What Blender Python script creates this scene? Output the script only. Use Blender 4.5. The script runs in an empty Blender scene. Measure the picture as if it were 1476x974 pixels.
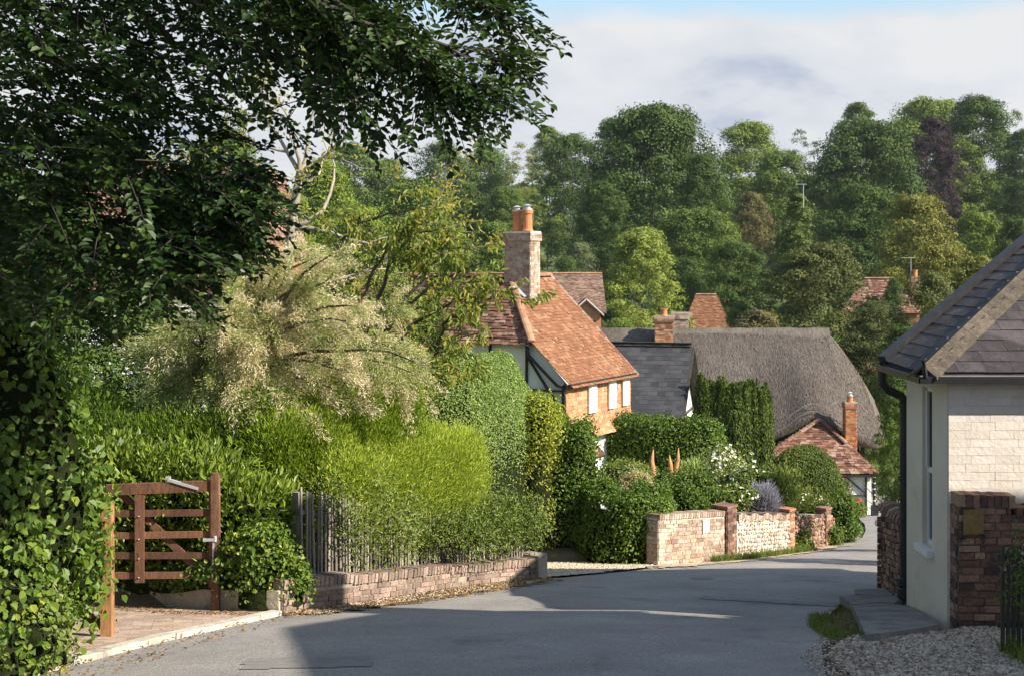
import bpy, math, random
import numpy as np
from mathutils import Vector, Matrix

random.seed(7)
rng = np.random.default_rng(7)
S = bpy.context.scene
COL = S.collection
F = 1900.0            # focal length in pixels of the 1476 px wide photograph

# ------------------------------------------------------------------ camera, sky, sun, exposure
cam = bpy.data.cameras.new('camera')
cam_ob = bpy.data.objects.new('camera', cam)
COL.objects.link(cam_ob)
cam.sensor_width = 36.0
cam.lens = F / 1476 * 36
cam.shift_y = -(487 - 370) / 1476
cam.clip_start = 0.1
cam.clip_end = 6000
cam_ob.location = (0, 0, 0)
cam_ob.rotation_euler = (math.radians(90), 0, 0)
S.camera = cam_ob
S.render.resolution_x = 1024
S.render.resolution_y = 675

SUN_EL = math.radians(35)
SUN_AZ = math.radians(25)      # the sun stands to the right, this far behind the camera
sd = Vector((math.cos(SUN_AZ) * math.cos(SUN_EL), -math.sin(SUN_AZ) * math.cos(SUN_EL), math.sin(SUN_EL)))
sun = bpy.data.lights.new('sun', 'SUN')
sun.energy = 5.0
sun.angle = math.radians(0.53)
sun.color = (1.0, 0.90, 0.76)
sun_ob = bpy.data.objects.new('sun', sun)
COL.objects.link(sun_ob)
sun_ob.rotation_euler = sd.to_track_quat('Z', 'Y').to_euler()

world = bpy.data.worlds.new('World')
S.world = world
world.use_nodes = True
nt = world.node_tree
nt.nodes.clear()
def wn(t, **k):
    n = nt.nodes.new(t)
    for a, b in k.items():
        setattr(n, a, b)
    return n
sky = wn('ShaderNodeTexSky', sky_type='NISHITA', sun_disc=False)
sky.sun_elevation = SUN_EL
sky.sun_rotation = math.atan2(sd.x, sd.y)
sky.air_density = 1.2
sky.dust_density = 0.8
tc = wn('ShaderNodeTexCoord')
mp = wn('ShaderNodeMapping')
mp.inputs['Scale'].default_value = (1.0, 1.0, 2.0)
mp.inputs['Location'].default_value = (3.1, 0.4, 0.55)
n1 = wn('ShaderNodeTexNoise'); n1.inputs['Scale'].default_value = 3.4; n1.inputs['Detail'].default_value = 8; n1.inputs['Roughness'].default_value = 0.55
n2 = wn('ShaderNodeTexNoise'); n2.inputs['Scale'].default_value = 6.0; n2.inputs['Detail'].default_value = 9; n2.inputs['Roughness'].default_value = 0.52
n2.inputs['Distortion'].default_value = 0.15
sep = wn('ShaderNodeSeparateXYZ')
el = wn('ShaderNodeMapRange'); el.inputs[1].default_value = 0.155; el.inputs[2].default_value = 0.195; el.inputs[3].default_value = 0.34; el.inputs[4].default_value = -0.06
ad = wn('ShaderNodeMath', operation='ADD')
cr = wn('ShaderNodeValToRGB')
cr.color_ramp.elements[0].position = 0.46; cr.color_ramp.elements[0].color = (0, 0, 0, 1)
cr.color_ramp.elements[1].position = 0.62; cr.color_ramp.elements[1].color = (1, 1, 1, 1)
cc = wn('ShaderNodeValToRGB')
cc.color_ramp.elements[0].position = 0.40; cc.color_ramp.elements[0].color = (0.47, 0.53, 0.65, 1)
cc.color_ramp.elements[1].position = 0.60; cc.color_ramp.elements[1].color = (0.79, 0.80, 0.815, 1)
e = cc.color_ramp.elements.new(0.48); e.color = (0.68, 0.71, 0.77, 1)
bgs = wn('ShaderNodeBackground'); bgs.inputs['Strength'].default_value = 0.105
bgc = wn('ShaderNodeBackground'); bgc.inputs['Strength'].default_value = 0.56
mx = wn('ShaderNodeMixShader')
wo = wn('ShaderNodeOutputWorld')
lk = nt.links.new
lk(tc.outputs['Generated'], mp.inputs['Vector'])
lk(mp.outputs[0], n1.inputs['Vector']); lk(mp.outputs[0], n2.inputs['Vector'])
lk(tc.outputs['Generated'], sep.inputs[0])
lk(sep.outputs['Z'], el.inputs[0])
lk(n1.outputs['Fac'], ad.inputs[0]); lk(el.outputs[0], ad.inputs[1])
lk(ad.outputs[0], cr.inputs[0])
lk(n2.outputs['Fac'], cc.inputs[0]); lk(cc.outputs[0], bgc.inputs['Color'])
lk(sky.outputs[0], bgs.inputs['Color'])
lk(cr.outputs[0], mx.inputs[0]); lk(bgs.outputs[0], mx.inputs[1]); lk(bgc.outputs[0], mx.inputs[2])
lk(mx.outputs[0], wo.inputs['Surface'])

S.view_settings.view_transform = 'Standard'
S.view_settings.look = 'None'
S.view_settings.gamma = 1
S.view_settings.use_curve_mapping = False
S.view_settings.exposure = 0.90
S.render.engine = 'CYCLES'
S.cycles.use_denoising = True
S.cycles.max_bounces = 6
S.cycles.diffuse_bounces = 3
S.cycles.glossy_bounces = 2
S.cycles.transmission_bounces = 4
S.cycles.transparent_max_bounces = 8
S.cycles.caustics_reflective = False
S.cycles.caustics_refractive = False

# ------------------------------------------------------------------ ground shape and pixel helpers
def sm(a, b, x):
    t = np.clip((np.asarray(x, float) - a) / (b - a), 0, 1)
    return t * t * (3 - 2 * t)
_gy = np.array([-40, 0, 46, 52, 60, 75, 120, 160, 220, 300, 400, 600, 900, 5000], float)
_gz = np.array([5.0, -1.6, -9.19, -9.95, -10.3, -10.5, -10.4, -8.6, -4.0, 2.2, 8.0, 15, 16, -40], float)
def g(Y):
    return np.interp(Y, _gy, _gz)
def gz(Y):
    return float(g(Y))
def W(px, py, Y):
    return Vector(((px - 738) / F * Y, Y, (370 - py) / F * Y))
def GX(px, Y):
    return (px - 738) / F * Y
def ZY(py, Y):
    return (370 - py) / F * Y
def YG(py):                       # depth of a point of the street plane seen on this row
    return 3040.0 / (py - 683)
def waves(seed, n=7):
    r = np.random.default_rng(seed)
    d = r.normal(size=(n, 3)); d /= np.linalg.norm(d, axis=1)[:, None]
    return d * r.uniform(0.6, 1.7, (n, 1)), r.uniform(0, 6.28, n)
def nz(P, f, seed=0):
    d, ph = waves(seed)
    P = np.asarray(P, float)
    q = P + 0.35 / f * np.sin(P[..., [1, 2, 0]] * f * 1.7 + seed)
    return np.sin(q @ (d.T * f) + ph).sum(-1) / 3.2

# ------------------------------------------------------------------ objects, tags
def tag(o, label=None, cat=None, group=None, kind=None):
    if label: o['label'] = label
    if cat: o['category'] = cat
    if group: o['group'] = group
    if kind: o['kind'] = kind
    return o
def empty(name, loc, label, cat, group=None, rz=0):
    o = bpy.data.objects.new(name, None)
    o.location = loc; o.rotation_euler = (0, 0, rz); o.empty_display_size = 0.3
    COL.objects.link(o)
    return tag(o, label, cat, group)
def link(o, parent=None):
    COL.objects.link(o)
    if parent is not None:
        o.parent = parent
        # meshes are written in world coordinates: keep them there under a placed parent
        M_ = Matrix.LocRotScale(parent.location, parent.rotation_euler, parent.scale)
        q = parent.parent
        if q is not None:
            pm = Matrix.LocRotScale(q.location, q.rotation_euler, q.scale)
            o.matrix_parent_inverse = (pm @ parent.matrix_parent_inverse @ M_).inverted()
        else:
            o.matrix_parent_inverse = M_.inverted()
    return o
def raw_mesh(name, V, FL, FT, val=None, dom='FACE', mats=(), midx=None, smooth=False, uv=True):
    """V (n,3) vertices, FL flat loop list, FT loop totals."""
    me = bpy.data.meshes.new(name)
    V = np.ascontiguousarray(V, dtype=np.float32)
    FL = np.ascontiguousarray(FL, dtype=np.int32); FT = np.ascontiguousarray(FT, dtype=np.int32)
    me.vertices.add(len(V)); me.vertices.foreach_set('co', V.ravel())
    me.loops.add(len(FL)); me.loops.foreach_set('vertex_index', FL)
    me.polygons.add(len(FT))
    ls = np.concatenate(([0], np.cumsum(FT)[:-1])).astype(np.int32)
    me.polygons.foreach_set('loop_start', ls)
    me.update(calc_edges=True)
    if val is not None:
        a = me.attributes.new('v', 'FLOAT', dom)
        a.data.foreach_set('value', np.ascontiguousarray(val, dtype=np.float32))
    if midx is not None:
        me.polygons.foreach_set('material_index', np.ascontiguousarray(midx, dtype=np.int32))
    me.polygons.foreach_set('use_smooth', np.full(len(FT), bool(smooth)))
    if uv:
        n = np.zeros(len(FT) * 3, dtype=np.float32); me.polygons.foreach_get('normal', n); n = n.reshape(-1, 3)
        t = np.stack([-n[:, 1], n[:, 0], np.zeros(len(n))], 1)
        L = np.linalg.norm(t, axis=1); flat = L < 0.05
        t[flat] = (1, 0, 0); L[flat] = 1; t /= L[:, None]
        b = np.cross(n, t)
        fi = np.repeat(np.arange(len(FT)), FT)
        P = V[FL]
        u = (P * t[fi]).sum(1); w = (P * b[fi]).sum(1)
        layer = me.uv_layers.new(name='UVMap')
        layer.data.foreach_set('uv', np.stack([u, w], 1).astype(np.float32).ravel())
    for m in mats:
        me.materials.append(m)
    return me

class MB:
    def __init__(s):
        s.v = []; s.f = []; s.val = []; s.m = []
    def add(s, vs, fs, val=0.5, m=0):
        o = len(s.v); s.v.extend(tuple(x) for x in vs)
        for f in fs:
            s.f.append([i + o for i in f]); s.val.append(val); s.m.append(m)
        return s
    def frame_box(s, c, ux, uy, uz, hx, hy, hz, val=0.5, m=0, skip=()):
        c = Vector(c); ux = Vector(ux) * hx; uy = Vector(uy) * hy; uz = Vector(uz) * hz
        vs = [c + a * ux + b * uy + d * uz for d in (-1, 1) for b in (-1, 1) for a in (-1, 1)]
        fs = {'-z': (0, 2, 3, 1), '+z': (4, 5, 7, 6), '-y': (0, 1, 5, 4), '+y': (2, 6, 7, 3), '-x': (0, 4, 6, 2), '+x': (1, 3, 7, 5)}
        return s.add(vs, [f for k, f in fs.items() if k not in skip], val, m)
    def box(s, a, b, val=0.5, m=0):
        a = Vector(a); b = Vector(b); c = (a + b) / 2; h = (b - a) / 2
        return s.frame_box(c, (1, 0, 0), (0, 1, 0), (0, 0, 1), abs(h.x), abs(h.y), abs(h.z), val, m)
    def beam(s, p, q, w, d, up=(0, 0, 1), val=0.5, m=0):
        p = Vector(p); q = Vector(q); ux = (q - p); L = ux.length; ux.normalize()
        up = Vector(up)
        uy = up.cross(ux)
        if uy.length < 1e-4: uy = Vector((1, 0, 0)).cross(ux)
        uy.normalize(); uz = ux.cross(uy)
        return s.frame_box((p + q) / 2, ux, uy, uz, L / 2, w / 2, d / 2, val, m)
    def tube(s, pts, rad, n=6, val=0.5, m=0, cap=True):
        pts = [Vector(p) for p in pts]
        if not hasattr(rad, '__len__'): rad = [rad] * len(pts)
        rings = []
        for i, p in enumerate(pts):
            d = (pts[min(i + 1, len(pts) - 1)] - pts[max(i - 1, 0)])
            if d.length < 1e-6: d = Vector((0, 0, 1))
            d.normalize()
            a = d.orthogonal() if i == 0 else (a - d * a.dot(d))
            if a.length < 1e-5: a = d.orthogonal()
            a.normalize(); b = d.cross(a)
            rings.append([p + (a * math.cos(t) + b * math.sin(t)) * rad[i] for t in [2 * math.pi * k / n for k in range(n)]])
        vs = [q for r_ in rings for q in r_]
        fs = [(i * n + k, i * n + (k + 1) % n, (i + 1) * n + (k + 1) % n, (i + 1) * n + k) for i in range(len(pts) - 1) for k in range(n)]
        if cap:
            fs.append(tuple(range(n - 1, -1, -1))); fs.append(tuple((len(pts) - 1) * n + k for k in range(n)))
        return s.add(vs, fs, val, m)
    def lathe(s, c, prof, n=16, val=0.5, m=0):
        c = Vector(c)
        vs = [c + Vector((r_ * math.cos(2 * math.pi * k / n), r_ * math.sin(2 * math.pi * k / n), z)) for r_, z in prof for k in range(n)]
        fs = [(i * n + k, i * n + (k + 1) % n, (i + 1) * n + (k + 1) % n, (i + 1) * n + k) for i in range(len(prof) - 1) for k in range(n)]
        fs.append(tuple(range(n - 1, -1, -1))); fs.append(tuple((len(prof) - 1) * n + k for k in range(n)))
        return s.add(vs, fs, val, m)
    def slab(s, pts, th, val=0.5, m=0):
        """polygon (world points) given thickness th downwards along its normal"""
        pts = [Vector(p) for p in pts]
        n = (pts[1] - pts[0]).cross(pts[2] - pts[0]).normalized()
        if n.z < 0:
            pts = pts[::-1]; n = -n
        k = len(pts); lo = [p - n * th for p in pts]
        fs = [tuple(range(k)), tuple(range(2 * k - 1, k - 1, -1))] + [(i, k + i, k + (i + 1) % k, (i + 1) % k) for i in range(k)]
        fs = [fs[0], fs[1]] + [f[::-1] for f in fs[2:]][::1]
        return s.add(pts + lo, fs, val, m)
    def build(s, name, mats, parent=None, smooth=False):
        if not isinstance(mats, (list, tuple)): mats = [mats]
        FT = np.array([len(f) for f in s.f]); FL = np.concatenate([np.array(f) for f in s.f])
        me = raw_mesh(name, np.array([tuple(v) for v in s.v]), FL, FT, np.array(s.val), 'FACE', mats, s.m, smooth)
        o = bpy.data.objects.new(name, me)
        return link(o, parent)

# ------------------------------------------------------------------ materials
def ramp(nt, cols, pos=None, interp='LINEAR'):
    n = nt.nodes.new('ShaderNodeValToRGB'); r = n.color_ramp; r.interpolation = interp
    k = len(cols)
    while len(r.elements) < k: r.elements.new(0.5)
    for i, c in enumerate(cols):
        r.elements[i].position = (pos[i] if pos else (i / (k - 1) if k > 1 else 0)); r.elements[i].color = (*c, 1)
    return n
def mat(name, cols, rough=0.8, noise=None, noise2=None, bump=None, spec=0.3, coord='Object', attr=True, stain=None, metal=0.0, scale3=(1, 1, 1)):
    """colour ramp picked by the per-face value v, blotched by noise (scale, amount); stain=(scale, colour, lo, hi)"""
    m = bpy.data.materials.new(name); m.use_nodes = True
    t = m.node_tree; N = t.nodes; L = t.links.new
    b = N['Principled BSDF']; b.inputs['Roughness'].default_value = rough; b.inputs['Specular IOR Level'].default_value = spec; b.inputs['Metallic'].default_value = metal
    co = N.new('ShaderNodeTexCoord'); mpp = N.new('ShaderNodeMapping'); mpp.inputs['Scale'].default_value = scale3
    L(co.outputs[coord], mpp.inputs['Vector']); vec = mpp.outputs[0]
    src = None
    if attr:
        a = N.new('ShaderNodeAttribute'); a.attribute_name = 'v'; src = a.outputs['Fac']
    if noise:
        n = N.new('ShaderNodeTexNoise'); n.inputs['Scale'].default_value = noise[0]; n.inputs['Detail'].default_value = 6; n.inputs['Roughness'].default_value = 0.62
        L(vec, n.inputs['Vector'])
        mr = N.new('ShaderNodeMapRange'); mr.inputs[1].default_value = 0.3; mr.inputs[2].default_value = 0.7
        mr.inputs[3].default_value = -noise[1]; mr.inputs[4].default_value = noise[1]; L(n.outputs['Fac'], mr.inputs[0])
        ad = N.new('ShaderNodeMath'); ad.operation = 'ADD'
        if src is None: ad.inputs[0].default_value = 0.5
        else: L(src, ad.inputs[0])
        L(mr.outputs[0], ad.inputs[1]); src = ad.outputs[0]
    r = ramp(t, cols); 
    if src is not None: L(src, r.inputs[0])
    col = r.outputs[0]
    if noise2:
        n = N.new('ShaderNodeTexNoise'); n.inputs['Scale'].default_value = noise2[0]; n.inputs['Detail'].default_value = 4
        L(vec, n.inputs['Vector'])
        mr = N.new('ShaderNodeMapRange'); mr.inputs[1].default_value = 0.3; mr.inputs[2].default_value = 0.7
        mr.inputs[3].default_value = 1 - noise2[1]; mr.inputs[4].default_value = 1 + noise2[1]; L(n.outputs['Fac'], mr.inputs[0])
        mm = N.new('ShaderNodeMix'); mm.data_type = 'RGBA'; mm.blend_type = 'MULTIPLY'; mm.inputs[0].default_value = 1
        L(col, mm.inputs[6]); L(mr.outputs[0], mm.inputs[7]); col = mm.outputs[2]
    if stain:
        for (sc_, c_, lo, hi) in (stain if isinstance(stain, list) else [stain]):
            n = N.new('ShaderNodeTexNoise'); n.inputs['Scale'].default_value = sc_; n.inputs['Detail'].default_value = 7; n.inputs['Roughness'].default_value = 0.65
            L(vec, n.inputs['Vector'])
            mr = N.new('ShaderNodeMapRange'); mr.inputs[1].default_value = lo; mr.inputs[2].default_value = hi; L(n.outputs['Fac'], mr.inputs[0])
            mm = N.new('ShaderNodeMix'); mm.data_type = 'RGBA'; mm.inputs[7].default_value = (*c_, 1)
            L(mr.outputs[0], mm.inputs[0]); L(col, mm.inputs[6]); col = mm.outputs[2]
    L(col, b.inputs['Base Color'])
    if bump:
        n = N.new('ShaderNodeTexNoise'); n.inputs['Scale'].default_value = bump[0]; n.inputs['Detail'].default_value = 5; n.inputs['Roughness'].default_value = 0.6
        L(vec, n.inputs['Vector'])
        bp = N.new('ShaderNodeBump'); bp.inputs['Strength'].default_value = bump[1]; bp.inputs['Distance'].default_value = bump[2] if len(bump) > 2 else 0.02
        L(n.outputs['Fac'], bp.inputs['Height']); L(bp.outputs[0], b.inputs['Normal'])
    return m
def leaf_mat(name, cols, rough=0.45, spec=0.35, transl=0.30, use_obj=False, tcol=(1.0, 1.1, 0.45)):
    m = bpy.data.materials.new(name); m.use_nodes = True
    t = m.node_tree; N = t.nodes; L = t.links.new
    b = N['Principled BSDF']; b.inputs['Roughness'].default_value = rough; b.inputs['Specular IOR Level'].default_value = spec
    a = N.new('ShaderNodeAttribute'); a.attribute_name = 'v'
    r = ramp(t, [(c[0] * 1.02, c[1], c[2] * 1.06) for c in cols]); L(a.outputs['Fac'], r.inputs[0]); col = r.outputs[0]
    if use_obj:
        oi = N.new('ShaderNodeObjectInfo')
        mm = N.new('ShaderNodeMix'); mm.data_type = 'RGBA'; mm.blend_type = 'MULTIPLY'; mm.inputs[0].default_value = 1
        L(oi.outputs['Color'], mm.inputs[6]); L(col, mm.inputs[7]); col = mm.outputs[2]
    L(col, b.inputs['Base Color'])
    tr = N.new('ShaderNodeBsdfTranslucent')
    tm = N.new('ShaderNodeMix'); tm.data_type = 'RGBA'; tm.blend_type = 'MULTIPLY'; tm.inputs[0].default_value = 1
    L(col, tm.inputs[6]); tm.inputs[7].default_value = (*[c * 1.5 for c in tcol], 1); L(tm.outputs[2], tr.inputs['Color'])
    ms = N.new('ShaderNodeMixShader'); ms.inputs[0].default_value = transl
    L(b.outputs[0], ms.inputs[1]); L(tr.outputs[0], ms.inputs[2]); L(ms.outputs[0], N['Material Output'].inputs['Surface'])
    return m

MT = {}
MT['asphalt'] = mat('asphalt', [(0.235, 0.22, 0.205), (0.29, 0.272, 0.255), (0.34, 0.32, 0.295)], rough=0.88, noise=(0.9, 0.5), noise2=(55, 0.38), bump=(75, 0.9, 0.012), attr=False,
                    stain=[(0.7, (0.15, 0.15, 0.165), 0.58, 0.72), (6.0, (0.33, 0.31, 0.28), 0.66, 0.78)])
_t = MT['asphalt'].node_tree; _N = _t.nodes
_vo = _N.new('ShaderNodeTexVoronoi'); _vo.feature = 'DISTANCE_TO_EDGE'; _vo.inputs['Scale'].default_value = 0.62
_tc = _N.new('ShaderNodeTexCoord'); _nn = _N.new('ShaderNodeTexNoise'); _nn.inputs['Scale'].default_value = 1.7; _nn.inputs['Detail'].default_value = 6
_mx = _N.new('ShaderNodeMix'); _mx.data_type = 'RGBA'; _mx.inputs[0].default_value = 0.35
_t.links.new(_tc.outputs['Object'], _nn.inputs['Vector']); _t.links.new(_tc.outputs['Object'], _mx.inputs[6]); _t.links.new(_nn.outputs['Color'], _mx.inputs[7]); _t.links.new(_mx.outputs[2], _vo.inputs['Vector'])
_mr = _N.new('ShaderNodeMapRange'); _mr.inputs[1].default_value = 0.002; _mr.inputs[2].default_value = 0.010; _mr.inputs[3].default_value = 0.16; _mr.inputs[4].default_value = 0.0; _t.links.new(_vo.outputs['Distance'], _mr.inputs[0])
_b = _N['Principled BSDF']; _src = _b.inputs['Base Color'].links[0].from_socket
_m2 = _N.new('ShaderNodeMix'); _m2.data_type = 'RGBA'; _m2.inputs[7].default_value = (0.07, 0.07, 0.075, 1); _t.links.new(_mr.outputs[0], _m2.inputs[0]); _t.links.new(_src, _m2.inputs[6]); _t.links.new(_m2.outputs[2], _b.inputs['Base Color'])
MT['pebble_pale'] = mat('pale_pebble', [(0.34, 0.27, 0.19), (0.52, 0.44, 0.33), (0.66, 0.58, 0.46)], rough=0.85, attr=True)
MT['patch'] = mat('asphalt_patch', [(0.19, 0.18, 0.172), (0.27, 0.255, 0.24)], rough=0.85, noise=(9, 0.5), bump=(90, 0.7, 0.01), attr=False)
MT['soil'] = mat('soil', [(0.12, 0.085, 0.05), (0.20, 0.15, 0.09), (0.30, 0.24, 0.16)], rough=0.95, noise=(2.5, 0.5), bump=(25, 0.8, 0.03), attr=False)
MT['gravel'] = mat('gravel', [(0.36, 0.29, 0.20), (0.52, 0.43, 0.31), (0.62, 0.53, 0.40)], rough=0.95, noise=(30, 0.6), noise2=(1.5, 0.12), bump=(60, 1.0, 0.02), attr=False)
MT['terrain'] = mat('meadow', [(0.045, 0.085, 0.018), (0.10, 0.15, 0.035), (0.20, 0.20, 0.08)], rough=0.95, noise=(0.05, 0.45), noise2=(0.9, 0.35), bump=(6, 0.7, 0.1), attr=False)
MT['brick'] = mat('old_brick', [(0.20, 0.085, 0.05), (0.36, 0.16, 0.09), (0.46, 0.24, 0.14), (0.52, 0.36, 0.24)], rough=0.92, noise=(3, 0.22), noise2=(40, 0.2), bump=(50, 0.5, 0.008),
                  stain=(5, (0.5, 0.47, 0.40), 0.60, 0.75))
MT['brick_pale'] = mat('lichen_brick', [(0.25, 0.165, 0.12), (0.33, 0.24, 0.18), (0.40, 0.315, 0.245), (0.48, 0.40, 0.325)], rough=0.92, noise=(6, 0.45), noise2=(40, 0.2), bump=(50, 0.5, 0.008),
                       stain=(2.2, (0.62, 0.56, 0.46), 0.52, 0.7))
MT['brick_dark'] = mat('weathered_brick', [(0.10, 0.06, 0.05), (0.20, 0.11, 0.08), (0.30, 0.17, 0.115), (0.38, 0.26, 0.17)], rough=0.9, noise=(3, 0.35), noise2=(30, 0.25), bump=(40, 0.8, 0.01),
                       stain=[(4, (0.04, 0.035, 0.04), 0.55, 0.66), (11, (0.42, 0.36, 0.33), 0.62, 0.72)])
MT['brick_orange'] = mat('orange_brick', [(0.26, 0.09, 0.045), (0.38, 0.15, 0.075), (0.46, 0.23, 0.12)], rough=0.9, noise=(4, 0.3), noise2=(40, 0.2), bump=(50, 0.5, 0.008))
MT['brick_low'] = mat('pinkish_brick', [(0.20, 0.145, 0.118), (0.30, 0.215, 0.175), (0.38, 0.285, 0.235)], rough=0.92, noise=(3, 0.5), noise2=(35, 0.3), bump=(40, 0.9, 0.01),
                      stain=[(2.6, (0.15, 0.125, 0.10), 0.50, 0.68), (7, (0.55, 0.48, 0.38), 0.62, 0.74)])
MT['mortar'] = mat('mortar', [(0.26, 0.22, 0.18), (0.42, 0.37, 0.30)], rough=0.95, noise=(8, 0.5), bump=(60, 0.6, 0.01), attr=False)
MT['mortar_dark'] = mat('mortar_dark', [(0.09, 0.075, 0.065), (0.20, 0.17, 0.14)], rough=0.95, noise=(8, 0.5), bump=(60, 0.6, 0.01), attr=False)
MT['mortar_pale'] = mat('mortar_pale', [(0.48, 0.43, 0.36), (0.66, 0.60, 0.52)], rough=0.95, noise=(8, 0.5), bump=(60, 0.6, 0.01), attr=False)
MT['flint'] = mat('flint', [(0.28, 0.24, 0.19), (0.48, 0.41, 0.32), (0.66, 0.58, 0.47), (0.72, 0.66, 0.56)], rough=0.85, noise=(14, 0.35), noise2=(50, 0.2), bump=(30, 1.0, 0.02), attr=True)
MT['cream'] = mat('cream_paint', [(0.62, 0.55, 0.44), (0.70, 0.64, 0.53)], rough=0.7, noise=(2.5, 0.5), bump=(18, 0.25, 0.01), attr=False, stain=[(3.0, (0.50, 0.45, 0.35), 0.60, 0.80)])
MT['white_brick'] = mat('white_painted_brick', [(0.76, 0.69, 0.60), (0.80, 0.74, 0.655), (0.83, 0.78, 0.70)], rough=0.7, noise=(3, 0.3), noise2=(12, 0.04), bump=(22, 0.5, 0.012),
                        stain=[(5, (0.52, 0.47, 0.42), 0.64, 0.8)])
MT['white'] = mat('white_paint', [(0.70, 0.70, 0.68), (0.80, 0.80, 0.78)], rough=0.5, noise=(4, 0.4), attr=False)
MT['limewash'] = mat('limewash', [(0.80, 0.79, 0.76), (0.86, 0.85, 0.83)], rough=0.8, noise=(3, 0.5), bump=(12, 0.3, 0.01), attr=False)
MT['timber'] = mat('black_timber', [(0.03, 0.028, 0.026), (0.07, 0.06, 0.055)], rough=0.8, noise=(6, 0.5), bump=(30, 0.4, 0.01), attr=False)
MT['black'] = mat('black_iron', [(0.012, 0.012, 0.014), (0.03, 0.03, 0.032)], rough=0.42, noise=(8, 0.5), attr=False, spec=0.5)
MT['gutter_grey'] = mat('gutter_top', [(0.22, 0.22, 0.23), (0.33, 0.33, 0.34)], rough=0.5, noise=(6, 0.5), attr=False, spec=0.5)
MT['lead'] = mat('lead', [(0.22, 0.25, 0.30), (0.36, 0.39, 0.44)], rough=0.5, noise=(9, 0.5), attr=False)
MT['tile'] = mat('clay_tile', [(0.175, 0.082, 0.044), (0.205, 0.093, 0.047), (0.23, 0.105, 0.053), (0.29, 0.15, 0.085)], rough=0.9, noise=(1.2, 0.25), noise2=(25, 0.22), bump=(60, 0.5, 0.008),
                 stain=[(2.3, (0.42, 0.33, 0.22), 0.58, 0.76), (8, (0.09, 0.07, 0.045), 0.66, 0.76)])
MT['tile_old'] = mat('mossy_tile', [(0.09, 0.045, 0.035), (0.17, 0.08, 0.055), (0.25, 0.125, 0.085), (0.34, 0.25, 0.19)], rough=0.92, noise=(1.2, 0.25), noise2=(25, 0.25), bump=(60, 0.5, 0.008),
                     stain=[(3.0, (0.10, 0.09, 0.05), 0.55, 0.7), (9, (0.50, 0.42, 0.34), 0.62, 0.72)])
MT['tile_hung'] = mat('hung_tile', [(0.34, 0.165, 0.085), (0.40, 0.205, 0.105), (0.45, 0.25, 0.135), (0.52, 0.33, 0.20)], rough=0.9, noise=(1.5, 0.25), noise2=(25, 0.18), bump=(60, 0.4, 0.008))
MT['tile_brown'] = mat('brown_tile', [(0.13, 0.08, 0.06), (0.21, 0.135, 0.10), (0.28, 0.19, 0.14)], rough=0.9, noise=(0.8, 0.3), noise2=(12, 0.2), bump=(20, 0.5, 0.02),
                       stain=(1.2, (0.22, 0.20, 0.12), 0.58, 0.75))
MT['slate'] = mat('slate_blue_black', [(0.036, 0.036, 0.039), (0.050, 0.050, 0.054), (0.070, 0.070, 0.076)], rough=0.6, noise=(2, 0.3), noise2=(20, 0.2), bump=(30, 0.4, 0.008), spec=0.4,
                  stain=(12, (0.24, 0.24, 0.22), 0.70, 0.78))
MT['slate_stone'] = mat('slate_purple', [(0.028, 0.023, 0.025), (0.040, 0.033, 0.035), (0.056, 0.047, 0.049)], rough=0.75, noise=(2.5, 0.3), noise2=(20, 0.2), bump=(26, 0.7, 0.01), spec=0.4,
                        stain=[(15, (0.45, 0.42, 0.38), 0.70, 0.76), (2, (0.10, 0.08, 0.085), 0.5, 0.7)])
MT['ridge'] = mat('lichened_ridge', [(0.06, 0.05, 0.038), (0.095, 0.078, 0.06), (0.135, 0.112, 0.085)], rough=0.95, noise=(7, 0.5), noise2=(30, 0.3), bump=(40, 1.0, 0.012), attr=True,
                  stain=[(24, (0.34, 0.31, 0.26), 0.66, 0.74), (9, (0.07, 0.06, 0.05), 0.62, 0.72)])
MT['ridge_tile'] = mat('ridge_tile', [(0.25, 0.13, 0.08), (0.40, 0.24, 0.15)], rough=0.95, noise=(7, 0.5), bump=(40, 0.6, 0.01), attr=True)
MT['concrete'] = mat('rendered_concrete', [(0.40, 0.35, 0.28), (0.55, 0.49, 0.40)], rough=0.95, noise=(3, 0.5), noise2=(20, 0.15), bump=(20, 0.8, 0.02), attr=False, stain=[(1.5, (0.25, 0.21, 0.15), 0.55, 0.72)])
MT['kerb'] = mat('kerb_stone', [(0.40, 0.37, 0.31), (0.55, 0.51, 0.44)], rough=0.95, noise=(5, 0.5), noise2=(30, 0.2), bump=(30, 0.8, 0.01), stain=(3, (0.22, 0.18, 0.13), 0.56, 0.7))
MT['paver'] = mat('brick_paver', [(0.30, 0.22, 0.17), (0.40, 0.30, 0.235), (0.47, 0.37, 0.29)], rough=0.95, noise=(2, 0.4), noise2=(30, 0.2), bump=(40, 0.6, 0.01), stain=(1.3, (0.22, 0.17, 0.11), 0.5, 0.75))
MT['slabstone'] = mat('step_stone', [(0.12, 0.115, 0.11), (0.19, 0.18, 0.165), (0.26, 0.24, 0.215)], rough=0.9, noise=(3, 0.5), noise2=(40, 0.2), bump=(30, 0.9, 0.01), attr=False, stain=(14, (0.42, 0.40, 0.35), 0.66, 0.74))
MT['pebble'] = mat('pebble', [(0.14, 0.10, 0.07), (0.30, 0.23, 0.165), (0.45, 0.37, 0.28), (0.60, 0.53, 0.43)], rough=0.8, attr=True)
MT['wood_gate'] = mat('brown_gate_wood', [(0.10, 0.05, 0.032), (0.17, 0.085, 0.052), (0.25, 0.13, 0.08)], rough=0.7, noise=(4, 0.3), noise2=(50, 0.3), bump=(30, 0.5, 0.008), scale3=(1, 1, 0.25), stain=(2.5, (0.42, 0.22, 0.11), 0.6, 0.75))
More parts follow.
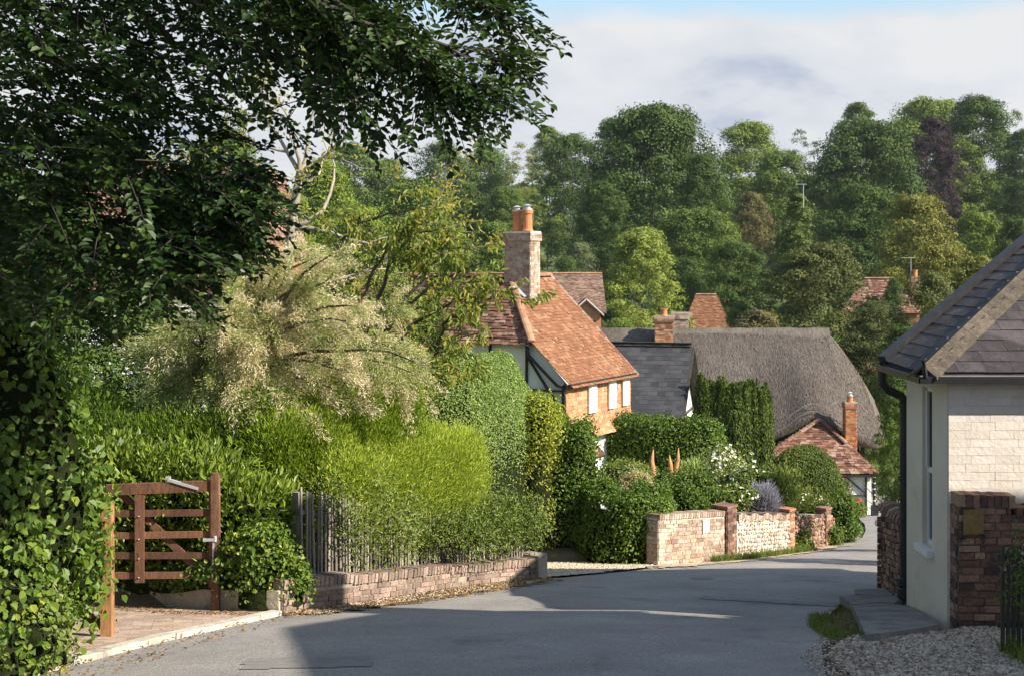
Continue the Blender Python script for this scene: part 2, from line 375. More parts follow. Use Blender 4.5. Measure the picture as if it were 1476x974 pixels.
MT['wood_post'] = mat('orange_post_wood', [(0.22, 0.10, 0.045), (0.33, 0.165, 0.075), (0.42, 0.235, 0.115)], rough=0.7, noise=(3, 0.4), noise2=(60, 0.3), bump=(30, 0.5, 0.008), scale3=(1, 1, 0.12))
MT['wood_pale'] = mat('grey_pale_wood', [(0.13, 0.115, 0.095), (0.22, 0.195, 0.165), (0.32, 0.29, 0.25)], rough=0.9, noise=(5, 0.3), noise2=(50, 0.25), bump=(30, 0.5, 0.008), scale3=(1, 1, 0.12))
MT['wood_dark'] = mat('dark_fence_wood', [(0.05, 0.045, 0.035), (0.10, 0.09, 0.07)], rough=0.9, noise=(5, 0.4), bump=(30, 0.5, 0.008), scale3=(1, 1, 0.12))
MT['wood_carve'] = mat('carved_wood', [(0.34, 0.17, 0.07), (0.50, 0.29, 0.13)], rough=0.7, noise=(6, 0.5), bump=(20, 0.7, 0.02), attr=False)
MT['galv'] = mat('galvanised', [(0.45, 0.46, 0.48), (0.62, 0.63, 0.65)], rough=0.4, noise=(9, 0.4), attr=False, spec=0.5, metal=0.3)
MT['bark'] = mat('bark', [(0.07, 0.055, 0.04), (0.14, 0.115, 0.085)], rough=0.95, noise=(6, 0.5), bump=(12, 0.9, 0.03), attr=False, scale3=(1, 1, 0.3))
MT['bark_dark'] = mat('dark_bark', [(0.03, 0.026, 0.02), (0.07, 0.06, 0.045)], rough=0.95, noise=(6, 0.5), bump=(12, 0.9, 0.03), attr=False, scale3=(1, 1, 0.3))
MT['bark_pale'] = mat('pale_bark', [(0.22, 0.19, 0.15), (0.40, 0.36, 0.29)], rough=0.95, noise=(6, 0.5), bump=(12, 0.9, 0.03), attr=False, scale3=(1, 1, 0.3))
MT['pot'] = mat('terracotta', [(0.46, 0.17, 0.07), (0.58, 0.25, 0.11)], rough=0.8, noise=(6, 0.5), bump=(30, 0.3, 0.01), attr=False, stain=(5, (0.25, 0.12, 0.07), 0.6, 0.75))
MT['brass'] = mat('dull_brass', [(0.22, 0.15, 0.055), (0.36, 0.26, 0.10)], rough=0.55, noise=(20, 0.5), attr=False, spec=0.5, metal=0.35)
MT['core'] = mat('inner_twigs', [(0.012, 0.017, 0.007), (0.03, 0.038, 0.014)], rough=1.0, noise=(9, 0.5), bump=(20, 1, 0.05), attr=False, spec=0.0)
MT['glass'] = mat('window_glass', [(0.03, 0.035, 0.04), (0.05, 0.055, 0.06)], rough=0.06, attr=False, spec=0.9)
MT['car'] = mat('blue_car_paint', [(0.015, 0.025, 0.06), (0.025, 0.04, 0.09)], rough=0.25, attr=False, spec=0.6)
MT['rubber'] = mat('rubber', [(0.012, 0.012, 0.012), (0.02, 0.02, 0.02)], rough=0.8, attr=False)
G3 = lambda a, b, c: [a, b, c]
MT['lf_far'] = leaf_mat('far_leaves', [(0.75, 0.82, 0.85), (1.15, 1.15, 1.05), (1.9, 1.75, 1.15)], rough=0.6, spec=0.2, transl=0.08, use_obj=True, tcol=(0.9, 1.0, 0.5))
MT['lf_beech'] = leaf_mat('beech_leaves', [(0.012, 0.030, 0.006), (0.026, 0.060, 0.010), (0.06, 0.11, 0.018)], rough=0.45, spec=0.3, transl=0.14)
MT['lf_ivy'] = leaf_mat('ivy_leaves', [(0.04, 0.085, 0.014), (0.085, 0.15, 0.022), (0.17, 0.25, 0.035), (0.38, 0.37, 0.05)], rough=0.48, spec=0.3, transl=0.25)
MT['lf_laurel'] = leaf_mat('laurel_leaves', [(0.04, 0.085, 0.012), (0.10, 0.165, 0.022), (0.22, 0.29, 0.04)], rough=0.4, spec=0.4, transl=0.22)
MT['lf_gold'] = leaf_mat('golden_conifer', [(0.13, 0.20, 0.03), (0.32, 0.40, 0.055), (0.50, 0.54, 0.10)], rough=0.65, spec=0.15, transl=0.3)
MT['lf_conif'] = leaf_mat('green_conifer', [(0.04, 0.085, 0.012), (0.13, 0.21, 0.022), (0.27, 0.35, 0.035)], rough=0.65, spec=0.15, transl=0.25)
MT['lf_clip'] = leaf_mat('clipped_hedge', [(0.14, 0.21, 0.06), (0.25, 0.35, 0.10), (0.38, 0.48, 0.16)], rough=0.45, spec=0.3, transl=0.2)
MT['lf_yellow'] = leaf_mat('yellow_hedge', [(0.14, 0.20, 0.03), (0.30, 0.34, 0.05), (0.50, 0.48, 0.08)], rough=0.5, spec=0.25, transl=0.3)
MT['lf_yew'] = leaf_mat('yew_needles', [(0.045, 0.08, 0.018), (0.11, 0.155, 0.03), (0.20, 0.24, 0.05)], rough=0.6, spec=0.2, transl=0.12)
MT['lf_shrub'] = leaf_mat('shrub_leaves', [(0.07, 0.11, 0.025), (0.15, 0.21, 0.045), (0.29, 0.33, 0.085)], rough=0.5, spec=0.3, transl=0.25)
MT['lf_cherry'] = leaf_mat('cherry_leaves', [(0.07, 0.12, 0.02), (0.17, 0.23, 0.04), (0.30, 0.31, 0.06), (0.42, 0.31, 0.10)], rough=0.45, spec=0.3, transl=0.35)
MT['lf_tamarisk'] = leaf_mat('tamarisk_sprays', [(0.15, 0.21, 0.05), (0.31, 0.36, 0.12), (0.62, 0.55, 0.33), (0.88, 0.79, 0.62)], rough=0.75, spec=0.1, transl=0.3, tcol=(1, 0.95, 0.7))
MT['lf_grass'] = leaf_mat('grass_blades', [(0.06, 0.11, 0.02), (0.13, 0.18, 0.035), (0.25, 0.25, 0.09)], rough=0.6, spec=0.2, transl=0.3)
MT['lf_lavender'] = leaf_mat('lavender', [(0.17, 0.20, 0.12), (0.28, 0.29, 0.29), (0.36, 0.33, 0.44)], rough=0.7, spec=0.1, transl=0.2, tcol=(1, 1, 1))
MT['straw'] = leaf_mat('straw', [(0.09, 0.078, 0.066), (0.145, 0.125, 0.105), (0.19, 0.168, 0.142), (0.26, 0.235, 0.20)], rough=0.9, spec=0.1, transl=0.05, tcol=(1, 1, .8))
MT['lf_dead'] = leaf_mat('fallen_leaves', [(0.10, 0.06, 0.03), (0.24, 0.14, 0.06), (0.38, 0.25, 0.10)], rough=0.8, spec=0.1, transl=0.1)
MT['pet_white'] = leaf_mat('white_petals', [(0.6, 0.62, 0.45), (0.8, 0.8, 0.68)], rough=0.6, transl=0.2, tcol=(0.7, 0.7, 0.6))
MT['pet_pink'] = leaf_mat('pink_petals', [(0.5, 0.16, 0.30), (0.68, 0.28, 0.42)], rough=0.6, transl=0.2, tcol=(0.7, 0.5, 0.6))
MT['pet_red'] = leaf_mat('red_petals', [(0.55, 0.03, 0.03), (0.75, 0.07, 0.06)], rough=0.6, transl=0.2, tcol=(0.7, 0.3, 0.3))

# ------------------------------------------------------------------ leaves
def unit(a):
    return a / np.maximum(np.linalg.norm(a, axis=-1, keepdims=True), 1e-9)
def leaf_arrays(P, Nn, L, Wd, D=None, fold=0.25, shape='oval', r=rng):
    """one leaf per point; Nn face normal, D growth direction (random if None)"""
    n = len(P); Nn = unit(Nn)
    if D is None: D = r.normal(size=(n, 3))
    D = D - Nn * (D * Nn).sum(1, keepdims=True); D = unit(D)
    T = np.cross(Nn, D)
    L = np.broadcast_to(np.asarray(L, float), (n,))[:, None]; Wd = np.broadcast_to(np.asarray(Wd, float), (n,))[:, None]
    if shape == 'oval':
        b = P; tip = P + D * L - Nn * L * 0.12
        l1 = P + D * L * 0.28 + T * Wd * 0.42 + Nn * Wd * fold; l2 = P + D * L * 0.66 + T * Wd * 0.40 + Nn * Wd * fold * 0.8
        r1 = P + D * L * 0.28 - T * Wd * 0.42 + Nn * Wd * fold; r2 = P + D * L * 0.66 - T * Wd * 0.40 + Nn * Wd * fold * 0.8
        V = np.stack([b, r1, r2, tip, l2, l1], 1).reshape(-1, 3)
        o = (np.arange(n) * 6)[:, None]
        FL = (o + np.array([0, 1, 2, 3, 0, 3, 4, 5])).ravel(); FT = np.full(2 * n, 4); k = 6
    elif shape == 'quad':
        m_ = P + D * L * 0.5
        V = np.stack([P, m_ - T * Wd * 0.5 + Nn * Wd * fold, P + D * L, m_ + T * Wd * 0.5 + Nn * Wd * fold * 0.5], 1).reshape(-1, 3)
        FL = ((np.arange(n) * 4)[:, None] + np.arange(4)).ravel(); FT = np.full(n, 4); k = 4
    else:  # strip: slim triangle
        V = np.stack([P - T * Wd * 0.5, P + T * Wd * 0.5, P + D * L], 1).reshape(-1, 3)
        FL = np.arange(3 * n); FT = np.full(n, 3); k = 3
    return V, FL, FT, k
def leaves(name, P, Nn, L, Wd, val, m, parent=None, D=None, fold=0.25, shape='oval', obj=True):
    P = np.asarray(P, float)
    V, FL, FT, k = leaf_arrays(P, np.asarray(Nn, float), L, Wd, D, fold, shape)
    me = raw_mesh(name, V, FL, FT, np.repeat(val, k), 'POINT', [m], uv=False)
    if not obj: return me
    return link(bpy.data.objects.new(name, me), parent)
def grid_mesh(name, G, m, parent=None, smooth=True, closed_u=False, val=None):
    """G (a,b,3) grid of points"""
    a, b = G.shape[:2]
    i = np.arange(a - 1 if not closed_u else a)[:, None]; j = np.arange(b - 1)[None, :]
    i2 = (i + 1) % a
    q = np.stack([i * b + j, i * b + j + 1, i2 * b + j + 1, i2 * b + j], -1).reshape(-1, 4)
    me = raw_mesh(name, G.reshape(-1, 3), q.ravel(), np.full(len(q), 4), np.full(len(q), 0.5) if val is None else val, 'FACE', [m], smooth=smooth)
    return link(bpy.data.objects.new(name, me), parent)

# loaf: a hedge along a path, rounded section, lumpy; leaves on its surface over a dark twig core
def path_fn(pts):
    pts = np.array(pts, float); seg = np.linalg.norm(np.diff(pts, axis=0), axis=1); cum = np.concatenate(([0], np.cumsum(seg)))
    def f(s):
        d = s * cum[-1]
        c = np.stack([np.interp(d, cum, pts[:, k]) for k in range(2)], -1)
        e_ = 0.02 * cum[-1] + 0.05
        c2 = np.stack([np.interp(np.clip(d + e_, 0, cum[-1]), cum, pts[:, k]) for k in range(2)], -1)
        c1 = np.stack([np.interp(np.clip(d - e_, 0, cum[-1]), cum, pts[:, k]) for k in range(2)], -1)
        return c, unit(c2 - c1)
    return f, cum[-1]
def hedge_surface(path, thick, base, top, box=0.35, endr=0.25, lump=0.08, lf=1.6, seed=1, skew=0.0):
    """base(s), top(s) heights; thick width. Returns fn(s,t)->points; s 0..1 along, t 0..1 front foot - over the top - back foot"""
    f, Ltot = path_fn(path)
    def fn(s, t, off=0.0):
        c, d = f(s); nrm = np.stack([d[..., 1], -d[..., 0]], -1)       # to the right of travel = front
        th = math.pi * t
        cx = np.cos(th); sx = np.sin(th)
        wx = np.sign(cx) * np.abs(cx) ** box; hz = np.abs(sx) ** box
        se = np.minimum(s, 1 - s) * Ltot
        ef = np.clip(se / endr, 0, 1); ef = np.sqrt(1 - (1 - ef) ** 2)
        ef = 0.02 + 0.98 * ef
        b_ = base(s); t_ = top(s)
        hh = (t_ - b_)
        w = thick / 2 * ef
        P = np.stack([c[..., 0] + nrm[..., 0] * wx * w, c[..., 1] + nrm[..., 1] * wx * w, b_ + hh * hz * (0.80 + 0.20 * ef)], -1)
        out = np.stack([nrm[..., 0] * cx, nrm[..., 1] * cx, sx], -1)
        P = P + out * (lump * nz(P, lf, seed) + lump * 0.5 * nz(P, lf * 2.7, seed + 5) + off)[..., None]
        return P
    return fn, Ltot
def hedge(name, label, cat, path, thick, base, top, m, n, L, Wd, shape='oval', lump=0.08, lf=1.6, box=0.35, endr=0.3, seed=1, up=0.0, out=0.0,
          jit=0.6, core=True, fuzz=0.05, vfun=None, group=None, back=0.25, vbase=0.5, vspread=0.22, fold=0.25):
    if not callable(base): b0 = base; base = lambda s: np.zeros_like(s) + b0
    if not callable(top): t0 = top; top = lambda s: np.zeros_like(s) + t0
    fn, Lt = hedge_surface(path, thick, base, top, box, endr, lump, lf, seed)
    c0 = fn(np.array([0.5]), np.array([0.5]))[0]
    root = empty(name, (float(c0[0]), float(c0[1]), float(base(np.array([0.5]))[0])), label, cat, group)
    r = np.random.default_rng(seed + 100)
    # sample by area: oversample and keep by local area
    N3 = int(n * 2.2)
    s = r.uniform(0, 1, N3); t = r.uniform(0, 1, N3)
    e_ = 0.004
    def nrm_area(s, t):
        A = fn(s, np.clip(t + e_, 0, 1)) - fn(s, np.clip(t - e_, 0, 1)); B = fn(np.clip(s + e_, 0, 1), t) - fn(np.clip(s - e_, 0, 1), t)
        c = np.cross(B, A); return c
    c = nrm_area(s, t); a = np.linalg.norm(c, axis=1)
    w = np.minimum(a, np.percentile(a, 97)) * np.where(t < 0.62, 1.0, back)
    idx = r.choice(N3, size=min(n, N3), replace=False, p=w / w.sum())
    s = s[idx]; t = t[idx]; c = unit(c[idx]); P = fn(s, t)
    mid = fn(s, np.full_like(s, 0.5)); cen = mid.copy(); cen[:, 2] = (mid[:, 2] + base(s)) / 2
    fl = ((P - cen) * c).sum(1) < 0; c[fl] *= -1
    P = P + c * (r.normal(size=len(s)) * fuzz - 0.3 * fuzz)[:, None]
    Nn = unit(c + r.normal(size=P.shape) * jit + np.array([0, 0, 0.25]))
    D = None
    if up or out:
        D = c * out + np.array([0, 0, up]) + r.normal(size=P.shape) * 0.45
        Nn = unit(np.cross(D, r.normal(size=P.shape)))
    sz = r.uniform(0.7, 1.25, len(s))
    v = vbase + vspread * nz(P, 1.1, seed + 9) * 0.6 + r.normal(size=len(s)) * vspread * 0.8
    if vfun is not None: v = v + vfun(P, s, t)
    leaves('foliage', P, Nn, L * sz, Wd * sz, np.clip(v, 0, 1), m, root, D=D, shape=shape, fold=fold)
    if core:
        gs, gt = np.meshgrid(np.linspace(0, 1, max(8, int(Lt / 0.15))), np.linspace(0, 1, 26), indexing='ij')
        grid_mesh('stems', fn(gs, gt, -max(0.05, fuzz * 1.2)), MT['core'], root)
    return root
def blob_points(c, rad, n, seed, lump=0.12, lf=2.0, low=-0.5, p=1.0):
    r = np.random.default_rng(seed)
    d = unit(r.normal(size=(int(n * 1.6) + 20, 3))); d = d[d[:, 2] > low][:n]
    rad = np.array(rad, float); c = np.array(c, float)
    k = 1 + lump * nz(d * 2, lf, seed) + lump * 0.5 * nz(d * 2, lf * 2.6, seed + 3)
    P = c + d * rad * k[:, None] * p
    return P, unit(d / rad)
def shrub(name, label, cat, c, rad, m, n, L, Wd, shape='oval', seed=1, lump=0.12, lf=2.0, fuzz=0.06, up=0.0, out=0.0, jit=0.6, group=None, vbase=0.5, vspread=0.22, core=True, low=-0.55, petals=None, root=None, zb=None, fold=0.25):
    r = np.random.default_rng(seed + 50)
    if root is None:
        root = empty(name, (c[0], c[1], c[2] - rad[2] * 0.8 if zb is None else zb), label, cat, group)
    P, Nn = blob_points(c, rad, n, seed, lump, lf, low)
    P = P + Nn * (r.normal(size=len(P)) * fuzz - 0.3 * fuzz)[:, None]
    D = None; Nl = unit(Nn + r.normal(size=P.shape) * jit + np.array([0, 0, 0.2]))
    if up or out:
        D = Nn * out + np.array([0, 0, up]) + r.normal(size=P.shape) * 0.4
        Nl = unit(np.cross(D, r.normal(size=P.shape)))
    sz = r.uniform(0.7, 1.25, len(P))
    v = np.clip(vbase + vspread * 0.6 * nz(P, 2.0, seed + 4) + r.normal(size=len(P)) * vspread * 0.8, 0, 1)
    leaves('foliage', P, Nl, L * sz, Wd * sz, v, m, root, D=D, shape=shape, fold=fold)
    if core:
        th, ph = np.meshgrid(np.linspace(0, 2 * math.pi, 28), np.linspace(-1.2, math.pi / 2, 14), indexing='ij')
        d = np.stack([np.cos(th) * np.cos(ph), np.sin(th) * np.cos(ph), np.sin(ph)], -1)
        k = 1 + lump * nz(d * 2, lf, seed) + lump * 0.5 * nz(d * 2, lf * 2.6, seed + 3)
        G = np.array(c) + d * np.array(rad) * (k * 0.90)[..., None]
        grid_mesh('stems', G, MT['core'], root)
    if petals:
        pm, pn, ps = petals
        P2, N2 = blob_points(c, np.array(rad) * 1.05, pn, seed + 77, lump, lf, 0.0)
        leaves('blossoms', P2, unit(N2 + r.normal(size=P2.shape) * 0.5 + np.array([0, -0.5, 0.2])), ps, ps, r.uniform(0, 1, len(P2)), pm, root, shape='oval', fold=0.1)
    return root

# ------------------------------------------------------------------ masonry and roofing helpers
Z = Vector((0, 0, 1))
def prism(mb, p0, p1, zb0, zb1, zt0, zt1, th, val=0.5, m=0, both=True):
    """wall between two plan points, thickness th to the back (left of travel), bottoms and tops at either end"""
    p0 = Vector((p0[0], p0[1], 0)); p1 = Vector((p1[0], p1[1], 0)); d = (p1 - p0).normalized(); n = Vector((-d.y, d.x, 0)) * th
    vs = [p0 + Z * zb0, p1 + Z * zb1, p1 + n + Z * zb1, p0 + n + Z * zb0, p0 + Z * zt0, p1 + Z * zt1, p1 + n + Z * zt1, p0 + n + Z * zt0]
    return mb.add(vs, [(3, 2, 1, 0), (4, 5, 6, 7), (0, 1, 5, 4), (1, 2, 6, 5), (2, 3, 7, 6), (3, 0, 4, 7)], val, m)
def bricks(mb, p0, p1, z0, z1, h, depth=0.012, bl=0.225, bc=0.075, gap=0.011, jit=0.0025, miss=0.0, hfun=None, seed=0, m=0, hid=None, bond=True):
    """brick faces proud of the line p0-p1 (outside = right of travel); z0,z1 foot heights; h height (hfun(u) may vary it)"""
    r = random.Random(seed)
    p0 = Vector((p0[0], p0[1], 0)); p1 = Vector((p1[0], p1[1], 0)); L = (p1 - p0).length; U = (p1 - p0) / L; n = Vector((U.y, -U.x, 0))
    sl = (z1 - z0) / L
    Us = (U + Z * sl).normalized(); k = 0
    while k * bc < (h if hfun is None else 9):
        zc = (k + 0.5) * bc
        if hfun is None and zc + bc * 0.5 > h + 1e-3: break
        hdr = bond and k % 2 == 1
        u = -r.random() * 0.02 - (bl / 4 if k % 2 else 0)
        while u < L:
            b_ = bl / 2 if (hdr and r.random() < 0.35) else bl
            a = max(u, 0); e_ = min(u + b_, L)
            u += b_
            if e_ - a < 0.04: continue
            c_ = (a + e_) / 2
            if hfun is not None and zc + bc * 0.4 > hfun(c_): continue
            if hid and hid(c_, zc): continue
            if r.random() < miss: continue
            j = r.gauss(0, jit)
            c = p0 + U * c_ + Z * (z0 + sl * c_ + zc + r.gauss(0, jit)) + n * (depth / 2 + j)
            mb.frame_box(c, Us, n, Us.cross(n) * -1 if Us.cross(n).z < 0 else Us.cross(n), (e_ - a) / 2 - gap / 2, depth / 2 + abs(j) * 0.2, bc / 2 - gap / 2 + r.gauss(0, jit * 0.4), r.random(), m, skip=('-y',))
        k += 1
        if k > 200: break
        if hfun is not None and k * bc > max(hfun(0), hfun(L / 2), hfun(L)) + 0.3: break
    return mb
def pip(x, y, poly):
    c = False; n = len(poly)
    for i in range(n):
        x1, y1 = poly[i]; x2, y2 = poly[(i + 1) % n]
        if (y1 > y) != (y2 > y) and x < (x2 - x1) * (y - y1) / (y2 - y1) + x1: c = not c
    return c
def tiles(mb, pts, udir, w=0.165, expo=0.10, th=0.014, jit=0.004, seed=0, m=0, val=None, sag=0.0):
    """cover the planar polygon pts (world) with separate lapped tiles; udir runs along the eave"""
    r = random.Random(seed)
    pts = [Vector(p) for p in pts]
    n = (pts[1] - pts[0]).cross(pts[2] - pts[0]).normalized()
    if n.z < 0: n = -n
    U = Vector(udir); U = (U - n * U.dot(n)).normalized(); D = n.cross(U)
    if D.z > 0: D = -D
    O = pts[0]; P2 = [((p - O).dot(U), (p - O).dot(D)) for p in pts]
    u0 = min(p[0] for p in P2); u1 = max(p[0] for p in P2); d0 = min(p[1] for p in P2); d1 = max(p[1] for p in P2)
    rows = int((d1 - d0) / expo) + 1
    for k in range(rows):
        dl = d1 - k * expo; dt = dl - expo * 1.35; dm = dl - expo * 0.5
        # clip the row to the polygon at its middle
        xs = []
        for i in range(len(P2)):
            (x1, y1), (x2, y2) = P2[i], P2[(i + 1) % len(P2)]
            if (y1 > dm) != (y2 > dm): xs.append(x1 + (x2 - x1) * (dm - y1) / (y2 - y1))
        if len(xs) < 2: continue
        a, b = min(xs), max(xs)
        u = a - (w / 2 if k % 2 else 0)
        wob = r.gauss(0, jit * 0.5)
        while u < b - 0.01:
            ua = max(u, a) + 0.0015; ub = min(u + w, b) - 0.0015; u += w
            if ub - ua < 0.02: continue
            j1 = th + max(-th * 0.6, r.gauss(0, jit)); dj = dl + r.gauss(0, jit * 0.6) + wob
            sg = -sag * math.sin(math.pi * min(1, max(0, ((ua + ub) / 2 - u0) / (u1 - u0)))) if sag else 0
            P = lambda uu, dd, hh: O + U * uu + D * dd + n * (hh + sg)
            vs = [P(ua, dt, 0.002), P(ub, dt, 0.002), P(ub, dj, j1 + r.gauss(0, jit * .3)), P(ua, dj, j1 + r.gauss(0, jit * .3)), P(ub, dj, -0.004), P(ua, dj, -0.004)]
            mb.add(vs, [(0, 3, 2, 1) if D.cross(U).dot(n) > 0 else (0, 1, 2, 3), (3, 5, 4, 2), (0, 5, 3), (1, 2, 4)], r.random() if val is None else val, m)
    return mb
def cap_tiles(mb, a, b, w=0.24, h=0.09, L=0.32, seed=0, m=0, n=5):
    """half round ridge or hip tiles from a to b"""
    r = random.Random(seed); a = Vector(a); b = Vector(b); d = b - a; T = d.length; d.normalize(); s = d.cross(Z).normalized(); up = s.cross(d)
    k = max(1, int(T / L)); L = T / k
    for i in range(k):
        p = a + d * i * L; q = a + d * ((i + 1) * L - 0.012); lift = r.uniform(0, 0.008)
        ring = lambda c, g_: [c + s * (w / 2 * g_ * math.cos(math.pi * j / n)) + up * (h * g_ * math.sin(math.pi * j / n) + lift - h * 0.25) for j in range(n + 1)]
        A = ring(p, 1.0); B = ring(q, 1.05)
        mb.add(A + B, [(j, j + 1, n + 2 + j, n + 1 + j) for j in range(n)] + [tuple(range(n, -1, -1)), tuple(range(n + 1, 2 * n + 2))], r.random(), m)
    return mb
def rot_box(mb, c, ax, hx, hy, z0, z1, val=0.5, m=0):
    ax = Vector((ax[0], ax[1], 0)).normalized(); ay = Vector((-ax.y, ax.x, 0))
    return mb.frame_box((c[0], c[1], (z0 + z1) / 2), ax, ay, Z, hx, hy, (z1 - z0) / 2, val, m)
def chimney(root, name, c, ax, hx, hy, z0, z1, bm, mm, corb=0.04, seed=0, pots=(), cap=0.05, bl=0.2, bc=0.07, pot_r=0.12, pot_h=0.5, mc='mortar', cowl=True):
    mb = MB(); ax = Vector((ax[0], ax[1], 0)).normalized(); ay = Vector((-ax.y, ax.x, 0)); c = Vector((c[0], c[1], 0))
    def stack(hx, hy, z0, z1, sd_):
        rot_box(mb, c, ax, hx, hy, z0, z1, 0.5, 1)
        P = [c - ax * hx - ay * hy, c + ax * hx - ay * hy, c + ax * hx + ay * hy, c - ax * hx + ay * hy]
        for i in range(4):
            bricks(mb, P[i], P[(i + 1) % 4], z0, z0, z1 - z0, depth=0.012, bl=bl, bc=bc, gap=0.009, seed=sd_ + i)
    hc = 3 * bc
    stack(hx, hy, z0, z1 - hc, seed)
    stack(hx + corb, hy + corb, z1 - hc, z1, seed + 10)
    rot_box(mb, c, ax, hx + corb * 0.6, hy + corb * 0.6, z1, z1 + cap, 0.8, 1)
    o = mb.build(name, [MT[bm], MT[mc]], root)
    for (du, dv, k) in pots:
        q = c + ax * du + ay * dv; p = MB(); R = pot_r * k; H = pot_h * k
        p.lathe((q.x, q.y, z1 + cap - 0.02), [(R * 1.12, 0), (R * 1.15, 0.05), (R, 0.08), (R * 0.92, H * 0.8), (R * 1.1, H * 0.84), (R * 1.12, H), (R * 0.8, H), (R * 0.8, H * 0.9)], 16)
        po = p.build('chimney_pot', [MT['pot']], o, smooth=False)
        if cowl:
            p = MB(); p.lathe((q.x, q.y, z1 + cap + H - 0.03), [(R * 0.98, 0), (R * 0.98, 0.05), (R * 0.6, 0.05), (R * 0.6, 0.11), (R * 1.0, 0.13), (R * 0.2, 0.17)], 14)
            p.build('cowl', [MT['galv']], o)
    return o

# ------------------------------------------------------------------ the ground
roadL = [(-6.0, -4), (-4.6, 6), (-4.05, 9), (-3.62, 11.3), (-3.3, 12.9), (-2.68, 15.05), (-2.35, 15.6), (-1.93, 16.1), (-0.84, 18.2), (0.39, 20.0), (1.2, 21.0), (2.18, 22.2), (2.62, 23.0), (3.92, 24.4), (5.74, 27.0), (7.25, 29.8), (8.9, 33.5), (10.2, 38), (11.5, 43), (12.6, 48), (13.4, 54), (13.6, 62), (13.0, 80), (12, 120)]
roadR = [(2.0, -4), (2.2, 6), (2.3, 9), (2.5, 10.5), (2.84, 12.1), (3.3, 13.6), (3.6, 15.0), (4.3, 17.0), (5.0, 18.3), (5.9, 20.0), (6.9, 21.6), (7.9, 23.2), (8.8, 24.6), (9.8, 26.4), (10.9, 28.6), (11.8, 31), (13.4, 35), (14.6, 39), (15.8, 44), (16.8, 49), (17.6, 55), (17.8, 62), (17.2, 80), (16.2, 120)]
def strip(A, B, nu=12, sub=10, lift=0.0, crown=0.04):
    A = np.array(A, float); B = np.array(B, float)
    i = np.linspace(0, len(A) - 1, (len(A) - 1) * sub + 1)
    a = np.stack([np.interp(i, np.arange(len(A)), A[:, k]) for k in (0, 1)], -1)
    b = np.stack([np.interp(i, np.arange(len(B)), B[:, k]) for k in (0, 1)], -1)
    t = np.linspace(0, 1, nu + 1)
    xy = a[:, None] * (1 - t)[None, :, None] + b[:, None] * t[None, :, None]
    z = g(xy[..., 1]) + lift + crown * (1 - (2 * t - 1) ** 2)[None]
    return np.concatenate([xy, z[..., None]], -1)
rd = strip(roadL, roadR)
rd = rd[:, ::-1]
road = grid_mesh('road', rd[::-1][:, ::-1], MT['asphalt'])
tag(road, kind='structure')

roadLa = np.array(roadL); roadRa = np.array(roadR)
def side(X, Y):
    """signed distance outside the road: (left, right)"""
    l = np.interp(Y, roadLa[:, 1], roadLa[:, 0]) - X
    r_ = X - np.interp(Y, roadRa[:, 1], roadRa[:, 0])
    return l, r_
def ground_h(X, Y):
    X = np.asarray(X, float); Y = np.asarray(Y, float)
    l, r_ = side(X, Y)
    z = g(Y)
    inside = (l < 0) & (r_ < 0)
    # left garden bank behind the low wall, and the bank under the ivy near the camera
    bank = 0.33 * sm(0.15, 0.45, l) * sm(15.45, 15.75, Y) * (1 - sm(19.6, 20.2, Y)) * (1 - 0 * Y)
    bank2 = 0.55 * sm(0.2, 1.6, l) * (1 - sm(9.5, 11.5, Y))
    bank3 = 0.28 * sm(0.25, 0.6, l) * sm(23.6, 24.2, Y) * (1 - sm(34, 40, Y))
    left_gard = 0.25 * sm(2.5, 9, l) * sm(20, 26, Y) * (1 - sm(45, 60, Y)) + 1.2 * sm(4, 12, l) * (1 - sm(60, 90, Y))
    z = z + bank + bank2 + bank3 + left_gard
    z = z + 0.5 * sm(3.5, 10, r_) * (1 - sm(50, 80, Y))
    z = z + 0.012 * nz(np.stack([X, Y, 0 * X], -1), 2.2, 3) * sm(0.05, 0.6, np.maximum(l, r_))
    z = np.where(inside, g(Y) - 0.12, z - 0.03)
    far = sm(130, 260, Y)
    z = z + far * (6 * nz(np.stack([X, Y, 0 * X], -1), 0.012, 5) * 0.5 + 0.00006 * (X - 40) ** 2)
    return z
ys = np.concatenate([np.arange(-8, 40, 0.25), np.arange(40, 90, 1.2), np.geomspace(90, 900, 45)])
xs0 = np.concatenate([-np.geomspace(14, 500, 34)[::-1], np.arange(-13.8, 20, 0.25), np.geomspace(20, 500, 34)])
XX, YY = np.meshgrid(xs0, ys, indexing='ij')
GG = np.stack([XX, YY, ground_h(XX, YY)], -1)
cenY = (YY[:-1, :-1] + YY[1:, 1:]) / 2
qy = cenY.ravel(); qx = ((XX[:-1, :-1] + XX[1:, 1:]) / 2).ravel()
terr = grid_mesh('ground', GG, MT['soil'])
terr.data.materials.append(MT['terrain'])
l_, r_ = side(qx, qy)
idx = ((qy > 36) | (l_ > 3.4) | (r_ > 6)).astype(np.int32)
terr.data.polygons.foreach_set('material_index', idx)
tag(terr, kind='structure')
def gh(x, y): return float(ground_h(np.array([x]), np.array([y]))[0])

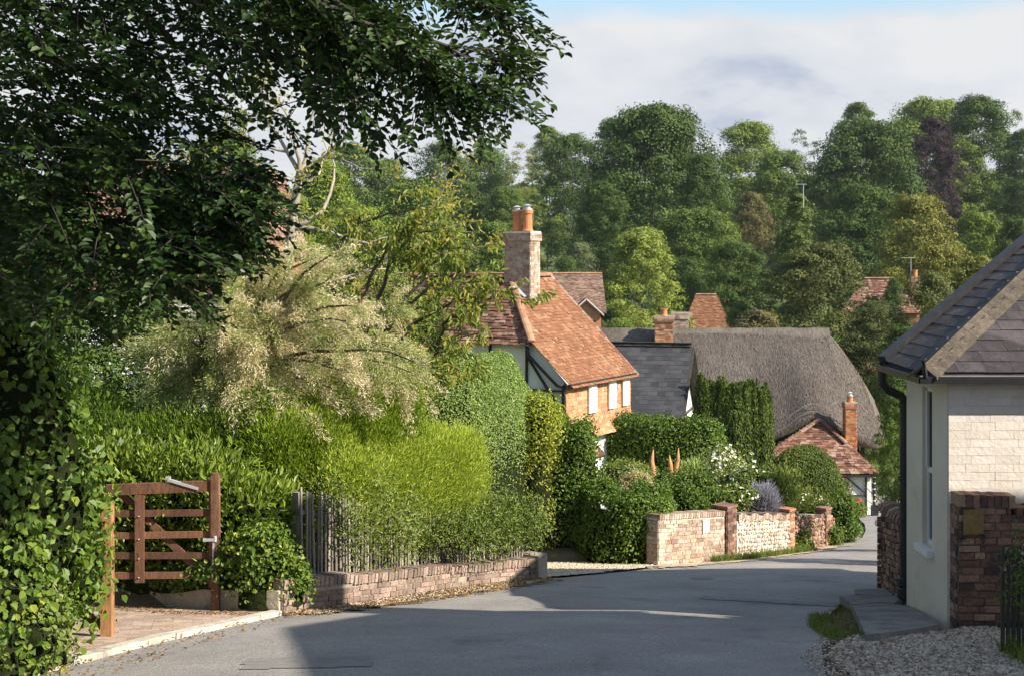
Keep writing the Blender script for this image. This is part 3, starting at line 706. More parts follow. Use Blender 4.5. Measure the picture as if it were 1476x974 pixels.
def sheet(name, poly, lift, m, kind='structure', n=0.12, parent=None, label=None, zf=None, edge_jit=0.0, seed=0):
    """a thin sheet over a plan polygon, draped on the street plane"""
    r = random.Random(seed)
    x0 = min(p[0] for p in poly); x1 = max(p[0] for p in poly); y0 = min(p[1] for p in poly); y1 = max(p[1] for p in poly)
    nx = int((x1 - x0) / n) + 1; ny = int((y1 - y0) / n) + 1
    P = []; idx_ = {}; FL = []
    def vid(i, j):
        if (i, j) not in idx_:
            x = x0 + i * n; y = y0 + j * n
            idx_[(i, j)] = len(P); P.append((x, y, (gz(y) if zf is None else zf(x, y)) + lift))
        return idx_[(i, j)]
    for i in range(nx):
        for j in range(ny):
            cx = x0 + (i + .5) * n + r.gauss(0, edge_jit); cy = y0 + (j + .5) * n + r.gauss(0, edge_jit)
            if pip(cx, cy, poly): FL += [vid(i, j), vid(i + 1, j), vid(i + 1, j + 1), vid(i, j + 1)]
    me = raw_mesh(name, np.array(P), np.array(FL), np.full(len(FL) // 4, 4), np.full(len(FL) // 4, .5), 'FACE', [m], smooth=True)
    o = link(bpy.data.objects.new(name, me), parent)
    return tag(o, label=label, kind=kind) if kind else o
def roadz(x, y):
    l, r_ = side(np.array([x]), np.array([y])); w = float(-(l + r_)[0]); t = min(1, max(0, float(-l[0]) / w))
    return gz(y) + 0.04 * (1 - (2 * t - 1) ** 2)
sheet('road_patch', [(-2.2, 10.6), (-1.15, 10.7), (-1.2, 11.35), (-2.25, 11.25)], 0.006, MT['patch'], n=0.05, zf=roadz)
sheet('road_patch', [(2.35, 16.6), (3.95, 15.95), (4.05, 16.3), (2.45, 17.0)], 0.006, MT['patch'], n=0.05, zf=roadz, edge_jit=0.02)
sheet('road_patch', [(2.7, 19.6), (3.0, 19.6), (3.0, 20.1), (2.7, 20.1)], 0.006, MT['patch'], n=0.05, zf=roadz)

# drive of pale gravel between the two gardens, verge grit, paved gateway
sheet('gravel_drive', [(0.42, 20.15), (1.2, 21.0), (2.18, 22.2), (2.55, 22.95), (1.6, 24.2), (0.2, 27.5), (-3.2, 33), (-6, 31), (-1.5, 25.2), (-0.2, 21.6), (0.2, 20.3)], 0.03, MT['gravel'], n=0.15, edge_jit=0.04)
sheet('verge', [(-2.75, 15.0), (-2.35, 15.65), (-1.93, 16.15), (-0.84, 18.25), (0.39, 20.1), (0.75, 19.9), (-0.45, 17.6), (-1.5, 15.9), (-2.2, 14.9)], 0.018, MT['soil'], n=0.08, zf=roadz, edge_jit=0.12, seed=3)
sheet('verge', [(2.3, 22.2), (2.6, 23.1), (3.92, 24.5), (5.74, 27.1), (7.25, 29.9), (7.6, 29.6), (6.1, 26.6), (4.3, 24.0), (3.0, 22.6)], 0.018, MT['gravel'], n=0.1, zf=roadz, edge_jit=0.1, seed=4)
# gateway paving, laid as single pavers
mb = MB(); r = random.Random(5)
poly = [(-3.72, 11.55), (-3.35, 12.85), (-2.72, 15.0), (-3.2, 15.05), (-4.2, 15.6), (-5.1, 16.3), (-6.4, 15.4), (-5.6, 12.6), (-4.6, 11.5)]
ang = math.radians(14); cu = Vector((math.cos(ang), math.sin(ang), 0)); cv = Vector((-math.sin(ang), math.cos(ang), 0))
for i in range(-30, 30):
    for j in range(-40, 45):
        q = Vector((-4.5, 13.8, 0)) + cu * (i * 0.205 + (0.1 if j % 2 else 0)) + cv * (j * 0.103)
        if pip(q.x, q.y, poly):
            q.z = gz(q.y) + 0.02 + r.gauss(0, 0.0025)
            mb.frame_box(q, (cu + Z * (-0.165 * cu.y)).normalized(), (cv + Z * (-0.165 * cv.y)).normalized(), (Vector((0, 0.163, 0.987))), 0.1, 0.0485, 0.025, r.random(), 0, skip=('-z',))
o = mb.build('gateway_paving', [MT['paver']]); tag(o, kind='structure')
# kerb: single stones along the mouth of the gateway
mb = MB(); r = random.Random(6)
kp = [(-3.78, 11.2), (-3.62, 11.7), (-3.33, 12.85), (-2.98, 14.0), (-2.68, 15.0)]
for (a, b) in zip(kp[:-1], kp[1:]):
    a = Vector((*a, gz(a[1]))); b = Vector((*b, gz(b[1]))); k = max(1, int((b - a).length / 0.42))
    for i in range(k):
        p = a.lerp(b, i / k + 0.006); q = a.lerp(b, (i + 1) / k - 0.006)
        off = Vector((r.gauss(0, .006), 0, 0.015 + r.gauss(0, 0.004)))
        mb.beam(p + off, q + off, 0.13, 0.09, val=r.random())
tag(mb.build('kerb', [MT['kerb']]), kind='structure')

# ------------------------------------------------------------------ low brick wall with the pale fence on the left
lw = [(-2.62, 15.05), (-1.95, 16.12), (-0.86, 18.25), (0.37, 20.02)]
root = empty('low_brick_wall', (-0.86, 18.25, gz(18.25)), 'low curving wall of pinkish brick at the foot of the pale fence', 'wall')
mb = MB()
for i in range(3):
    a, b = lw[i], lw[i + 1]
    h = 0.40 - 0.03 * i
    za, zb = gz(a[1]) - 0.03, gz(b[1]) - 0.03
    prism(mb, a, b, za - 0.3, zb - 0.3, za + h - 0.01 , zb + h - 0.01, 0.3, 0.5, 1)
    # travel so that outside (road side) is on the right
    bricks(mb, a, b, za, zb, h - 0.075, depth=0.012, gap=0.011, jit=0.003, bc=.066, bl=.2, seed=20 + i, miss=0.01)
wall_o = mb.build('brickwork', [MT['brick_low'], MT['mortar']], root)
mb = MB(); r = random.Random(8)
for i in range(3):
    a = Vector((*lw[i], gz(lw[i][1]) + 0.40 - 0.03 * i - 0.06)); b = Vector((*lw[i + 1], gz(lw[i + 1][1]) + 0.40 - 0.03 * i - 0.06))
    d = (b - a).normalized(); n = Vector((-d.y, d.x, 0)).normalized(); k = int((b - a).length / 0.076)
    for j in range(k):
        c = a.lerp(b, (j + .5) / k) + n * 0.12 + Z * r.gauss(0, .004)
        mb.frame_box(c, d, n, d.cross(n), 0.032, 0.145 + r.uniform(0, .012), 0.052, r.random(), 0)
mb.build('coping', [MT['brick_low']], root)
mb = MB(); end = Vector((0.37, 20.02, 0)); rot_box(mb, (0.33, 20.1), (0.57, 0.82), 0.12, 0.17, gz(20.1) - .2, gz(20.1) + 0.40, .5, 1)
bricks(mb, (0.27, 19.84), (0.45, 20.05), gz(20) - .03, gz(20) - .03, 0.40, seed=31); mb.build('end_pier', [MT['brick_low'], MT['mortar']], root)

root = empty('paling_fence', (-0.9, 18.5, gz(18.5) + .4), 'weathered grey fence of narrow upright pales standing on the low brick wall', 'fence')
r = random.Random(9)
fp = [(-2.50, 15.72), (-2.1, 16.4), (-1.02, 18.45), (0.2, 20.1)]
tops = [1.42, 1.30, 1.02, 0.78]; foots = [0.36, 0.34, 0.32, 0.30]
npl = 0
for i in range(3):
    a = Vector((*fp[i], 0)); b = Vector((*fp[i + 1], 0)); L = (b - a).length; k = int(L / 0.068); d = (b - a).normalized(); n = Vector((-d.y, d.x, 0))
    for j in range(k):
        t = j / k; p = a.lerp(b, t); zb = gz(p.y) + foots[i] + (foots[i + 1] - foots[i]) * t; zt = gz(p.y) + tops[i] + (tops[i + 1] - tops[i]) * t
        mbp = MB(); lean = Vector((r.gauss(0, .012), r.gauss(0, .012), 0))
        p = p + n * r.gauss(0, .006); w_ = r.uniform(.016, .022); top = zt + r.gauss(0, .02)
        q0 = Vector((p.x, p.y, zb)); q1 = Vector((p.x, p.y, top)) + lean
        mbp.frame_box((q0 + q1) / 2, d, n, (q1 - q0).normalized(), w_, .008, (q1 - q0).length / 2, r.random())
        if npl < 98: mbp.build('pale', [MT['wood_pale']], root); npl += 1
        else:
            if npl == 98: rest = MB(); npl += 1
            rest.frame_box((q0 + q1) / 2, d, n, (q1 - q0).normalized(), w_, .008, (q1 - q0).length / 2, r.random())
    for hh in (0.25, 0.75):
        za = gz(a.y) + foots[i] + (tops[i] - foots[i]) * hh; zb = gz(b.y) + foots[i + 1] + (tops[i + 1] - foots[i + 1]) * hh
        m2 = MB(); m2.beam(Vector((a.x, a.y, za)) + n * .04, Vector((b.x, b.y, zb)) + n * .04, .04, .05); m2.build('rail', [MT['wood_pale']], root)
if npl > 98: tag(rest.build('pales', [MT['wood_pale']], root), kind='stuff')
for i in range(4):
    p = Vector((*fp[i], 0)) + Vector((-.08, .08, 0)); m2 = MB(); rot_box(m2, p, (1, 1.6), .04, .04, gz(p.y) + .2, gz(p.y) + tops[i] - .03); m2.build('post', [MT['wood_pale']], root)

# rendered kerb wall behind the gateway
root = None
mb = MB(); pts = [(-5.35, 16.9), (-4.5, 15.75), (-3.6, 15.3), (-2.66, 15.02)]
r = random.Random(3)
for i in range(3):
    a, b = pts[i], pts[i + 1]
    prism(mb, a, b, gz(a[1]) - .3, gz(b[1]) - .3, gz(a[1]) + .27, gz(b[1]) + .27, .25)
o = mb.build('retaining_wall', [MT['concrete']]); tag(o, 'low rendered retaining wall under the ivy behind the brown gate', 'wall')

# ------------------------------------------------------------------ brown field gate and its posts
GY = 15.15
def gp(px, py, Y=GY): return W(px, py, Y)
root = empty('field_gate', gp(230, 845), 'open brown timber gate of five bars with a diagonal brace, in front of the ivy', 'gate')
def bar(name, a, b, w, d, m='wood_gate', parent=root, up=(0, 1, 0)):
    mm = MB(); mm.beam(a, b, w, d, up=up, val=random.random()); return mm.build(name, [MT[m]], parent)
bar('top_rail', gp(138, 706), gp(313, 699), .12, .075)
for (ya, yb) in ((740, 738), (772, 769), (800, 800), (829, 828)):
    bar('bar', gp(142, ya), gp(306, yb), .075, .03)
for (xa, xb) in ((196, 209),):
    mm = MB(); mm.box(gp(xa, 838) + Vector((0, -.05, 0)), gp(xb, 712) + Vector((0, -.02, 0)), .4); mm.build('stile', [MT['wood_gate']], root)
mm = MB(); mm.box(gp(302, 845) + Vector((0, -.045, 0)), gp(309, 700) + Vector((0, .045, 0)), .4); mm.build('stile', [MT['wood_gate']], root)
mm = MB(); mm.box(gp(138, 842) + Vector((0, -.045, 0)), gp(147, 700) + Vector((0, .045, 0)), .4); mm.build('stile', [MT['wood_gate']], root)
bar('brace', gp(168, 706) + Vector((0, .045, 0)), gp(300, 838) + Vector((0, .045, 0)), .085, .03)
mm = MB(); mm.beam(gp(243, 690) + Vector((0, -.03, 0)), gp(287, 703) + Vector((0, -.03, 0)), .03, .045, up=(0, 1, 0)); mm.box(gp(240, 695) + Vector((0, -.04, 0)), gp(246, 686) + Vector((0, .01, 0))); mm.build('closer_arm', [MT['galv']], root)
mm = MB(); mm.beam(gp(308, 833) + Vector((0, -.07, 0)), gp(310, 772) + Vector((0, -.07, 0)), .018, .018); mm.beam(gp(295, 776) + Vector((0, -.07, 0)), gp(313, 775) + Vector((0, -.07, 0)), .03, .03); mm.tube([gp(312, 770) + Vector((0, -.07, 0)), gp(312, 778) + Vector((0, -.07, 0))], .02, 8); mm.build('latch', [MT['galv']], root)
for (x, y) in ((202, 742), (202, 775), (202, 803), (202, 830)): mm = MB(); mm.lathe(gp(x, y) + Vector((0, -.06, 0)), [(.006, -.006), (.012, 0), (.006, .006)], 8); mm.build('bolt', [MT['galv']], root)
mm = MB(); c = gp(311, 845); mm.box((c.x - .045, GY - .06, gz(GY) - .1), (c.x + .045, GY + .04, ZY(684, GY)), .5); mm.frame_box((c.x, GY - .01, ZY(684, GY) + .005), (1, 0, 0), (0, 1, 0), Z, .035, .04, .02)
tag(mm.build('gate_post', [MT['wood_gate']]), 'brown square post at the latch end of the open five-bar gate', 'gate post')
# nearer post with the second leaf running back into the ivy
c = Vector((GX(155, 12.7), 12.7, 0))
mm = MB(); mm.box((c.x - .055, 12.65, gz(12.7) - .1), (c.x + .052, 12.75, ZY(727, 12.7)), .7); mm.frame_box((c.x, 12.7, ZY(727, 12.7) + .01), (1, 0, 0), (0, 1, 0), Z, .04, .035, .02, .7)
tag(mm.build('gate_post', [MT['wood_post']]), 'tall orange brown post standing free at the corner of the paving, sunlit on one side', 'gate post')
A = Vector((c.x - .06, 12.78, 0)); B = Vector((c.x - 1.55, 13.6, 0))
root = empty('small_gate', (A.x, A.y, gz(12.7)), 'brown timber gate half hidden in the climbing ivy beside the orange post', 'gate')
def q(t, h): p = A.lerp(B, t); return Vector((p.x, p.y, gz(12.7) + h))
for h in (.16, .58, 1.18): bar('bar', q(0, h), q(1, h), .1 if h > 1 else .075, .03, parent=root, up=(0.5, 1, 0))
bar('brace', q(.03, .1), q(.9, 1.1), .08, .03, parent=root, up=(.5, 1, 0))
bar('stile', q(1, 0.05), q(1, 1.25), .08, .05, parent=root, up=(.5, 1, 0))

# ------------------------------------------------------------------ walls of the lower garden
def rubble_wall(mb, a, b, za, zb, h0, h1, th, seed, m=0, size=.09):
    r = random.Random(seed); p0 = Vector((*a, 0)); p1 = Vector((*b, 0)); L = (p1 - p0).length; U = (p1 - p0) / L; n = Vector((U.y, -U.x, 0))
    y = size * .5; row = 0
    while y < max(h0, h1) - size * .2:
        u = r.random() * size
        while u < L:
            w = size * r.uniform(.7, 1.6); hh = h0 + (h1 - h0) * u / L
            if y < hh - size * .2:
                c = p0 + U * (u + w / 2) + Z * (za + (zb - za) * u / L + y + r.gauss(0, size * .1)) + n * r.uniform(0, .012)
                k = 7; vs = []; rr = [r.uniform(.75, 1.15) for _ in range(k)]
                for d_, s_ in ((0, 1.0), (.018, .86), (.028, .5)):
                    for i in range(k):
                        t = 2 * math.pi * i / k; vs.append(c + U * (math.cos(t) * w * .46 * rr[i] * s_) + Z * (math.sin(t) * size * .46 * rr[i] * s_) + n * d_)
                fs = [(q_ * k + i, q_ * k + (i + 1) % k, (q_ + 1) * k + (i + 1) % k, (q_ + 1) * k + i) for q_ in range(2) for i in range(k)] + [tuple(2 * k + i for i in range(k))]
                mb.add(vs, fs, r.random(), m)
            u += w
        y += size * .88; row += 1
w1 = [(2.55, 22.95), (3.95, 24.55)]
zb = lambda p: gz(p[1]) - .04
root = empty('garden_wall', (3.2, 23.7, zb(w1[0])), 'short pinkish brick garden wall with a small white notice, next to the gravel drive', 'wall')
mb = MB(); a, b = w1
prism(mb, a, b, zb(a) - .3, zb(b) - .3, zb(a) + .88, zb(b) + .90, .25, .5, 1)
bricks(mb, a, b, zb(a), zb(b), .88, depth=.012, bc=.07, bl=.2, seed=40, gap=.010)
bricks(mb, (a[0] - .186, a[1] + .166), a, zb(a), zb(a), .88, depth=.012, bc=.07, bl=.2, seed=41)
mb.build('brickwork', [MT['brick_pale'], MT['mortar_pale']], root)
mb = MB(); r = random.Random(4); A = Vector((*a, zb(a) + .90)); B = Vector((*b, zb(b) + .92)); d = (B - A).normalized(); n = Vector((-d.y, d.x, 0)).normalized()
k = int((B - A).length / .076)
for j in range(k): mb.frame_box(A.lerp(B, (j + .5) / k) + n * .115, d, n, d.cross(n), .032, .14, .04 + r.uniform(0, .008), r.random())
mb.build('coping', [MT['brick_pale']], root)
t = .69; c = Vector((*a, 0)).lerp(Vector((*b, 0)), t); nrm = Vector((.75, -.66, 0)).normalized(); ux = Vector((.66, .75, 0)).normalized()
nb = MB(); nb.frame_box((c.x + nrm.x * .03, c.y + nrm.y * .03, ZY(757, c.y)), ux, nrm, Z, .105, .008, .12, .5)
tag(nb.build('notice', [MT['white']]), 'small blank white notice fixed to the pinkish brick garden wall', 'notice')
def pier(name, label, px, Y, hw, ztop, m, seed, mm_='mortar_dark', proud=.03, cap=False, ax=(.66, .75)):
    mb = MB(); x = GX(px, Y); ax_ = Vector((*ax, 0)).normalized(); ay = Vector((-ax_.y, ax_.x, 0)); c = Vector((x, Y, 0)) + ay * .1
    z0 = gz(Y) - .1
    rot_box(mb, c, ax_, hw - .012, hw - .012, z0, ztop, .5, 1)
    P = [c - ax_ * hw - ay * hw, c + ax_ * hw - ay * hw, c + ax_ * hw + ay * hw, c - ax_ * hw + ay * hw]
    P = [c + (p - c) * ((hw - .012) / hw) for p in P]
    for i in range(4): bricks(mb, P[i], P[(i + 1) % 4], z0, z0, ztop - z0, depth=.012, seed=seed + i)
    rot_box(mb, c, ax_, hw + .01, hw + .01, ztop, ztop + .05, .4, 0)
    return tag(mb.build(name, [MT[m], MT[mm_]]), label, 'pier', 'brick piers of the roadside garden wall')
pier('brick_pier', 'dark square brick pier between the pinkish brick wall and the flint wall', 1051, 24.75, .17, ZY(731, 24.75), 'brick_dark', 50)
a, b = (4.25, 24.9), (5.62, 26.85)
root = empty('flint_wall', (4.9, 25.8, zb(a)), 'pale flint garden wall with wavy brick coping in full sun', 'wall')
mb = MB(); prism(mb, a, b, zb(a) - .3, zb(b) - .3, zb(a) + .80, zb(b) + .74, .25, .3, 1); rubble_wall(mb, a, b, zb(a), zb(b), .80, .74, .25, 60); mb.build('flintwork', [MT['flint'], MT['mortar_pale']], root)
mb = MB(); r = random.Random(14); A = Vector((*a, zb(a) + .84)); B = Vector((*b, zb(b) + .78)); d = (B - A).normalized(); n = Vector((-d.y, d.x, 0)).normalized(); k = int((B - A).length / .078)
for j in range(k):
    c = A.lerp(B, (j + .5) / k) + n * .11 + Z * (.025 * math.sin(j * .9)); mb.frame_box(c, d, n, d.cross(n), .034, .15, .05 + r.uniform(0, .012), r.random())
mb.build('coping', [MT['brick_pale']], root)
pier('brick_pier', 'slim orange brick pier at the far end of the pale flint wall', 1141, 27.05, .12, ZY(736, 27.05), 'brick', 52)
a, b = (5.85, 27.3), (7.3, 30.0)
root = empty('shaded_wall', (6.6, 28.6, zb(a)), 'rough brick and flint wall in the shade below the round clipped bush', 'wall')
mb = MB(); prism(mb, a, b, zb(a) - .3, zb(b) - .3, zb(a) + .82, zb(b) + .72, .25, .3, 1); rubble_wall(mb, a, b, zb(a), zb(b), .86, .74, .25, 61, size=.11); mb.build('stonework', [MT['brick_dark'], MT['mortar']], root)
pier('brick_pier', 'leaning reddish brick pier under the round clipped bush', 1193, 29.4, .13, ZY(734, 29.4), 'brick_dark', 53)

# ------------------------------------------------------------------ cream house on the right
X0, Y0 = 4.55, 13.78
root = empty('cream_house', (7, 16.5, gz(16)), 'cream painted brick house with slate hipped roof at the right edge', 'house')
ze = -1.22
mb = MB()
zb_ = -4.7
NX0 = X0 + 0.0
win = (14.28, 14.62, -3.17, -1.43)   # y0,y1,z0,z1
# left face (plane X0) with the window opening
def quadx(y0, y1, z0, z1): mb.add([(X0, y0, z0), (X0, y1, z0), (X0, y1, z1), (X0, y0, z1)], [(0, 3, 2, 1)])
YB = 15.2
quadx(Y0, win[0], zb_, ze); quadx(win[1], YB, zb_, ze); quadx(win[0], win[1], zb_, win[2]); quadx(win[0], win[1], win[3], ze)
dp = .12
mb.add([(X0, win[0], win[2]), (X0, win[0], win[3]), (X0 + dp, win[0], win[3]), (X0 + dp, win[0], win[2])], [(0, 1, 2, 3)])
mb.add([(X0, win[1], win[2]), (X0, win[1], win[3]), (X0 + dp, win[1], win[3]), (X0 + dp, win[1], win[2])], [(0, 3, 2, 1)])
mb.add([(X0, win[0], win[3]), (X0, win[1], win[3]), (X0 + dp, win[1], win[3]), (X0 + dp, win[0], win[3])], [(0, 1, 2, 3)])
mb.add([(X0, win[0], win[2]), (X0, win[1], win[2]), (X0 + dp, win[1], win[2]), (X0 + dp, win[0], win[2])], [(0, 3, 2, 1)])
# remaining walls
mb.add([(X0, YB, zb_), (6.15, 19.3, zb_), (10.3, 19.3, zb_), (10.3, Y0, zb_), (X0, YB, ze), (6.15, 19.3, ze), (10.3, 19.3, ze), (10.3, Y0, ze)], [(0, 4, 5, 1), (1, 5, 6, 2), (2, 6, 7, 3)])
mb.add([(X0, Y0 - .001, zb_), (X0 + .012, Y0 - .001, zb_), (X0 + .012, Y0 - .001, ze), (X0, Y0 - .001, ze)], [(0, 1, 2, 3)])
mb.build('side_wall', [MT['cream']], root)
mb = MB()
mb.box((X0 + .012, Y0, zb_), (10.3, Y0 + .2, ze), .3, 1)
mb.add([(X0 + .012, Y0 - .001, zb_), (10.3, Y0 - .001, zb_), (10.3, Y0 - .001, ze), (X0 + .1, Y0 - .001, ze)], [(0, 1, 2, 3)], .3, 1)
bricks(mb, (X0 + .012, Y0 - .004), (8.5, Y0 - .004), -3.9, -3.9, 2.66, depth=.005, bl=.25, bc=.087, gap=.0025, jit=.0009, seed=70, bond=False)
mb.build('front_wall', [MT['white_brick'], MT['white_brick']], root)
# sash window in the narrow side face
m2 = MB()
xw = X0 + .055
y0, y1, z0, z1 = win
for (a, b) in (((y0, z0), (y0 + .045, z1)), ((y1 - .045, z0), (y1, z1)), ((y0 + .045, z0), (y1 - .045, z0 + .06)), ((y0 + .045, z1 - .05), (y1 - .045, z1)), ((y0 + .045, -2.37), (y1 - .045, -2.31))):
    m2.box((xw, a[0], a[1]), (xw + .05, b[0], b[1]))
m2.box((xw - .03, y0 + .045, z1 - .05 - .84), (xw, y0 + .075, z1 - .05)); m2.box((xw - .03, y1 - .075, z1 - .05 - .84), (xw, y1 - .045, z1 - .05))
win_o = m2.build('sash_window', [MT['white']], root)
m2 = MB(); m2.box((xw + .02, y0 + .045, z0 + .06), (xw + .03, y1 - .045, z1 - .05)); m2.build('pane', [MT['glass']], win_o)
m2 = MB(); m2.box((X0 + .06, y0 + .05, z0 + .5), (X0 + .5, y1 - .05, z0 + .52)) if False else m2.box((xw + .07, y0 + .05, z0 + .06), (xw + .075, y1 - .2, z1 - .05)); m2.build('curtain', [MT['limewash']], win_o)
m2 = MB(); m2.box((X0 - .07, y0 - .05, z0 - .075), (X0 + .05, y1 + .07, z0 - .005)); m2.build('window_sill', [MT['white']], root)
# roof
A1 = Vector((4.25, 13.65, ze)); A2 = Vector((4.29, 15.15, ze)); A3 = Vector((5.9, 19.6, ze)); A4 = Vector((10.6, 19.6, ze)); A5 = Vector((10.6, 13.65, ze))
R1 = Vector((8.05, 17.45, .945)); R2 = Vector((8.05, 18.27, .945)); R3 = Vector((8.25, 17.45, .945))
mb = MB()
mb.add([A1, A2, A3, A4, A5, R1, R2, R3], [(0, 4, 7, 5), (0, 5, 6, 1), (1, 6, 2), (2, 6, 7, 3) if False else (2, 6, 7), (2, 7, 3), (3, 7, 4), (0, 1, 2, 3, 4), (5, 7, 6)], .1, 1)
lift = Vector((0, 0, .02))
tiles(mb, [p + lift for p in (A5, A1, R1, R3)], (1, 0, 0), w=.29, expo=.20, th=.010, jit=.0022, seed=80)
tiles(mb, [p + lift for p in (A1, A2, R2, R1)], (A2 - A1), w=.29, expo=.20, th=.010, jit=.0022, seed=81)
roof_o = mb.build('roof', [MT['slate_stone'], MT['timber']], root)
mb = MB(); r = random.Random(11)
d = (R1 - A1).normalized(); s_ = d.cross(Z).normalized(); L = (R1 - A1).length
nA = Vector((0, -.5, .87)); nB = Vector((-.5, 0, .87)); k = int(L / .46)
for i in range(k):
    p = A1 + d * (i * L / k) + lift * 2; q_ = A1 + d * ((i + 1) * L / k - .006) + lift * 2
    eA = s_ * .16 - Z * .055; eB = -s_ * .16 - Z * .055
    up = Z * .055
    vs = [p + eA, p + up, p + eB, q_ + eA, q_ + up, q_ + eB]; vs += [v - Z * .03 for v in vs]
    mb.add(vs, [(0, 1, 4, 3), (1, 2, 5, 4), (0, 6, 7, 1), (1, 7, 8, 2), (0, 3, 9, 6), (2, 8, 11, 5), (3, 4, 10, 9), (4, 5, 11, 10)], r.random())
mb.build('hip_cap', [MT['ridge']], roof_o)
mb = MB(); d2 = (R2 - A2).normalized()
mb.beam(A2 + Z * .03 - d2 * .05, R2 + Z * .05, .10, .16); mb.build('verge_board', [MT['black']], roof_o)
# gutter, fascia, downpipe
mb = MB()
mb.box((4.22, 13.62, ze - .075), (10.6, 13.66, ze - .005)); mb.build('fascia', [MT['gutter_grey']], root)
mb = MB(); mb.box((4.20, 13.56, ze - .085), (10.6, 13.615, ze - .03), .5); mb.box((4.20, 13.56, ze - .03), (10.6, 13.572, ze - .012))
mb.box((4.20, 13.56, ze - .085), (4.245, 15.2, ze - .02)); mb.build('gutter', [MT['black']], root)
mb = MB(); mb.box((4.25, 13.66, ze - .03), (4.56, 15.3, ze - .01)); mb.box((4.56, 13.66, ze - .03), (10.6, 13.89, ze - .01)); mb.build('soffit', [MT['timber']], root)
mb = MB(); mb.tube([(4.26, 13.58, ze - .02), (4.24, 13.56, ze + .09), (4.22, 13.52, ze + .15), (4.20, 13.50, ze + .18)], [.03, .022, .018, .03], 8); mb.build('hip_iron', [MT['black']], roof_o)
mb = MB(); Yp = 15.32; zt = ze - .07
mb.tube([(4.30, Yp, zt), (4.30, Yp, zt - .17), (4.36, Yp, zt - .25), (4.52, Yp, zt - .32), (4.56, Yp, zt - .4), (4.56, Yp, -3.75)], .052, 10)
for z_ in (-1.75, -2.6, -3.4): mb.lathe((4.56, Yp, z_), [(.052, 0), (.068, .005), (.068, .06), (.052, .065)], 10)
mb.lathe((4.55, Yp, -3.95), [(.055, -.02), (.075, 0), (.075, .1), (.06, .12), (.075, .14), (.075, .22), (.055, .24)], 10); mb.tube([(4.55, Yp, -3.95), (4.52, Yp, -4.02), (4.45, Yp, -4.06)], .05, 10)
mb.build('downpipe', [MT['black']], root)
m2 = MB(); c = W(1417, 573, 13.86); m2.tube([c, c + Vector((0, -.07, 0)), c + Vector((-.03, -.1, -.03))], .014, 8); m2.build('wall_bracket', [MT['limewash']], root)

# brick wall in front of the house with brass plate
root = empty('brick_wall', (5.0, 13.6, gz(13.6)), 'dark stained brick wall with rounded coping in front of the cream house', 'wall')
mb = MB(); Yf = 13.55
mb.box((4.59, Yf, -4.2), (5.13, Yf + .3, -2.56), .5, 1); mb.box((5.13, Yf, -4.2), (8.5, Yf + .3, -2.66), .5, 1)
bricks(mb, (4.585, Yf - .001), (5.13, Yf - .001), -3.97, -3.97, 1.43, depth=.014, jit=.005, gap=.013, seed=90, bc=.078)
bricks(mb, (5.13, Yf - .001), (6.6, Yf - .001), -3.97, -3.97, 1.30, depth=.014, jit=.005, gap=.013, seed=92, bc=.078)
bricks(mb, (4.589, Yf + .3), (4.589, Yf), -3.97, -3.97, 1.43, depth=.014, seed=93, bc=.078)
mb.build('brickwork', [MT['brick_dark'], MT['mortar_dark']], root)
mb = MB(); r = random.Random(17)
for i in range(8): mb.frame_box((4.62 + i * .073, Yf + .14, -2.50 - .002 * i), (1, 0, 0), (0, 1, 0), Z, .033, .17, .062 + r.uniform(-.004, .004), r.random())
for i in range(20): mb.frame_box((5.21 + i * .073, Yf + .14, -2.62), (1, 0, 0), (0, 1, 0), Z, .033, .17, .05 + r.uniform(-.005, .005), r.random() * .4)
mb.build('coping', [MT['brick_dark']], root)
mb = MB(); a = W(1389, 769, 13.5); b = W(1418, 734, 13.5)
c = (a + b) / 2
mb.frame_box((c.x, 13.50, c.z), (.985, .17, 0), (-.17, .985, 0), Z, .108, .008, .125)
pl = mb.build('plate', [MT['brass']]); pl.name = 'brass_plate'; tag(pl, 'dull brass plate screwed to the dark brick wall beside the cream house', 'plate')

# further wall beyond the house corner
root = empty('rough_wall', (5.0, 17, gz(17)), 'rough dark brick wall with rounded end beyond the black downpipe', 'wall')
mb = MB(); a, b = (4.72, 15.65), (5.10, 18.3)
# path travels so that outside is the road (left) side
hf0, hf1 = 1.30, 1.30
prism(mb, b, a, zb(b) - .3, zb(a) - .3, zb(b) + 1.18, zb(a) + 1.02, .3, .4, 1) if False else prism(mb, (5.42, 18.25), (5.05, 15.6), zb(b) - .3, zb(a) - .3, zb(b) + 1.18, zb(a) + .98, -.3, .4, 1)
bricks(mb, b, a, zb(b), zb(a), 1.08, depth=.014, seed=95, jit=.006, gap=.014, bc=.078)
prism(mb, (5.10, 18.3), (7.6, 20.6), zb(b) - .3, gz(20.6) - .3, zb(b) + 1.22, gz(20.6) + 1.2, .3, .4, 1) if False else prism(mb, (7.8, 20.4), (5.38, 18.0), gz(20.4) - .3, zb(b) - .3, gz(20.4) + 1.1, zb(b) + 1.15, .3, .4, 1)
bricks(mb, (4.98, 18.0), (5.40, 17.98), zb(b), zb(b), 1.15, depth=.014, seed=96)
mb.build('brickwork', [MT['brick_dark'], MT['mortar_dark']], root)
mb = MB(); A = Vector((5.22, 18.2, zb(b) + 1.2)); B = Vector((4.9, 15.7, zb(a) + 1.0))
cap_tiles(mb, A, B, w=.36, h=.13, L=.24, seed=3); mb.build('coping', [MT['brick_dark']], root)

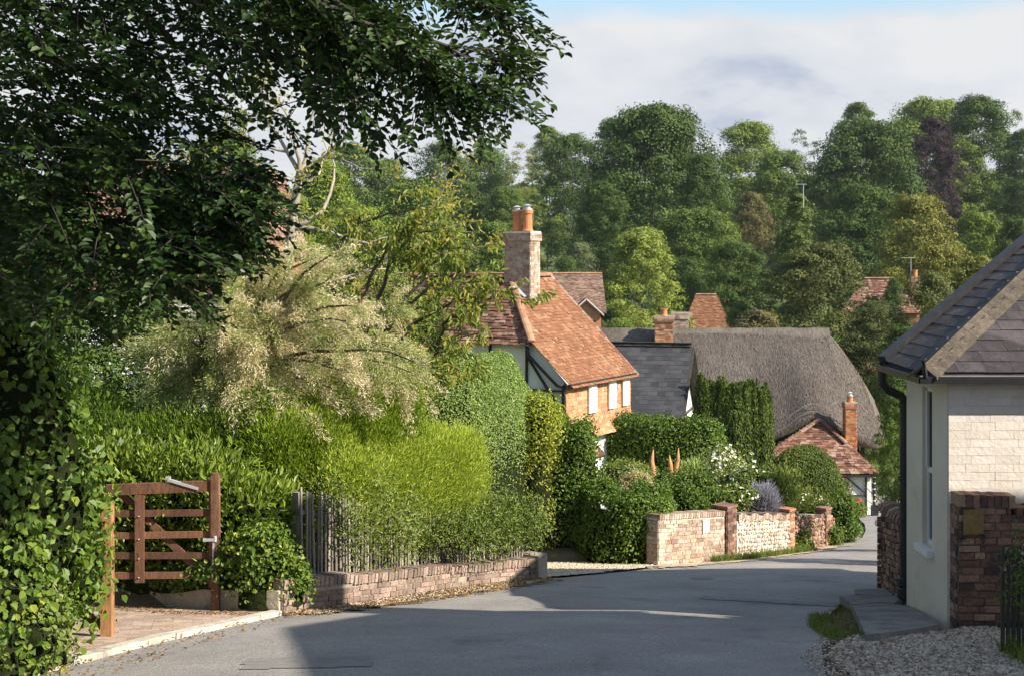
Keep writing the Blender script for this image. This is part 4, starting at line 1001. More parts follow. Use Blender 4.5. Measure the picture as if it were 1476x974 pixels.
# stone step platform, with its slabs
root = empty('stone_steps', (4.0, 14.6, gz(14.6)), 'low weathered platform of stone slabs at the foot of the cream house', 'steps')
def slab_px(name, pix, z_add, th):
    P = []
    for (x, y) in pix:
        s0 = (y - 370) / F; Yd = (1.6 - z_add) / (s0 - .165); P.append(W(x, y, Yd))
    mb = MB(); mb.slab(P, th); return mb.build(name, [MT['slabstone']], root)
slab_px('slab', [(1248, 914), (1321, 905), (1353, 899), (1337, 886), (1314, 872), (1272, 868), (1228, 871)], .10, .35)
slab_px('slab', [(1229, 870), (1272, 867), (1312, 871), (1290, 858), (1232, 856), (1210, 858)], .09, .35)
slab_px('slab', [(1233, 855), (1288, 857), (1274, 847), (1232, 848)], .10, .35)

# dark fence at the right edge
root = empty('slatted_fence', (4.6, 11.6, gz(11.6)), 'dark narrow slatted fence panel at the right edge of the picture', 'fence')
r = random.Random(21)
for i in range(16):
    x = 4.30 + i * .047; zt = ZY(786, 11.6) + r.gauss(0, .006); mb = MB(); mb.box((x, 11.58 + r.gauss(0, .003), gz(11.6) - .05), (x + .032, 11.605, zt), r.random()); mb.build('slat', [MT['wood_dark']], root)
for h in (.25, .85): mb = MB(); mb.box((4.28, 11.61, gz(11.6) + h), (5.1, 11.65, gz(11.6) + h + .05)); mb.build('rail', [MT['wood_dark']], root)

# ------------------------------------------------------------------ red tiled house
E1 = W(820, 553, 33.0); z_e = E1.z
u = Vector((-.861, .508, 0)); v = Vector((.508, .861, 0))
E2 = E1 + v * 3.75
pitch = .98
J = E1 + u * 1.02 + Z * (pitch * 1.02)
zl = J.z
AP = J + (u + v) * 1.66; AP.z = z_e + pitch * 2.68
RF = E2 + u * 2.68; RF.z = z_e + pitch * 2.68
root = empty('red_tiled_house', (E1.x - 1, 36, gz(34)), 'old house with orange clay tile roof, tile hung upper floor and white timbered gable', 'house')
zg = gz(33) - .8
roof = MB()
LL = 5.2
Jl = J + u * LL; Lr = AP + u * LL
roof.slab([E1, E2, RF, AP, J], .05, .1, 1)
roof.slab([J, AP, Lr, Jl], .05, .1, 1)
# rear slopes
Br = RF + u * 2.68 - Z * (pitch * 2.68)
roof.slab([RF, AP, AP + u * 2.68 - Z * pitch * 2.68, Br], .05, .1, 1)
roof.slab([AP, Lr, Lr + v * 2.0 - Z * pitch * 2.0, AP + v * 2.0 - Z * pitch * 2.0], .05, .1, 1)
lift = Z * .012
tiles(roof, [p + lift for p in (E1 - u * .12 - Z * .118 , E2 - u * .12 - Z * .118 + v * .12, RF + v * .12, AP, J - v * .1, )], v, w=.165, expo=.105, th=.016, jit=.006, seed=100)
tiles(roof, [p + lift for p in (J - v * .1 - u * .0 - Z * .09, AP, Lr, Jl - v * .1 - Z * .09)], u, w=.165, expo=.105, th=.018, jit=.010, seed=101, m=2)
roof_o = roof.build('roof', [MT['tile'], MT['timber'], MT['tile_old']], root)
mb = MB(); cap_tiles(mb, AP + Z * .03, RF + Z * .03 + v * .1, seed=1); cap_tiles(mb, AP + Z * .03, Lr + Z * .03, seed=2); mb.build('ridge', [MT['ridge_tile']], roof_o)
mb = MB(); cap_tiles(mb, J + Z * .03 - v * .08, AP + Z * .03, w=.2, h=.06, seed=5); mb.build('hip', [MT['ridge_tile']], roof_o)
mb = MB(); cap_tiles(mb, RF + v * .14 + Z * .02, E2 + v * .14 - u * .1 - Z * .08, w=.16, h=.035, L=.2, seed=6); mb.build('verge', [MT['tile_old']], roof_o) 
# gable wall W facing the camera, inset a little from the verge
mb = MB(); inn = v * .10
def WP(s, z): p = E1 + u * s + inn; return Vector((p.x, p.y, z))
jz = zl - .04
mb.add([WP(0.12, zg), WP(LL, zg), WP(LL, jz), WP(1.02, jz), WP(0.12, z_e + .06)], [(0, 4, 3, 2, 1)]); mb.build('gable_wall', [MT['limewash']], root)
def wbeam(s0, z0, s1, z1, w=.12, name='timber'):
    m3 = MB(); m3.beam(WP(s0, z0) - v * .03, WP(s1, z1) - v * .03, .04, w, up=v); return m3.build(name, [MT['timber']], root)
wbeam(.18, zg + .5, .18, z_e - .05, .16); wbeam(1.25, zg + 1, 1.25, jz - .05); wbeam(2.35, zg + 1, 2.35, jz - .05); wbeam(3.3, zg + 1, 3.3, jz - .05); wbeam(4.2, zg + 1, 4.2, jz - .05)
wbeam(.2, z_e - .2, 5, z_e - .2, .14); wbeam(.1, z_e + .02, 1.05, jz + .02, .1, 'barge_board'); wbeam(1.0, jz - .01, 6, jz - .01, .1, 'eaves_board'); wbeam(1.25, jz - .3, .25, z_e - .7, .1)
wbeam(.2, z_e - 1.6, 5, z_e - 1.6, .14)
# white barge edge
m3 = MB(); m3.beam(WP(-.03, z_e - .06) - v * .12, WP(1.05, jz + .05) - v * .12, .03, .05, up=v); m3.build('barge_edge', [MT['white']], root)
m3 = MB(); m3.tube([WP(1.2, jz - .1) - v * .1, WP(1.15, jz - .3) - v * .1, WP(.35, z_e - .05) - v * .1, WP(.12, z_e - .12) - v * .12, WP(.12, zg + .5) - v * .12], .04, 8); m3.build('downpipe', [MT['black']], root)
# small window low in the gable wall
m3 = MB(); m3.frame_box(WP(.85, z_e - .75) - v * .05, u, v, Z, .42, .03, .30); m3.build('window', [MT['white']], root)
# road face: tile hung upper wall over a white ground floor
FI = u * .16
def FP(s, z, out=0.): p = E1 + v * s + FI - u * out; return Vector((p.x, p.y, z))
zsk = z_e - 1.45
mb = MB(); mb.add([FP(.1, zg), FP(3.7, zg), FP(3.7, z_e + .1), FP(.1, z_e + .1)], [(0, 1, 2, 3)])
mb.add([FP(3.7, zg), FP(3.7, zg) + u * 5, FP(3.7, z_e + .1) + u * 5, FP(3.7, z_e + 1.5) + u * 2.6, FP(3.7, z_e + .1)], [(0, 1, 2, 3, 4)]); mb.build('road_wall', [MT['limewash']], root)
mb = MB(); mb.slab([FP(.02, z_e + .02, .04), FP(3.78, z_e + .02, .04), FP(3.78, zsk + .25, .06), FP(.02, zsk + .25, .06)], .03, .1, 1)
def hang(z0, z1, o0, o1, sd_): tiles(mb, [FP(.02, z0, o0), FP(3.78, z0, o0), FP(3.78, z1, o1), FP(.02, z1, o1)], v, w=.165, expo=.10, th=.016, jit=.005, seed=sd_)
hang(z_e + .02, zsk + .27, .05, .07, 110); hang(zsk + .28, zsk, .07, .30, 111)
mb.slab([FP(.02, zsk + .28, .05), FP(3.78, zsk + .28, .05), FP(3.78, zsk, .27), FP(.02, zsk, .27)], .03, .1, 1)
mb.build('hung_tiles', [MT['tile_hung'], MT['timber']], root)
for px0, px1 in ((843, 854), (872, 882), (892, 901)):
    def s_at(px):
        lo, hi = 0., 3.8
        for _ in range(30):
            mid = (lo + hi) / 2; p = FP(mid, 0); lo, hi = (mid, hi) if 738 + F * p.x / p.y < px else (lo, mid)
        return lo
    s0, s1 = s_at(px0), s_at(px1)
    zt_, zb2 = z_e + .02, z_e - .86
    m3 = MB(); m3.frame_box((FP(s0, (zt_ + zb2) / 2, .11) + FP(s1, (zt_ + zb2) / 2, .11)) / 2, v, u, Z, (s1 - s0) / 2, .03, (zt_ - zb2) / 2); w_o = m3.build('window', [MT['white']], root)
    for k_ in range(2):
        for l2 in range(3):
            sa = s0 + (s1 - s0) * (.1 + .43 * k_); sb = sa + (s1 - s0) * .36; za = zb2 + .06 + l2 * .27
    
m3 = MB(); s0, s1 = s_at(886), s_at(903); m3.frame_box((FP(s0, zsk - .55, .04) + FP(s1, zsk - .55, .04)) / 2, v, u, Z, (s1 - s0) / 2, .04, .52); w_o = m3.build('window', [MT['white']], root)
for k_ in range(3):
    sa = s0 + (s1 - s0) * (.08 + .3 * k_); sb = sa + (s1 - s0) * .24
    m4 = MB(); m4.frame_box((FP(sa, zsk - .5, .085) + FP(sb, zsk - .5, .085)) / 2, v, u, Z, (sb - sa) / 2, .006, .4); m4.build('pane', [MT['glass']], w_o)
m3 = MB(); m3.beam(FP(-.05, z_e - .04, .2), FP(3.85, z_e - .04, .2), .07, .07); m3.build('gutter', [MT['black']], root)
# small tiled porch roof below
mb = MB(); pz = zsk - .05
pp = [FP(-.35, pz - .35, .75), FP(.9, pz - .35, .75), FP(.9, pz + .25, .05), FP(-.35, pz + .25, .05)]
mb.slab(pp, .05, .1, 1); tiles(mb, [p + Z * .02 for p in pp], v, seed=120); mb.build('porch_roof', [MT['tile_old'], MT['timber']], root)
# chimney with two pots
ch = AP + u * .12 - v * .12 + Vector((.48, -.05, 0))
co = chimney(root, 'chimney', (ch.x, ch.y), u, .40, .26, z_e + 1.35, ZY(336, 35.3), 'brick_pale', 'mortar_pale', seed=130, pots=((.17, -.02, 1.0), (-.17, 0, 1.06)), pot_r=.125, pot_h=.56, mc='mortar_pale')
m3 = MB(); c1 = J + (AP - J) * .66; m3.slab([ch - u * .43 - v * .30 + Z * 0, ] * 0 + [AP - u * .34 - v * .55 - Z * (.34 * pitch - .09), AP - u * .62 - v * .35 - Z * (.62 * pitch - .09), AP - u * .62 + v * .25 - Z * (.62 * pitch - .09), AP - u * .34 + v * .25 - Z * (.34 * pitch - .09)], .02); m3.build('flashing', [MT['lead']], roof_o)

# ------------------------------------------------------------------ slate roofed outbuilding
DY = 1.16
th_ = math.radians(15)
rd_ = Vector((math.cos(th_), -math.sin(th_), 0)); dn = Vector((-math.sin(th_), -math.cos(th_), 0))
G = W(997, 499, 43.5)
run = 2.7; rise = G.z - ZY(611, 41)
root = empty('slate_cottage', (G.x - 2, G.y, gz(43)), 'small cottage with dark blue slate roof and white timbered gable end', 'cottage')
Gl = G - rd_ * 5.2
Ed = G + dn * run - Z * rise; El = Gl + dn * run - Z * rise
Bd = G - dn * run - Z * rise; Bl = Gl - dn * run - Z * rise
roof = MB(); roof.slab([G, Gl, El, Ed], .06, .1, 1); roof.slab([G, Bd, Bl, Gl], .06, .1, 1)
tiles(roof, [p + Z * .015 for p in (Ed, G, Gl, El)], rd_, w=.27, expo=.20, th=.010, jit=.0025, seed=140); tiles(roof, [p + Z * .015 for p in (Bd, G, Gl, Bl)], rd_, w=.27, expo=.2, th=.010, jit=.0025, seed=141)
ro = roof.build('roof', [MT['slate'], MT['timber']], root)
mb = MB(); cap_tiles(mb, Gl + Z * .02, G + Z * .02, w=.2, h=.07, seed=9); mb.build('ridge', [MT['ridge']], ro)
zg2 = gz(43) - .5; ii = -rd_ * .28
mb = MB(); a = Ed + ii - dn * .25; b = Bd + ii + dn * .25; c = G + ii
mb.add([Vector((a.x, a.y, zg2)), Vector((b.x, b.y, zg2)), Vector((b.x, b.y, Ed.z + .1)), Vector((c.x, c.y, G.z - .12)), Vector((a.x, a.y, Ed.z + .1))], [(0, 1, 2, 3, 4)])
al = El - dn * .25; bl_ = Bl + dn * .25
mb.add([Vector((a.x, a.y, zg2)), Vector((a.x, a.y, Ed.z + .1)), Vector((al.x, al.y, Ed.z + .1)), Vector((al.x, al.y, zg2))], [(0, 1, 2, 3)])
mb.add([Vector((al.x, al.y, zg2)), Vector((bl_.x, bl_.y, zg2)), Vector((bl_.x, bl_.y, El.z + .1)), Vector((Gl.x, Gl.y, Gl.z - .12)), Vector((al.x, al.y, El.z + .1))], [(4, 3, 2, 1, 0)])
mb.build('wall', [MT['limewash']], root)
for (p, q_) in ((G, Ed), (G, Bd)):
    m3 = MB(); m3.beam(p + Z * -.05, q_ - Z * .05, .05, .2, up=rd_); m3.build('barge_board', [MT['timber']], root)
m3 = MB(); m3.beam(Vector((a.x, a.y, Ed.z)) + rd_ * .03, Vector((b.x, b.y, Ed.z)) + rd_ * .03, .04, .14, up=rd_); m3.build('timber', [MT['timber']], root); m3 = MB(); m3.beam(Vector((c.x, c.y, Ed.z)) + rd_ * .03, Vector((c.x, c.y, G.z - .2)) + rd_ * .03, .04, .12, up=rd_)
m3.build('timber', [MT['timber']], root); m3 = MB(); m3.beam(Vector((a.x, a.y, Ed.z)).lerp(Vector((b.x, b.y, Ed.z)), .25) + rd_ * .03, Vector((a.x, a.y, Ed.z + .9)).lerp(Vector((b.x, b.y, Ed.z + .9)), .25) + rd_ * .03, .04, .1, up=rd_); m3.build('timber', [MT['timber']], root)

# ------------------------------------------------------------------ thatched cottage
thatch = bpy.data.materials.new('thatch'); thatch.use_nodes = True
t = thatch.node_tree; N_ = t.nodes; LK = t.links.new
tcn = N_.new('ShaderNodeTexCoord'); m_ = N_.new('ShaderNodeMapping'); m_.inputs['Scale'].default_value = (6, .7, 1); LK(tcn.outputs['UV'], m_.inputs['Vector'])
tn = N_.new('ShaderNodeTexNoise'); tn.inputs['Scale'].default_value = 1.6; tn.inputs['Detail'].default_value = 8; tn.inputs['Roughness'].default_value = .75; LK(m_.outputs[0], tn.inputs['Vector'])
tn2 = N_.new('ShaderNodeTexNoise'); tn2.inputs['Scale'].default_value = .7; tn2.inputs['Detail'].default_value = 7; tn2.inputs['Roughness'].default_value = .6; LK(tcn.outputs['Object'], tn2.inputs['Vector'])
tn3 = N_.new('ShaderNodeTexNoise'); tn3.inputs['Scale'].default_value = 9; tn3.inputs['Detail'].default_value = 8; tn3.inputs['Roughness'].default_value = .8; LK(tcn.outputs['Object'], tn3.inputs['Vector'])
mxx = N_.new('ShaderNodeMath'); mxx.operation = 'MULTIPLY_ADD'; LK(tn.outputs['Fac'], mxx.inputs[0]); mxx.inputs[1].default_value = 1.1; LK(tn2.outputs['Fac'], mxx.inputs[2])
mxy = N_.new('ShaderNodeMath'); mxy.operation = 'MULTIPLY_ADD'; LK(tn3.outputs['Fac'], mxy.inputs[0]); mxy.inputs[1].default_value = .7; LK(mxx.outputs[0], mxy.inputs[2])
rr_ = ramp(t, [(.105, .09, .078), (.19, .165, .145), (.27, .24, .215), (.38, .345, .30)], [.80, 1.02, 1.2, 1.0]) if False else ramp(t, [(.07, .06, .05), (.13, .112, .095), (.18, .158, .135), (.28, .25, .215)], [.38, .48, .56, .68])
dv = N_.new('ShaderNodeMath'); dv.operation = 'DIVIDE'; LK(mxy.outputs[0], dv.inputs[0]); dv.inputs[1].default_value = 2.8
LK(dv.outputs[0], rr_.inputs[0]); bb = N_['Principled BSDF']; LK(rr_.outputs[0], bb.inputs['Base Color']); bb.inputs['Roughness'].default_value = 1; bb.inputs['Specular IOR Level'].default_value = .1
bp_ = N_.new('ShaderNodeBump'); bp_.inputs['Strength'].default_value = .9; bp_.inputs['Distance'].default_value = .05; LK(mxy.outputs[0], bp_.inputs['Height']); LK(bp_.outputs[0], bb.inputs['Normal'])
MT['thatch'] = thatch
root = empty('thatched_cottage', (9, 53, gz(53)), 'cottage under a thick grey thatched roof, timbered lean-to with orange brick chimney', 'cottage')
YR = 54.0; YE = 50.4
zr = ZY(478, YR); 
XL, XR = 2.6, 14.75
def thatch_grid(thick=0.0, x_clip=None):
    us = np.linspace(0, 1, 150); vs_ = np.linspace(0, 1, 70)
    out = np.zeros((len(us), len(vs_), 3))
    for i, a in enumerate(us):
        # hip: stations bunch towards the right end
        x = XL + (XR - XL) * (1 - (1 - a) ** 1.0)
        hipx = GX(1190, YR)
        if x > hipx:
            k = (x - hipx) / (XR - hipx)
            top = zr - 2.75 * k ** 1.25
            yr_ = YR - .2 * k
        else: k = 0; top = zr + .03 * math.sin(x * .9); yr_ = YR
        ro = max(0., (x - (XR - 1.3)) / 1.3)           # rounding of the end
        rnd = math.sqrt(max(0., 1 - ro ** 2)) * .93 + .07
        ey = YE + (1 - rnd) * 2.6
        bump_ = .98 * math.exp(-((x - GX(1172, YE)) / 1.15) ** 2) + .10 * math.exp(-((x - GX(1120, YE)) / .5) ** 2)
        ez = -7.33 + bump_ + .03 * math.sin(x * 2.1)
        for j, b in enumerate(vs_):
            # front underside, rounded lip, slope, rounded ridge, back slope
            if b < .10:
                t_ = b / .10; y = ey + .62 - .62 * t_; z = ez + .14 - .14 * t_ 
            elif b < .22:
                t_ = (b - .10) / .12; an = t_ * math.pi / 2; y = ey - .22 * math.sin(an) * (1 if t_ < 1 else 1) ; z = ez + .34 * (1 - math.cos(an))
            elif b < .66:
                t_ = (b - .22) / .44; y = (ey - .22) + (yr_ - .22 - (ey - .22)) * t_; z = (ez + .34) + (top - .12 - ez - .34) * t_ + .16 * math.sin(math.pi * t_)
            elif b < .74:
                t_ = (b - .66) / .08; an = -math.pi / 2 + math.pi * t_; y = yr_ + .22 * math.sin(an); z = top - .12 + .12 * math.cos(an)
            else:
                t_ = (b - .74) / .26; y = yr_ + .22 + (2.9 * rnd) * t_; z = top - .12 + (ez - top + .4) * t_
            out[i, j] = (x, y, z)
    n_ = nz(out, 1.3, 12) * .025 + nz(out, 5, 13) * .012
    out[..., 1] -= n_
    out[..., 2] += n_ * .5
    return out
TG = thatch_grid()
TG = np.concatenate([TG, TG[-1:].copy() * 0 + TG[-1].mean(0)], 0)
me_o = grid_mesh('thatch', TG[:, ::-1], MT['thatch'], root)
# uv along the roof: u across, v up the slope
a_, b_ = TG.shape[:2]
# ridge cap with scalloped lower edge
rc = np.zeros((140, 9, 3)); hipx = GX(1190, YR)
for i in range(140):
    x = XL + (hipx + .15 - XL) * i / 139; sc = .06 * abs(math.sin(x * math.pi / .55))
    for j in range(9):
        t_ = j / 8; dd = -(1 - 2 * t_)
        if j in (0, 8): off = .02
        else: off = .15
        ext = .62 + sc
        s_ = abs(dd) * ext
        y = YR + math.copysign(max(0, s_ * .64), dd) ; z = zr - s_ * .74 + off * .8 + .04 * (1 - abs(dd))
        if abs(dd) > .99: z -= .03
        rc[i, j] = (x, y, z)
rc[..., 2] += nz(rc, 4, 3) * .015
grid_mesh('ridge_cap', rc, MT['thatch'], me_o)
# loose straw lying down the slope
rs = np.random.default_rng(8); nS = 60000; si = rs.uniform(0, 143, nS); sj = rs.uniform(14.5, 47, nS)
def tg(i, j):
    i0 = np.clip(i.astype(int), 0, 148); j0 = np.clip(j.astype(int), 0, 68); a = (i - i0)[:, None]; b = (j - j0)[:, None]
    return TG[i0, j0] * (1 - a) * (1 - b) + TG[i0 + 1, j0] * a * (1 - b) + TG[i0, j0 + 1] * (1 - a) * b + TG[i0 + 1, j0 + 1] * a * b
Ps = tg(si, sj); dn_ = unit(tg(si, sj - 1) - Ps); al_ = unit(tg(np.clip(si + 1, 0, 148), sj) - Ps); nm_ = np.cross(al_, dn_); nm_ = unit(nm_ * np.sign(-nm_[:, 1:2]))
leaves('straw', Ps + nm_ * rs.uniform(.003, .012, nS)[:, None], nm_ + rs.normal(size=Ps.shape) * .14, rs.uniform(.08, .22, nS), rs.uniform(.010, .022, nS), np.clip(.42 + .16 * nz(Ps * np.array([3.0, .6, .6]), 1.5, 6) + rs.normal(size=nS) * .17, 0, 1), MT['straw'], me_o, D=dn_ + rs.normal(size=Ps.shape) * .06, shape='quad', fold=.1)
# hazel liggers pinned across the thatch above the porch
m3 = MB()
for off in (.16, .42):
    pts = []
    for k in range(34):
        x = GX(1108, YE) + k * .135; bump_ = .98 * math.exp(-((x - GX(1172, YE)) / 1.15) ** 2)
        zz = -7.33 + bump_ + .34 + off; yy = YE - .22 + .16 * off * 3.2 * .9
        pts.append((x, yy - .12, zz))
    m3.tube(pts, .012, 4)
m3.build('hazel_rods', [MT['wood_pale']], me_o)
zgc = gz(50) - .3
mb = MB(); mb.box((3.0, YE + .5, zgc), (9.5, YE + .7, -6.9)); mb.box((9.5, YE + .5, zgc), (13.4, YE + .7, -7.1)); mb.box((13.2, YE + .5, zgc), (13.4, YR + 2, -7.1)); mb.box((3.0, YE + .5, zgc), (3.2, YR + 3, -6.2)); mb.box((3, YR + 1.9, zgc), (13.4, YR + 2.1, -7.1)); mb.build('wall', [MT['limewash']], root)
for px in (1108, 1119, 1245): x = GX(px, YE); m3 = MB(); m3.box((x, YE + .46, zgc), (x + .16, YE + .5, -6.9)); m3.build('timber', [MT['timber']], root)
# lean-to with tiled roof
LY = 48.7; x0, x1 = GX(1110, LY), GX(1257, LY); ez = ZY(683, LY)
SL_ = (ZY(609, 50.2) - ez) / 1.65
def onpl(px, py):
    k = (370 - py) / F; Yq = (ez - SL_ * (LY - .15)) / (k - SL_); return Vector((GX(px, Yq), Yq, k * Yq))
APX = onpl(1180, 604)
TE0 = Vector((x0 - .5, LY - .15, ez)); TE1 = Vector((x1 + .2, LY - .15, ez)); TB1 = onpl(1219, 638); TB0 = onpl(1104, 655)
TR = Vector((x1 + .2, 50.9, ez + .10))
mb = MB()
mb.add([TE0, TE1, TB1, APX, TB0, TR], [(0, 1, 2, 3, 4), (1, 5, 2)], .1, 1)
tiles(mb, [p + Vector((0, -.03, .05)) for p in (TE0, TE1, TB1, APX, TB0)], (1, 0, 0), w=.17, expo=.11, th=.02, jit=.012, seed=150)
tiles(mb, [p + Vector((.02, -.02, .05)) for p in (TE1, TR, TB1)], (0, 1, 0), w=.17, expo=.11, th=.02, jit=.012, seed=151)
lo = mb.build('lean_to_roof', [MT['tile_old'], MT['timber']], root)
m3 = MB(); cap_tiles(m3, APX + Vector((0, -.15, .03)), TB1 + Vector((0, -.15, .02)), w=.22, h=.08, seed=4); cap_tiles(m3, APX + Vector((0, -.15, .03)), TB0 + Vector((0, -.15, .03)), w=.22, h=.08, seed=5); cap_tiles(m3, TB1, TE1, w=.22, h=.08, seed=6); m3.build('hip', [MT['tile_old']], lo)
mb = MB(); mb.box((x0, LY + .1, zgc), (x1, LY + .25, ez + .05)); mb.box((x1 - .15, LY + .1, zgc), (x1, YE + .5, ez + .05)); mb.build('lean_to_wall', [MT['limewash']], root)
def lt(p, q_, w=.1): m3 = MB(); m3.beam(p, q_, .05, w, up=(0, 1, 0)); m3.build('timber', [MT['timber']], root)
yy = LY + .08
lt((GX(1249, LY), yy, zgc), (GX(1249, LY), yy, ez), .16); lt((GX(1218, LY), yy, zgc), (GX(1218, LY), yy, ez), .14); lt((x0, yy, ez - .06), (x1 + .1, yy, ez - .06), .14)
lt((GX(1221, LY), yy - .01, ez - .12), (GX(1247, LY), yy - .01, ZY(710, LY)), .1); lt((GX(1219, LY), yy - .02, ZY(714, LY)), (GX(1248, LY), yy - .02, ZY(714, LY)), .07)
m3 = MB(); m3.beam((x0, LY - .2, ez - .03), (x1 + .25, LY - .2, ez - .03), .09, .07); m3.build('gutter', [MT['black']], root)
cx = GX(1226, 49.6)
chimney(root, 'lean_to_chimney', (cx, 49.7), (1, 0), .215, .2, ez + .1, ZY(580, 49.7), 'brick_orange', 'mortar', seed=160, pots=((0, 0, 1.0),), pot_r=.11, pot_h=.25, corb=.03, cap=.03, mc='mortar')
m3 = MB(); m3.box((cx - .42, 49.3, ez + .15), (cx + .42, 49.46, ez + .38)); m3.box((cx - .36, 49.40, ez + .1), (cx - .27, 49.9, ez + .95)); m3.build('flashing', [MT['concrete']], lo)
# ridge chimneys
chimney(root, 'ridge_chimney', (GX(957, 53.3), 53.3), (1, -.12), .36, .3, -3.9, ZY(457, 53.3), 'brick', 'mortar', seed=170, pots=((0.0, 0, 1.0),), pot_r=.13, pot_h=.3, cowl=False)
chimney(root, 'ridge_chimney', (GX(981, 54.2), 54.4), (1, -.12), .34, .3, -3.6, ZY(452, 54.4), 'brick_pale', 'mortar', seed=171, pots=())
m3 = MB(); m3.box((GX(957, 53.3) - .46, 52.8, -3.85), (GX(957, 53.3) + .46, 53.1, -3.45)); m3.build('flashing', [MT['concrete']], root)

# ------------------------------------------------------------------ houses further off
def simple_house(name, label, px0, px1, y_ridge, y_eave, Y, depth, roofm, wallm, rz=0.0, hip=0.0, seed=0, hip_l=None, expo=.15, w=.2):
    """gabled or hipped house; ridge left-right turned by rz"""
    root = empty(name, (GX((px0 + px1) / 2, Y), Y, gz(Y)), label, 'house')
    xa, xb = GX(px0, Y), GX(px1, Y); zr_ = ZY(y_ridge, Y); c = Vector(((xa + xb) / 2, Y, 0)); L = (xb - xa) / 2 / max(.3, math.cos(rz)); ax = Vector((math.cos(rz), math.sin(rz), 0)); ay = Vector((-ax.y, ax.x, 0))
    zE = ZY(y_eave, Y - depth / 2); H = depth / 2
    hl = hip if hip_l is None else hip_l
    P = lambda s, t_, z_: c + ax * s + ay * t_ + Z * z_
    Ra, Rb = P(-L + hl, 0, zr_), P(L - hip, 0, zr_); a, b, c2, d_ = P(-L, -H, zE), P(L, -H, zE), P(L, H, zE), P(-L, H, zE)
    mb = MB(); mb.add([a, b, c2, d_, Ra, Rb], [(0, 1, 5, 4), (2, 3, 4, 5), (1, 2, 5), (3, 0, 4), (3, 2, 1, 0)], .3, 0)
    tiles(mb, [p + Z * .03 for p in (a, b, Rb, Ra)], ax, w=w, expo=expo, th=.03, jit=.012, seed=seed)
    if hip > 0: tiles(mb, [p + Z * .03 for p in (b, c2, Rb)], ay, w=w, expo=expo, th=.03, jit=.012, seed=seed + 1)
    ro = mb.build('roof', [MT[roofm]], root)
    m3 = MB(); cap_tiles(m3, Ra + Z * .04, Rb + Z * .04, w=.26, h=.08, seed=1); m3.build('ridge', [MT['ridge_tile']], ro)
    mb = MB(); g0 = gz(Y) - .6; i_ = .3
    q_ = [P(-L + i_, -H + i_, 0), P(L - i_, -H + i_, 0), P(L - i_, H - i_, 0), P(-L + i_, H - i_, 0)]
    for i in range(4):
        p, s_ = q_[i], q_[(i + 1) % 4]; mb.add([p + Z * g0, s_ + Z * g0, s_ + Z * (zE + .1), p + Z * (zE + .1)], [(0, 1, 2, 3)])
    if hip == 0:
        mb.add([q_[1] + Z * (zE + .1), q_[2] + Z * (zE + .1), P(L - i_, 0, zr_ - .3)], [(0, 1, 2)])
    if hl == 0: mb.add([q_[3] + Z * (zE + .1), q_[0] + Z * (zE + .1), P(-L + i_, 0, zr_ - .3)], [(0, 1, 2)])
    mb.build('wall', [MT[wallm]], root)
    return root, P, L, H, zE, zr_
root, P, L, H, zE, zr_ = simple_house('brown_roofed_house', 'long house with plain brown tile roof behind the tall pale chimney', 640, 868, 395, 452, 78, 7.5, 'tile_brown', 'brick', seed=200)
x = GX(845, 73.7); m3 = MB(); zt2 = ZY(433, 73.7); zb2 = ZY(462, 73.7)
m3.add([(x - .75, 73.6, zb2), (x + .75, 73.6, zb2), (x + .75, 73.6, zt2 - .65), (x, 73.6, zt2 - .02), (x - .75, 73.6, zt2 - .65), (x - .75, 77, zb2), (x + .75, 77, zb2), (x + .75, 77, zt2 - .65), (x, 77, zt2 - .02), (x - .75, 77, zt2 - .65)], [(0, 1, 2, 3, 4), (1, 6, 7, 2), (0, 4, 9, 5)]); gab = m3.build('gable', [MT['brick']], root)
m3 = MB(); m3.beam((x - .95, 73.5, zt2 - .82), (x, 73.5, zt2 + .05), .1, .16, up=(0, 1, 0)); m3.beam((x + .95, 73.5, zt2 - .82), (x, 73.5, zt2 + .05), .1, .16, up=(0, 1, 0)); m3.build('barge_board', [MT['limewash']], gab)
m3 = MB(); m3.slab([(x - 1, 73.4, zt2 - .85), (x, 73.4, zt2 + .06), (x, 77.2, zt2 + .06), (x - 1, 77.2, zt2 - .85)], .06); m3.slab([(x + 1, 73.4, zt2 - .85), (x, 73.4, zt2 + .06), (x, 77.2, zt2 + .06), (x + 1, 77.2, zt2 - .85)], .06); m3.build('gable_roof', [MT['tile_brown']], gab)
simple_house('small_red_house', 'small hipped red tile roof peeping between dark trees above the thatch', 984, 1052, 425, 474, 98, 4.6, 'tile', 'brick', rz=-.12, hip=1.0, hip_l=1.0, seed=210)
root, P, L, H, zE, zr_ = simple_house('red_roofed_house', 'house with reddish tile roof and television aerial among trees on the right', 1215, 1322, 402, 452, 84, 4.8, 'tile_old', 'brick', rz=-.25, hip=1.5, seed=220)
c = Vector((GX(1316, 83), 82.6, 0)); co = chimney(root, 'chimney', (c.x, c.y), (1, -.2), .23, .3, gz(83), ZY(400, 83), 'brick', 'mortar', seed=230, pots=((0, 0, 1.0),), pot_r=.16, pot_h=.45, cowl=False, bl=.25, bc=.1)
def aerial(parent, px, Y, y0, y1, half=14, wd=.02):
    m3 = MB(); x = GX(px, Y); z0, z1 = ZY(y0, Y), ZY(y1, Y); m3.tube([(x, Y, z0), (x, Y, z1)], wd, 6); L_ = half / F * Y
    m3.tube([(x - L_, Y, z1), (x + L_ * .5, Y, z1)], wd * .8, 5)
    for k in range(7): xx = x - L_ + k * L_ * .23; m3.tube([(xx, Y - L_ * .25, z1), (xx, Y + L_ * .25, z1)], wd * .6, 4)
    return m3.build('aerial', [MT['galv']], parent)
aerial(root, 1313, 82.6, 402, 372)
m = MB(); 
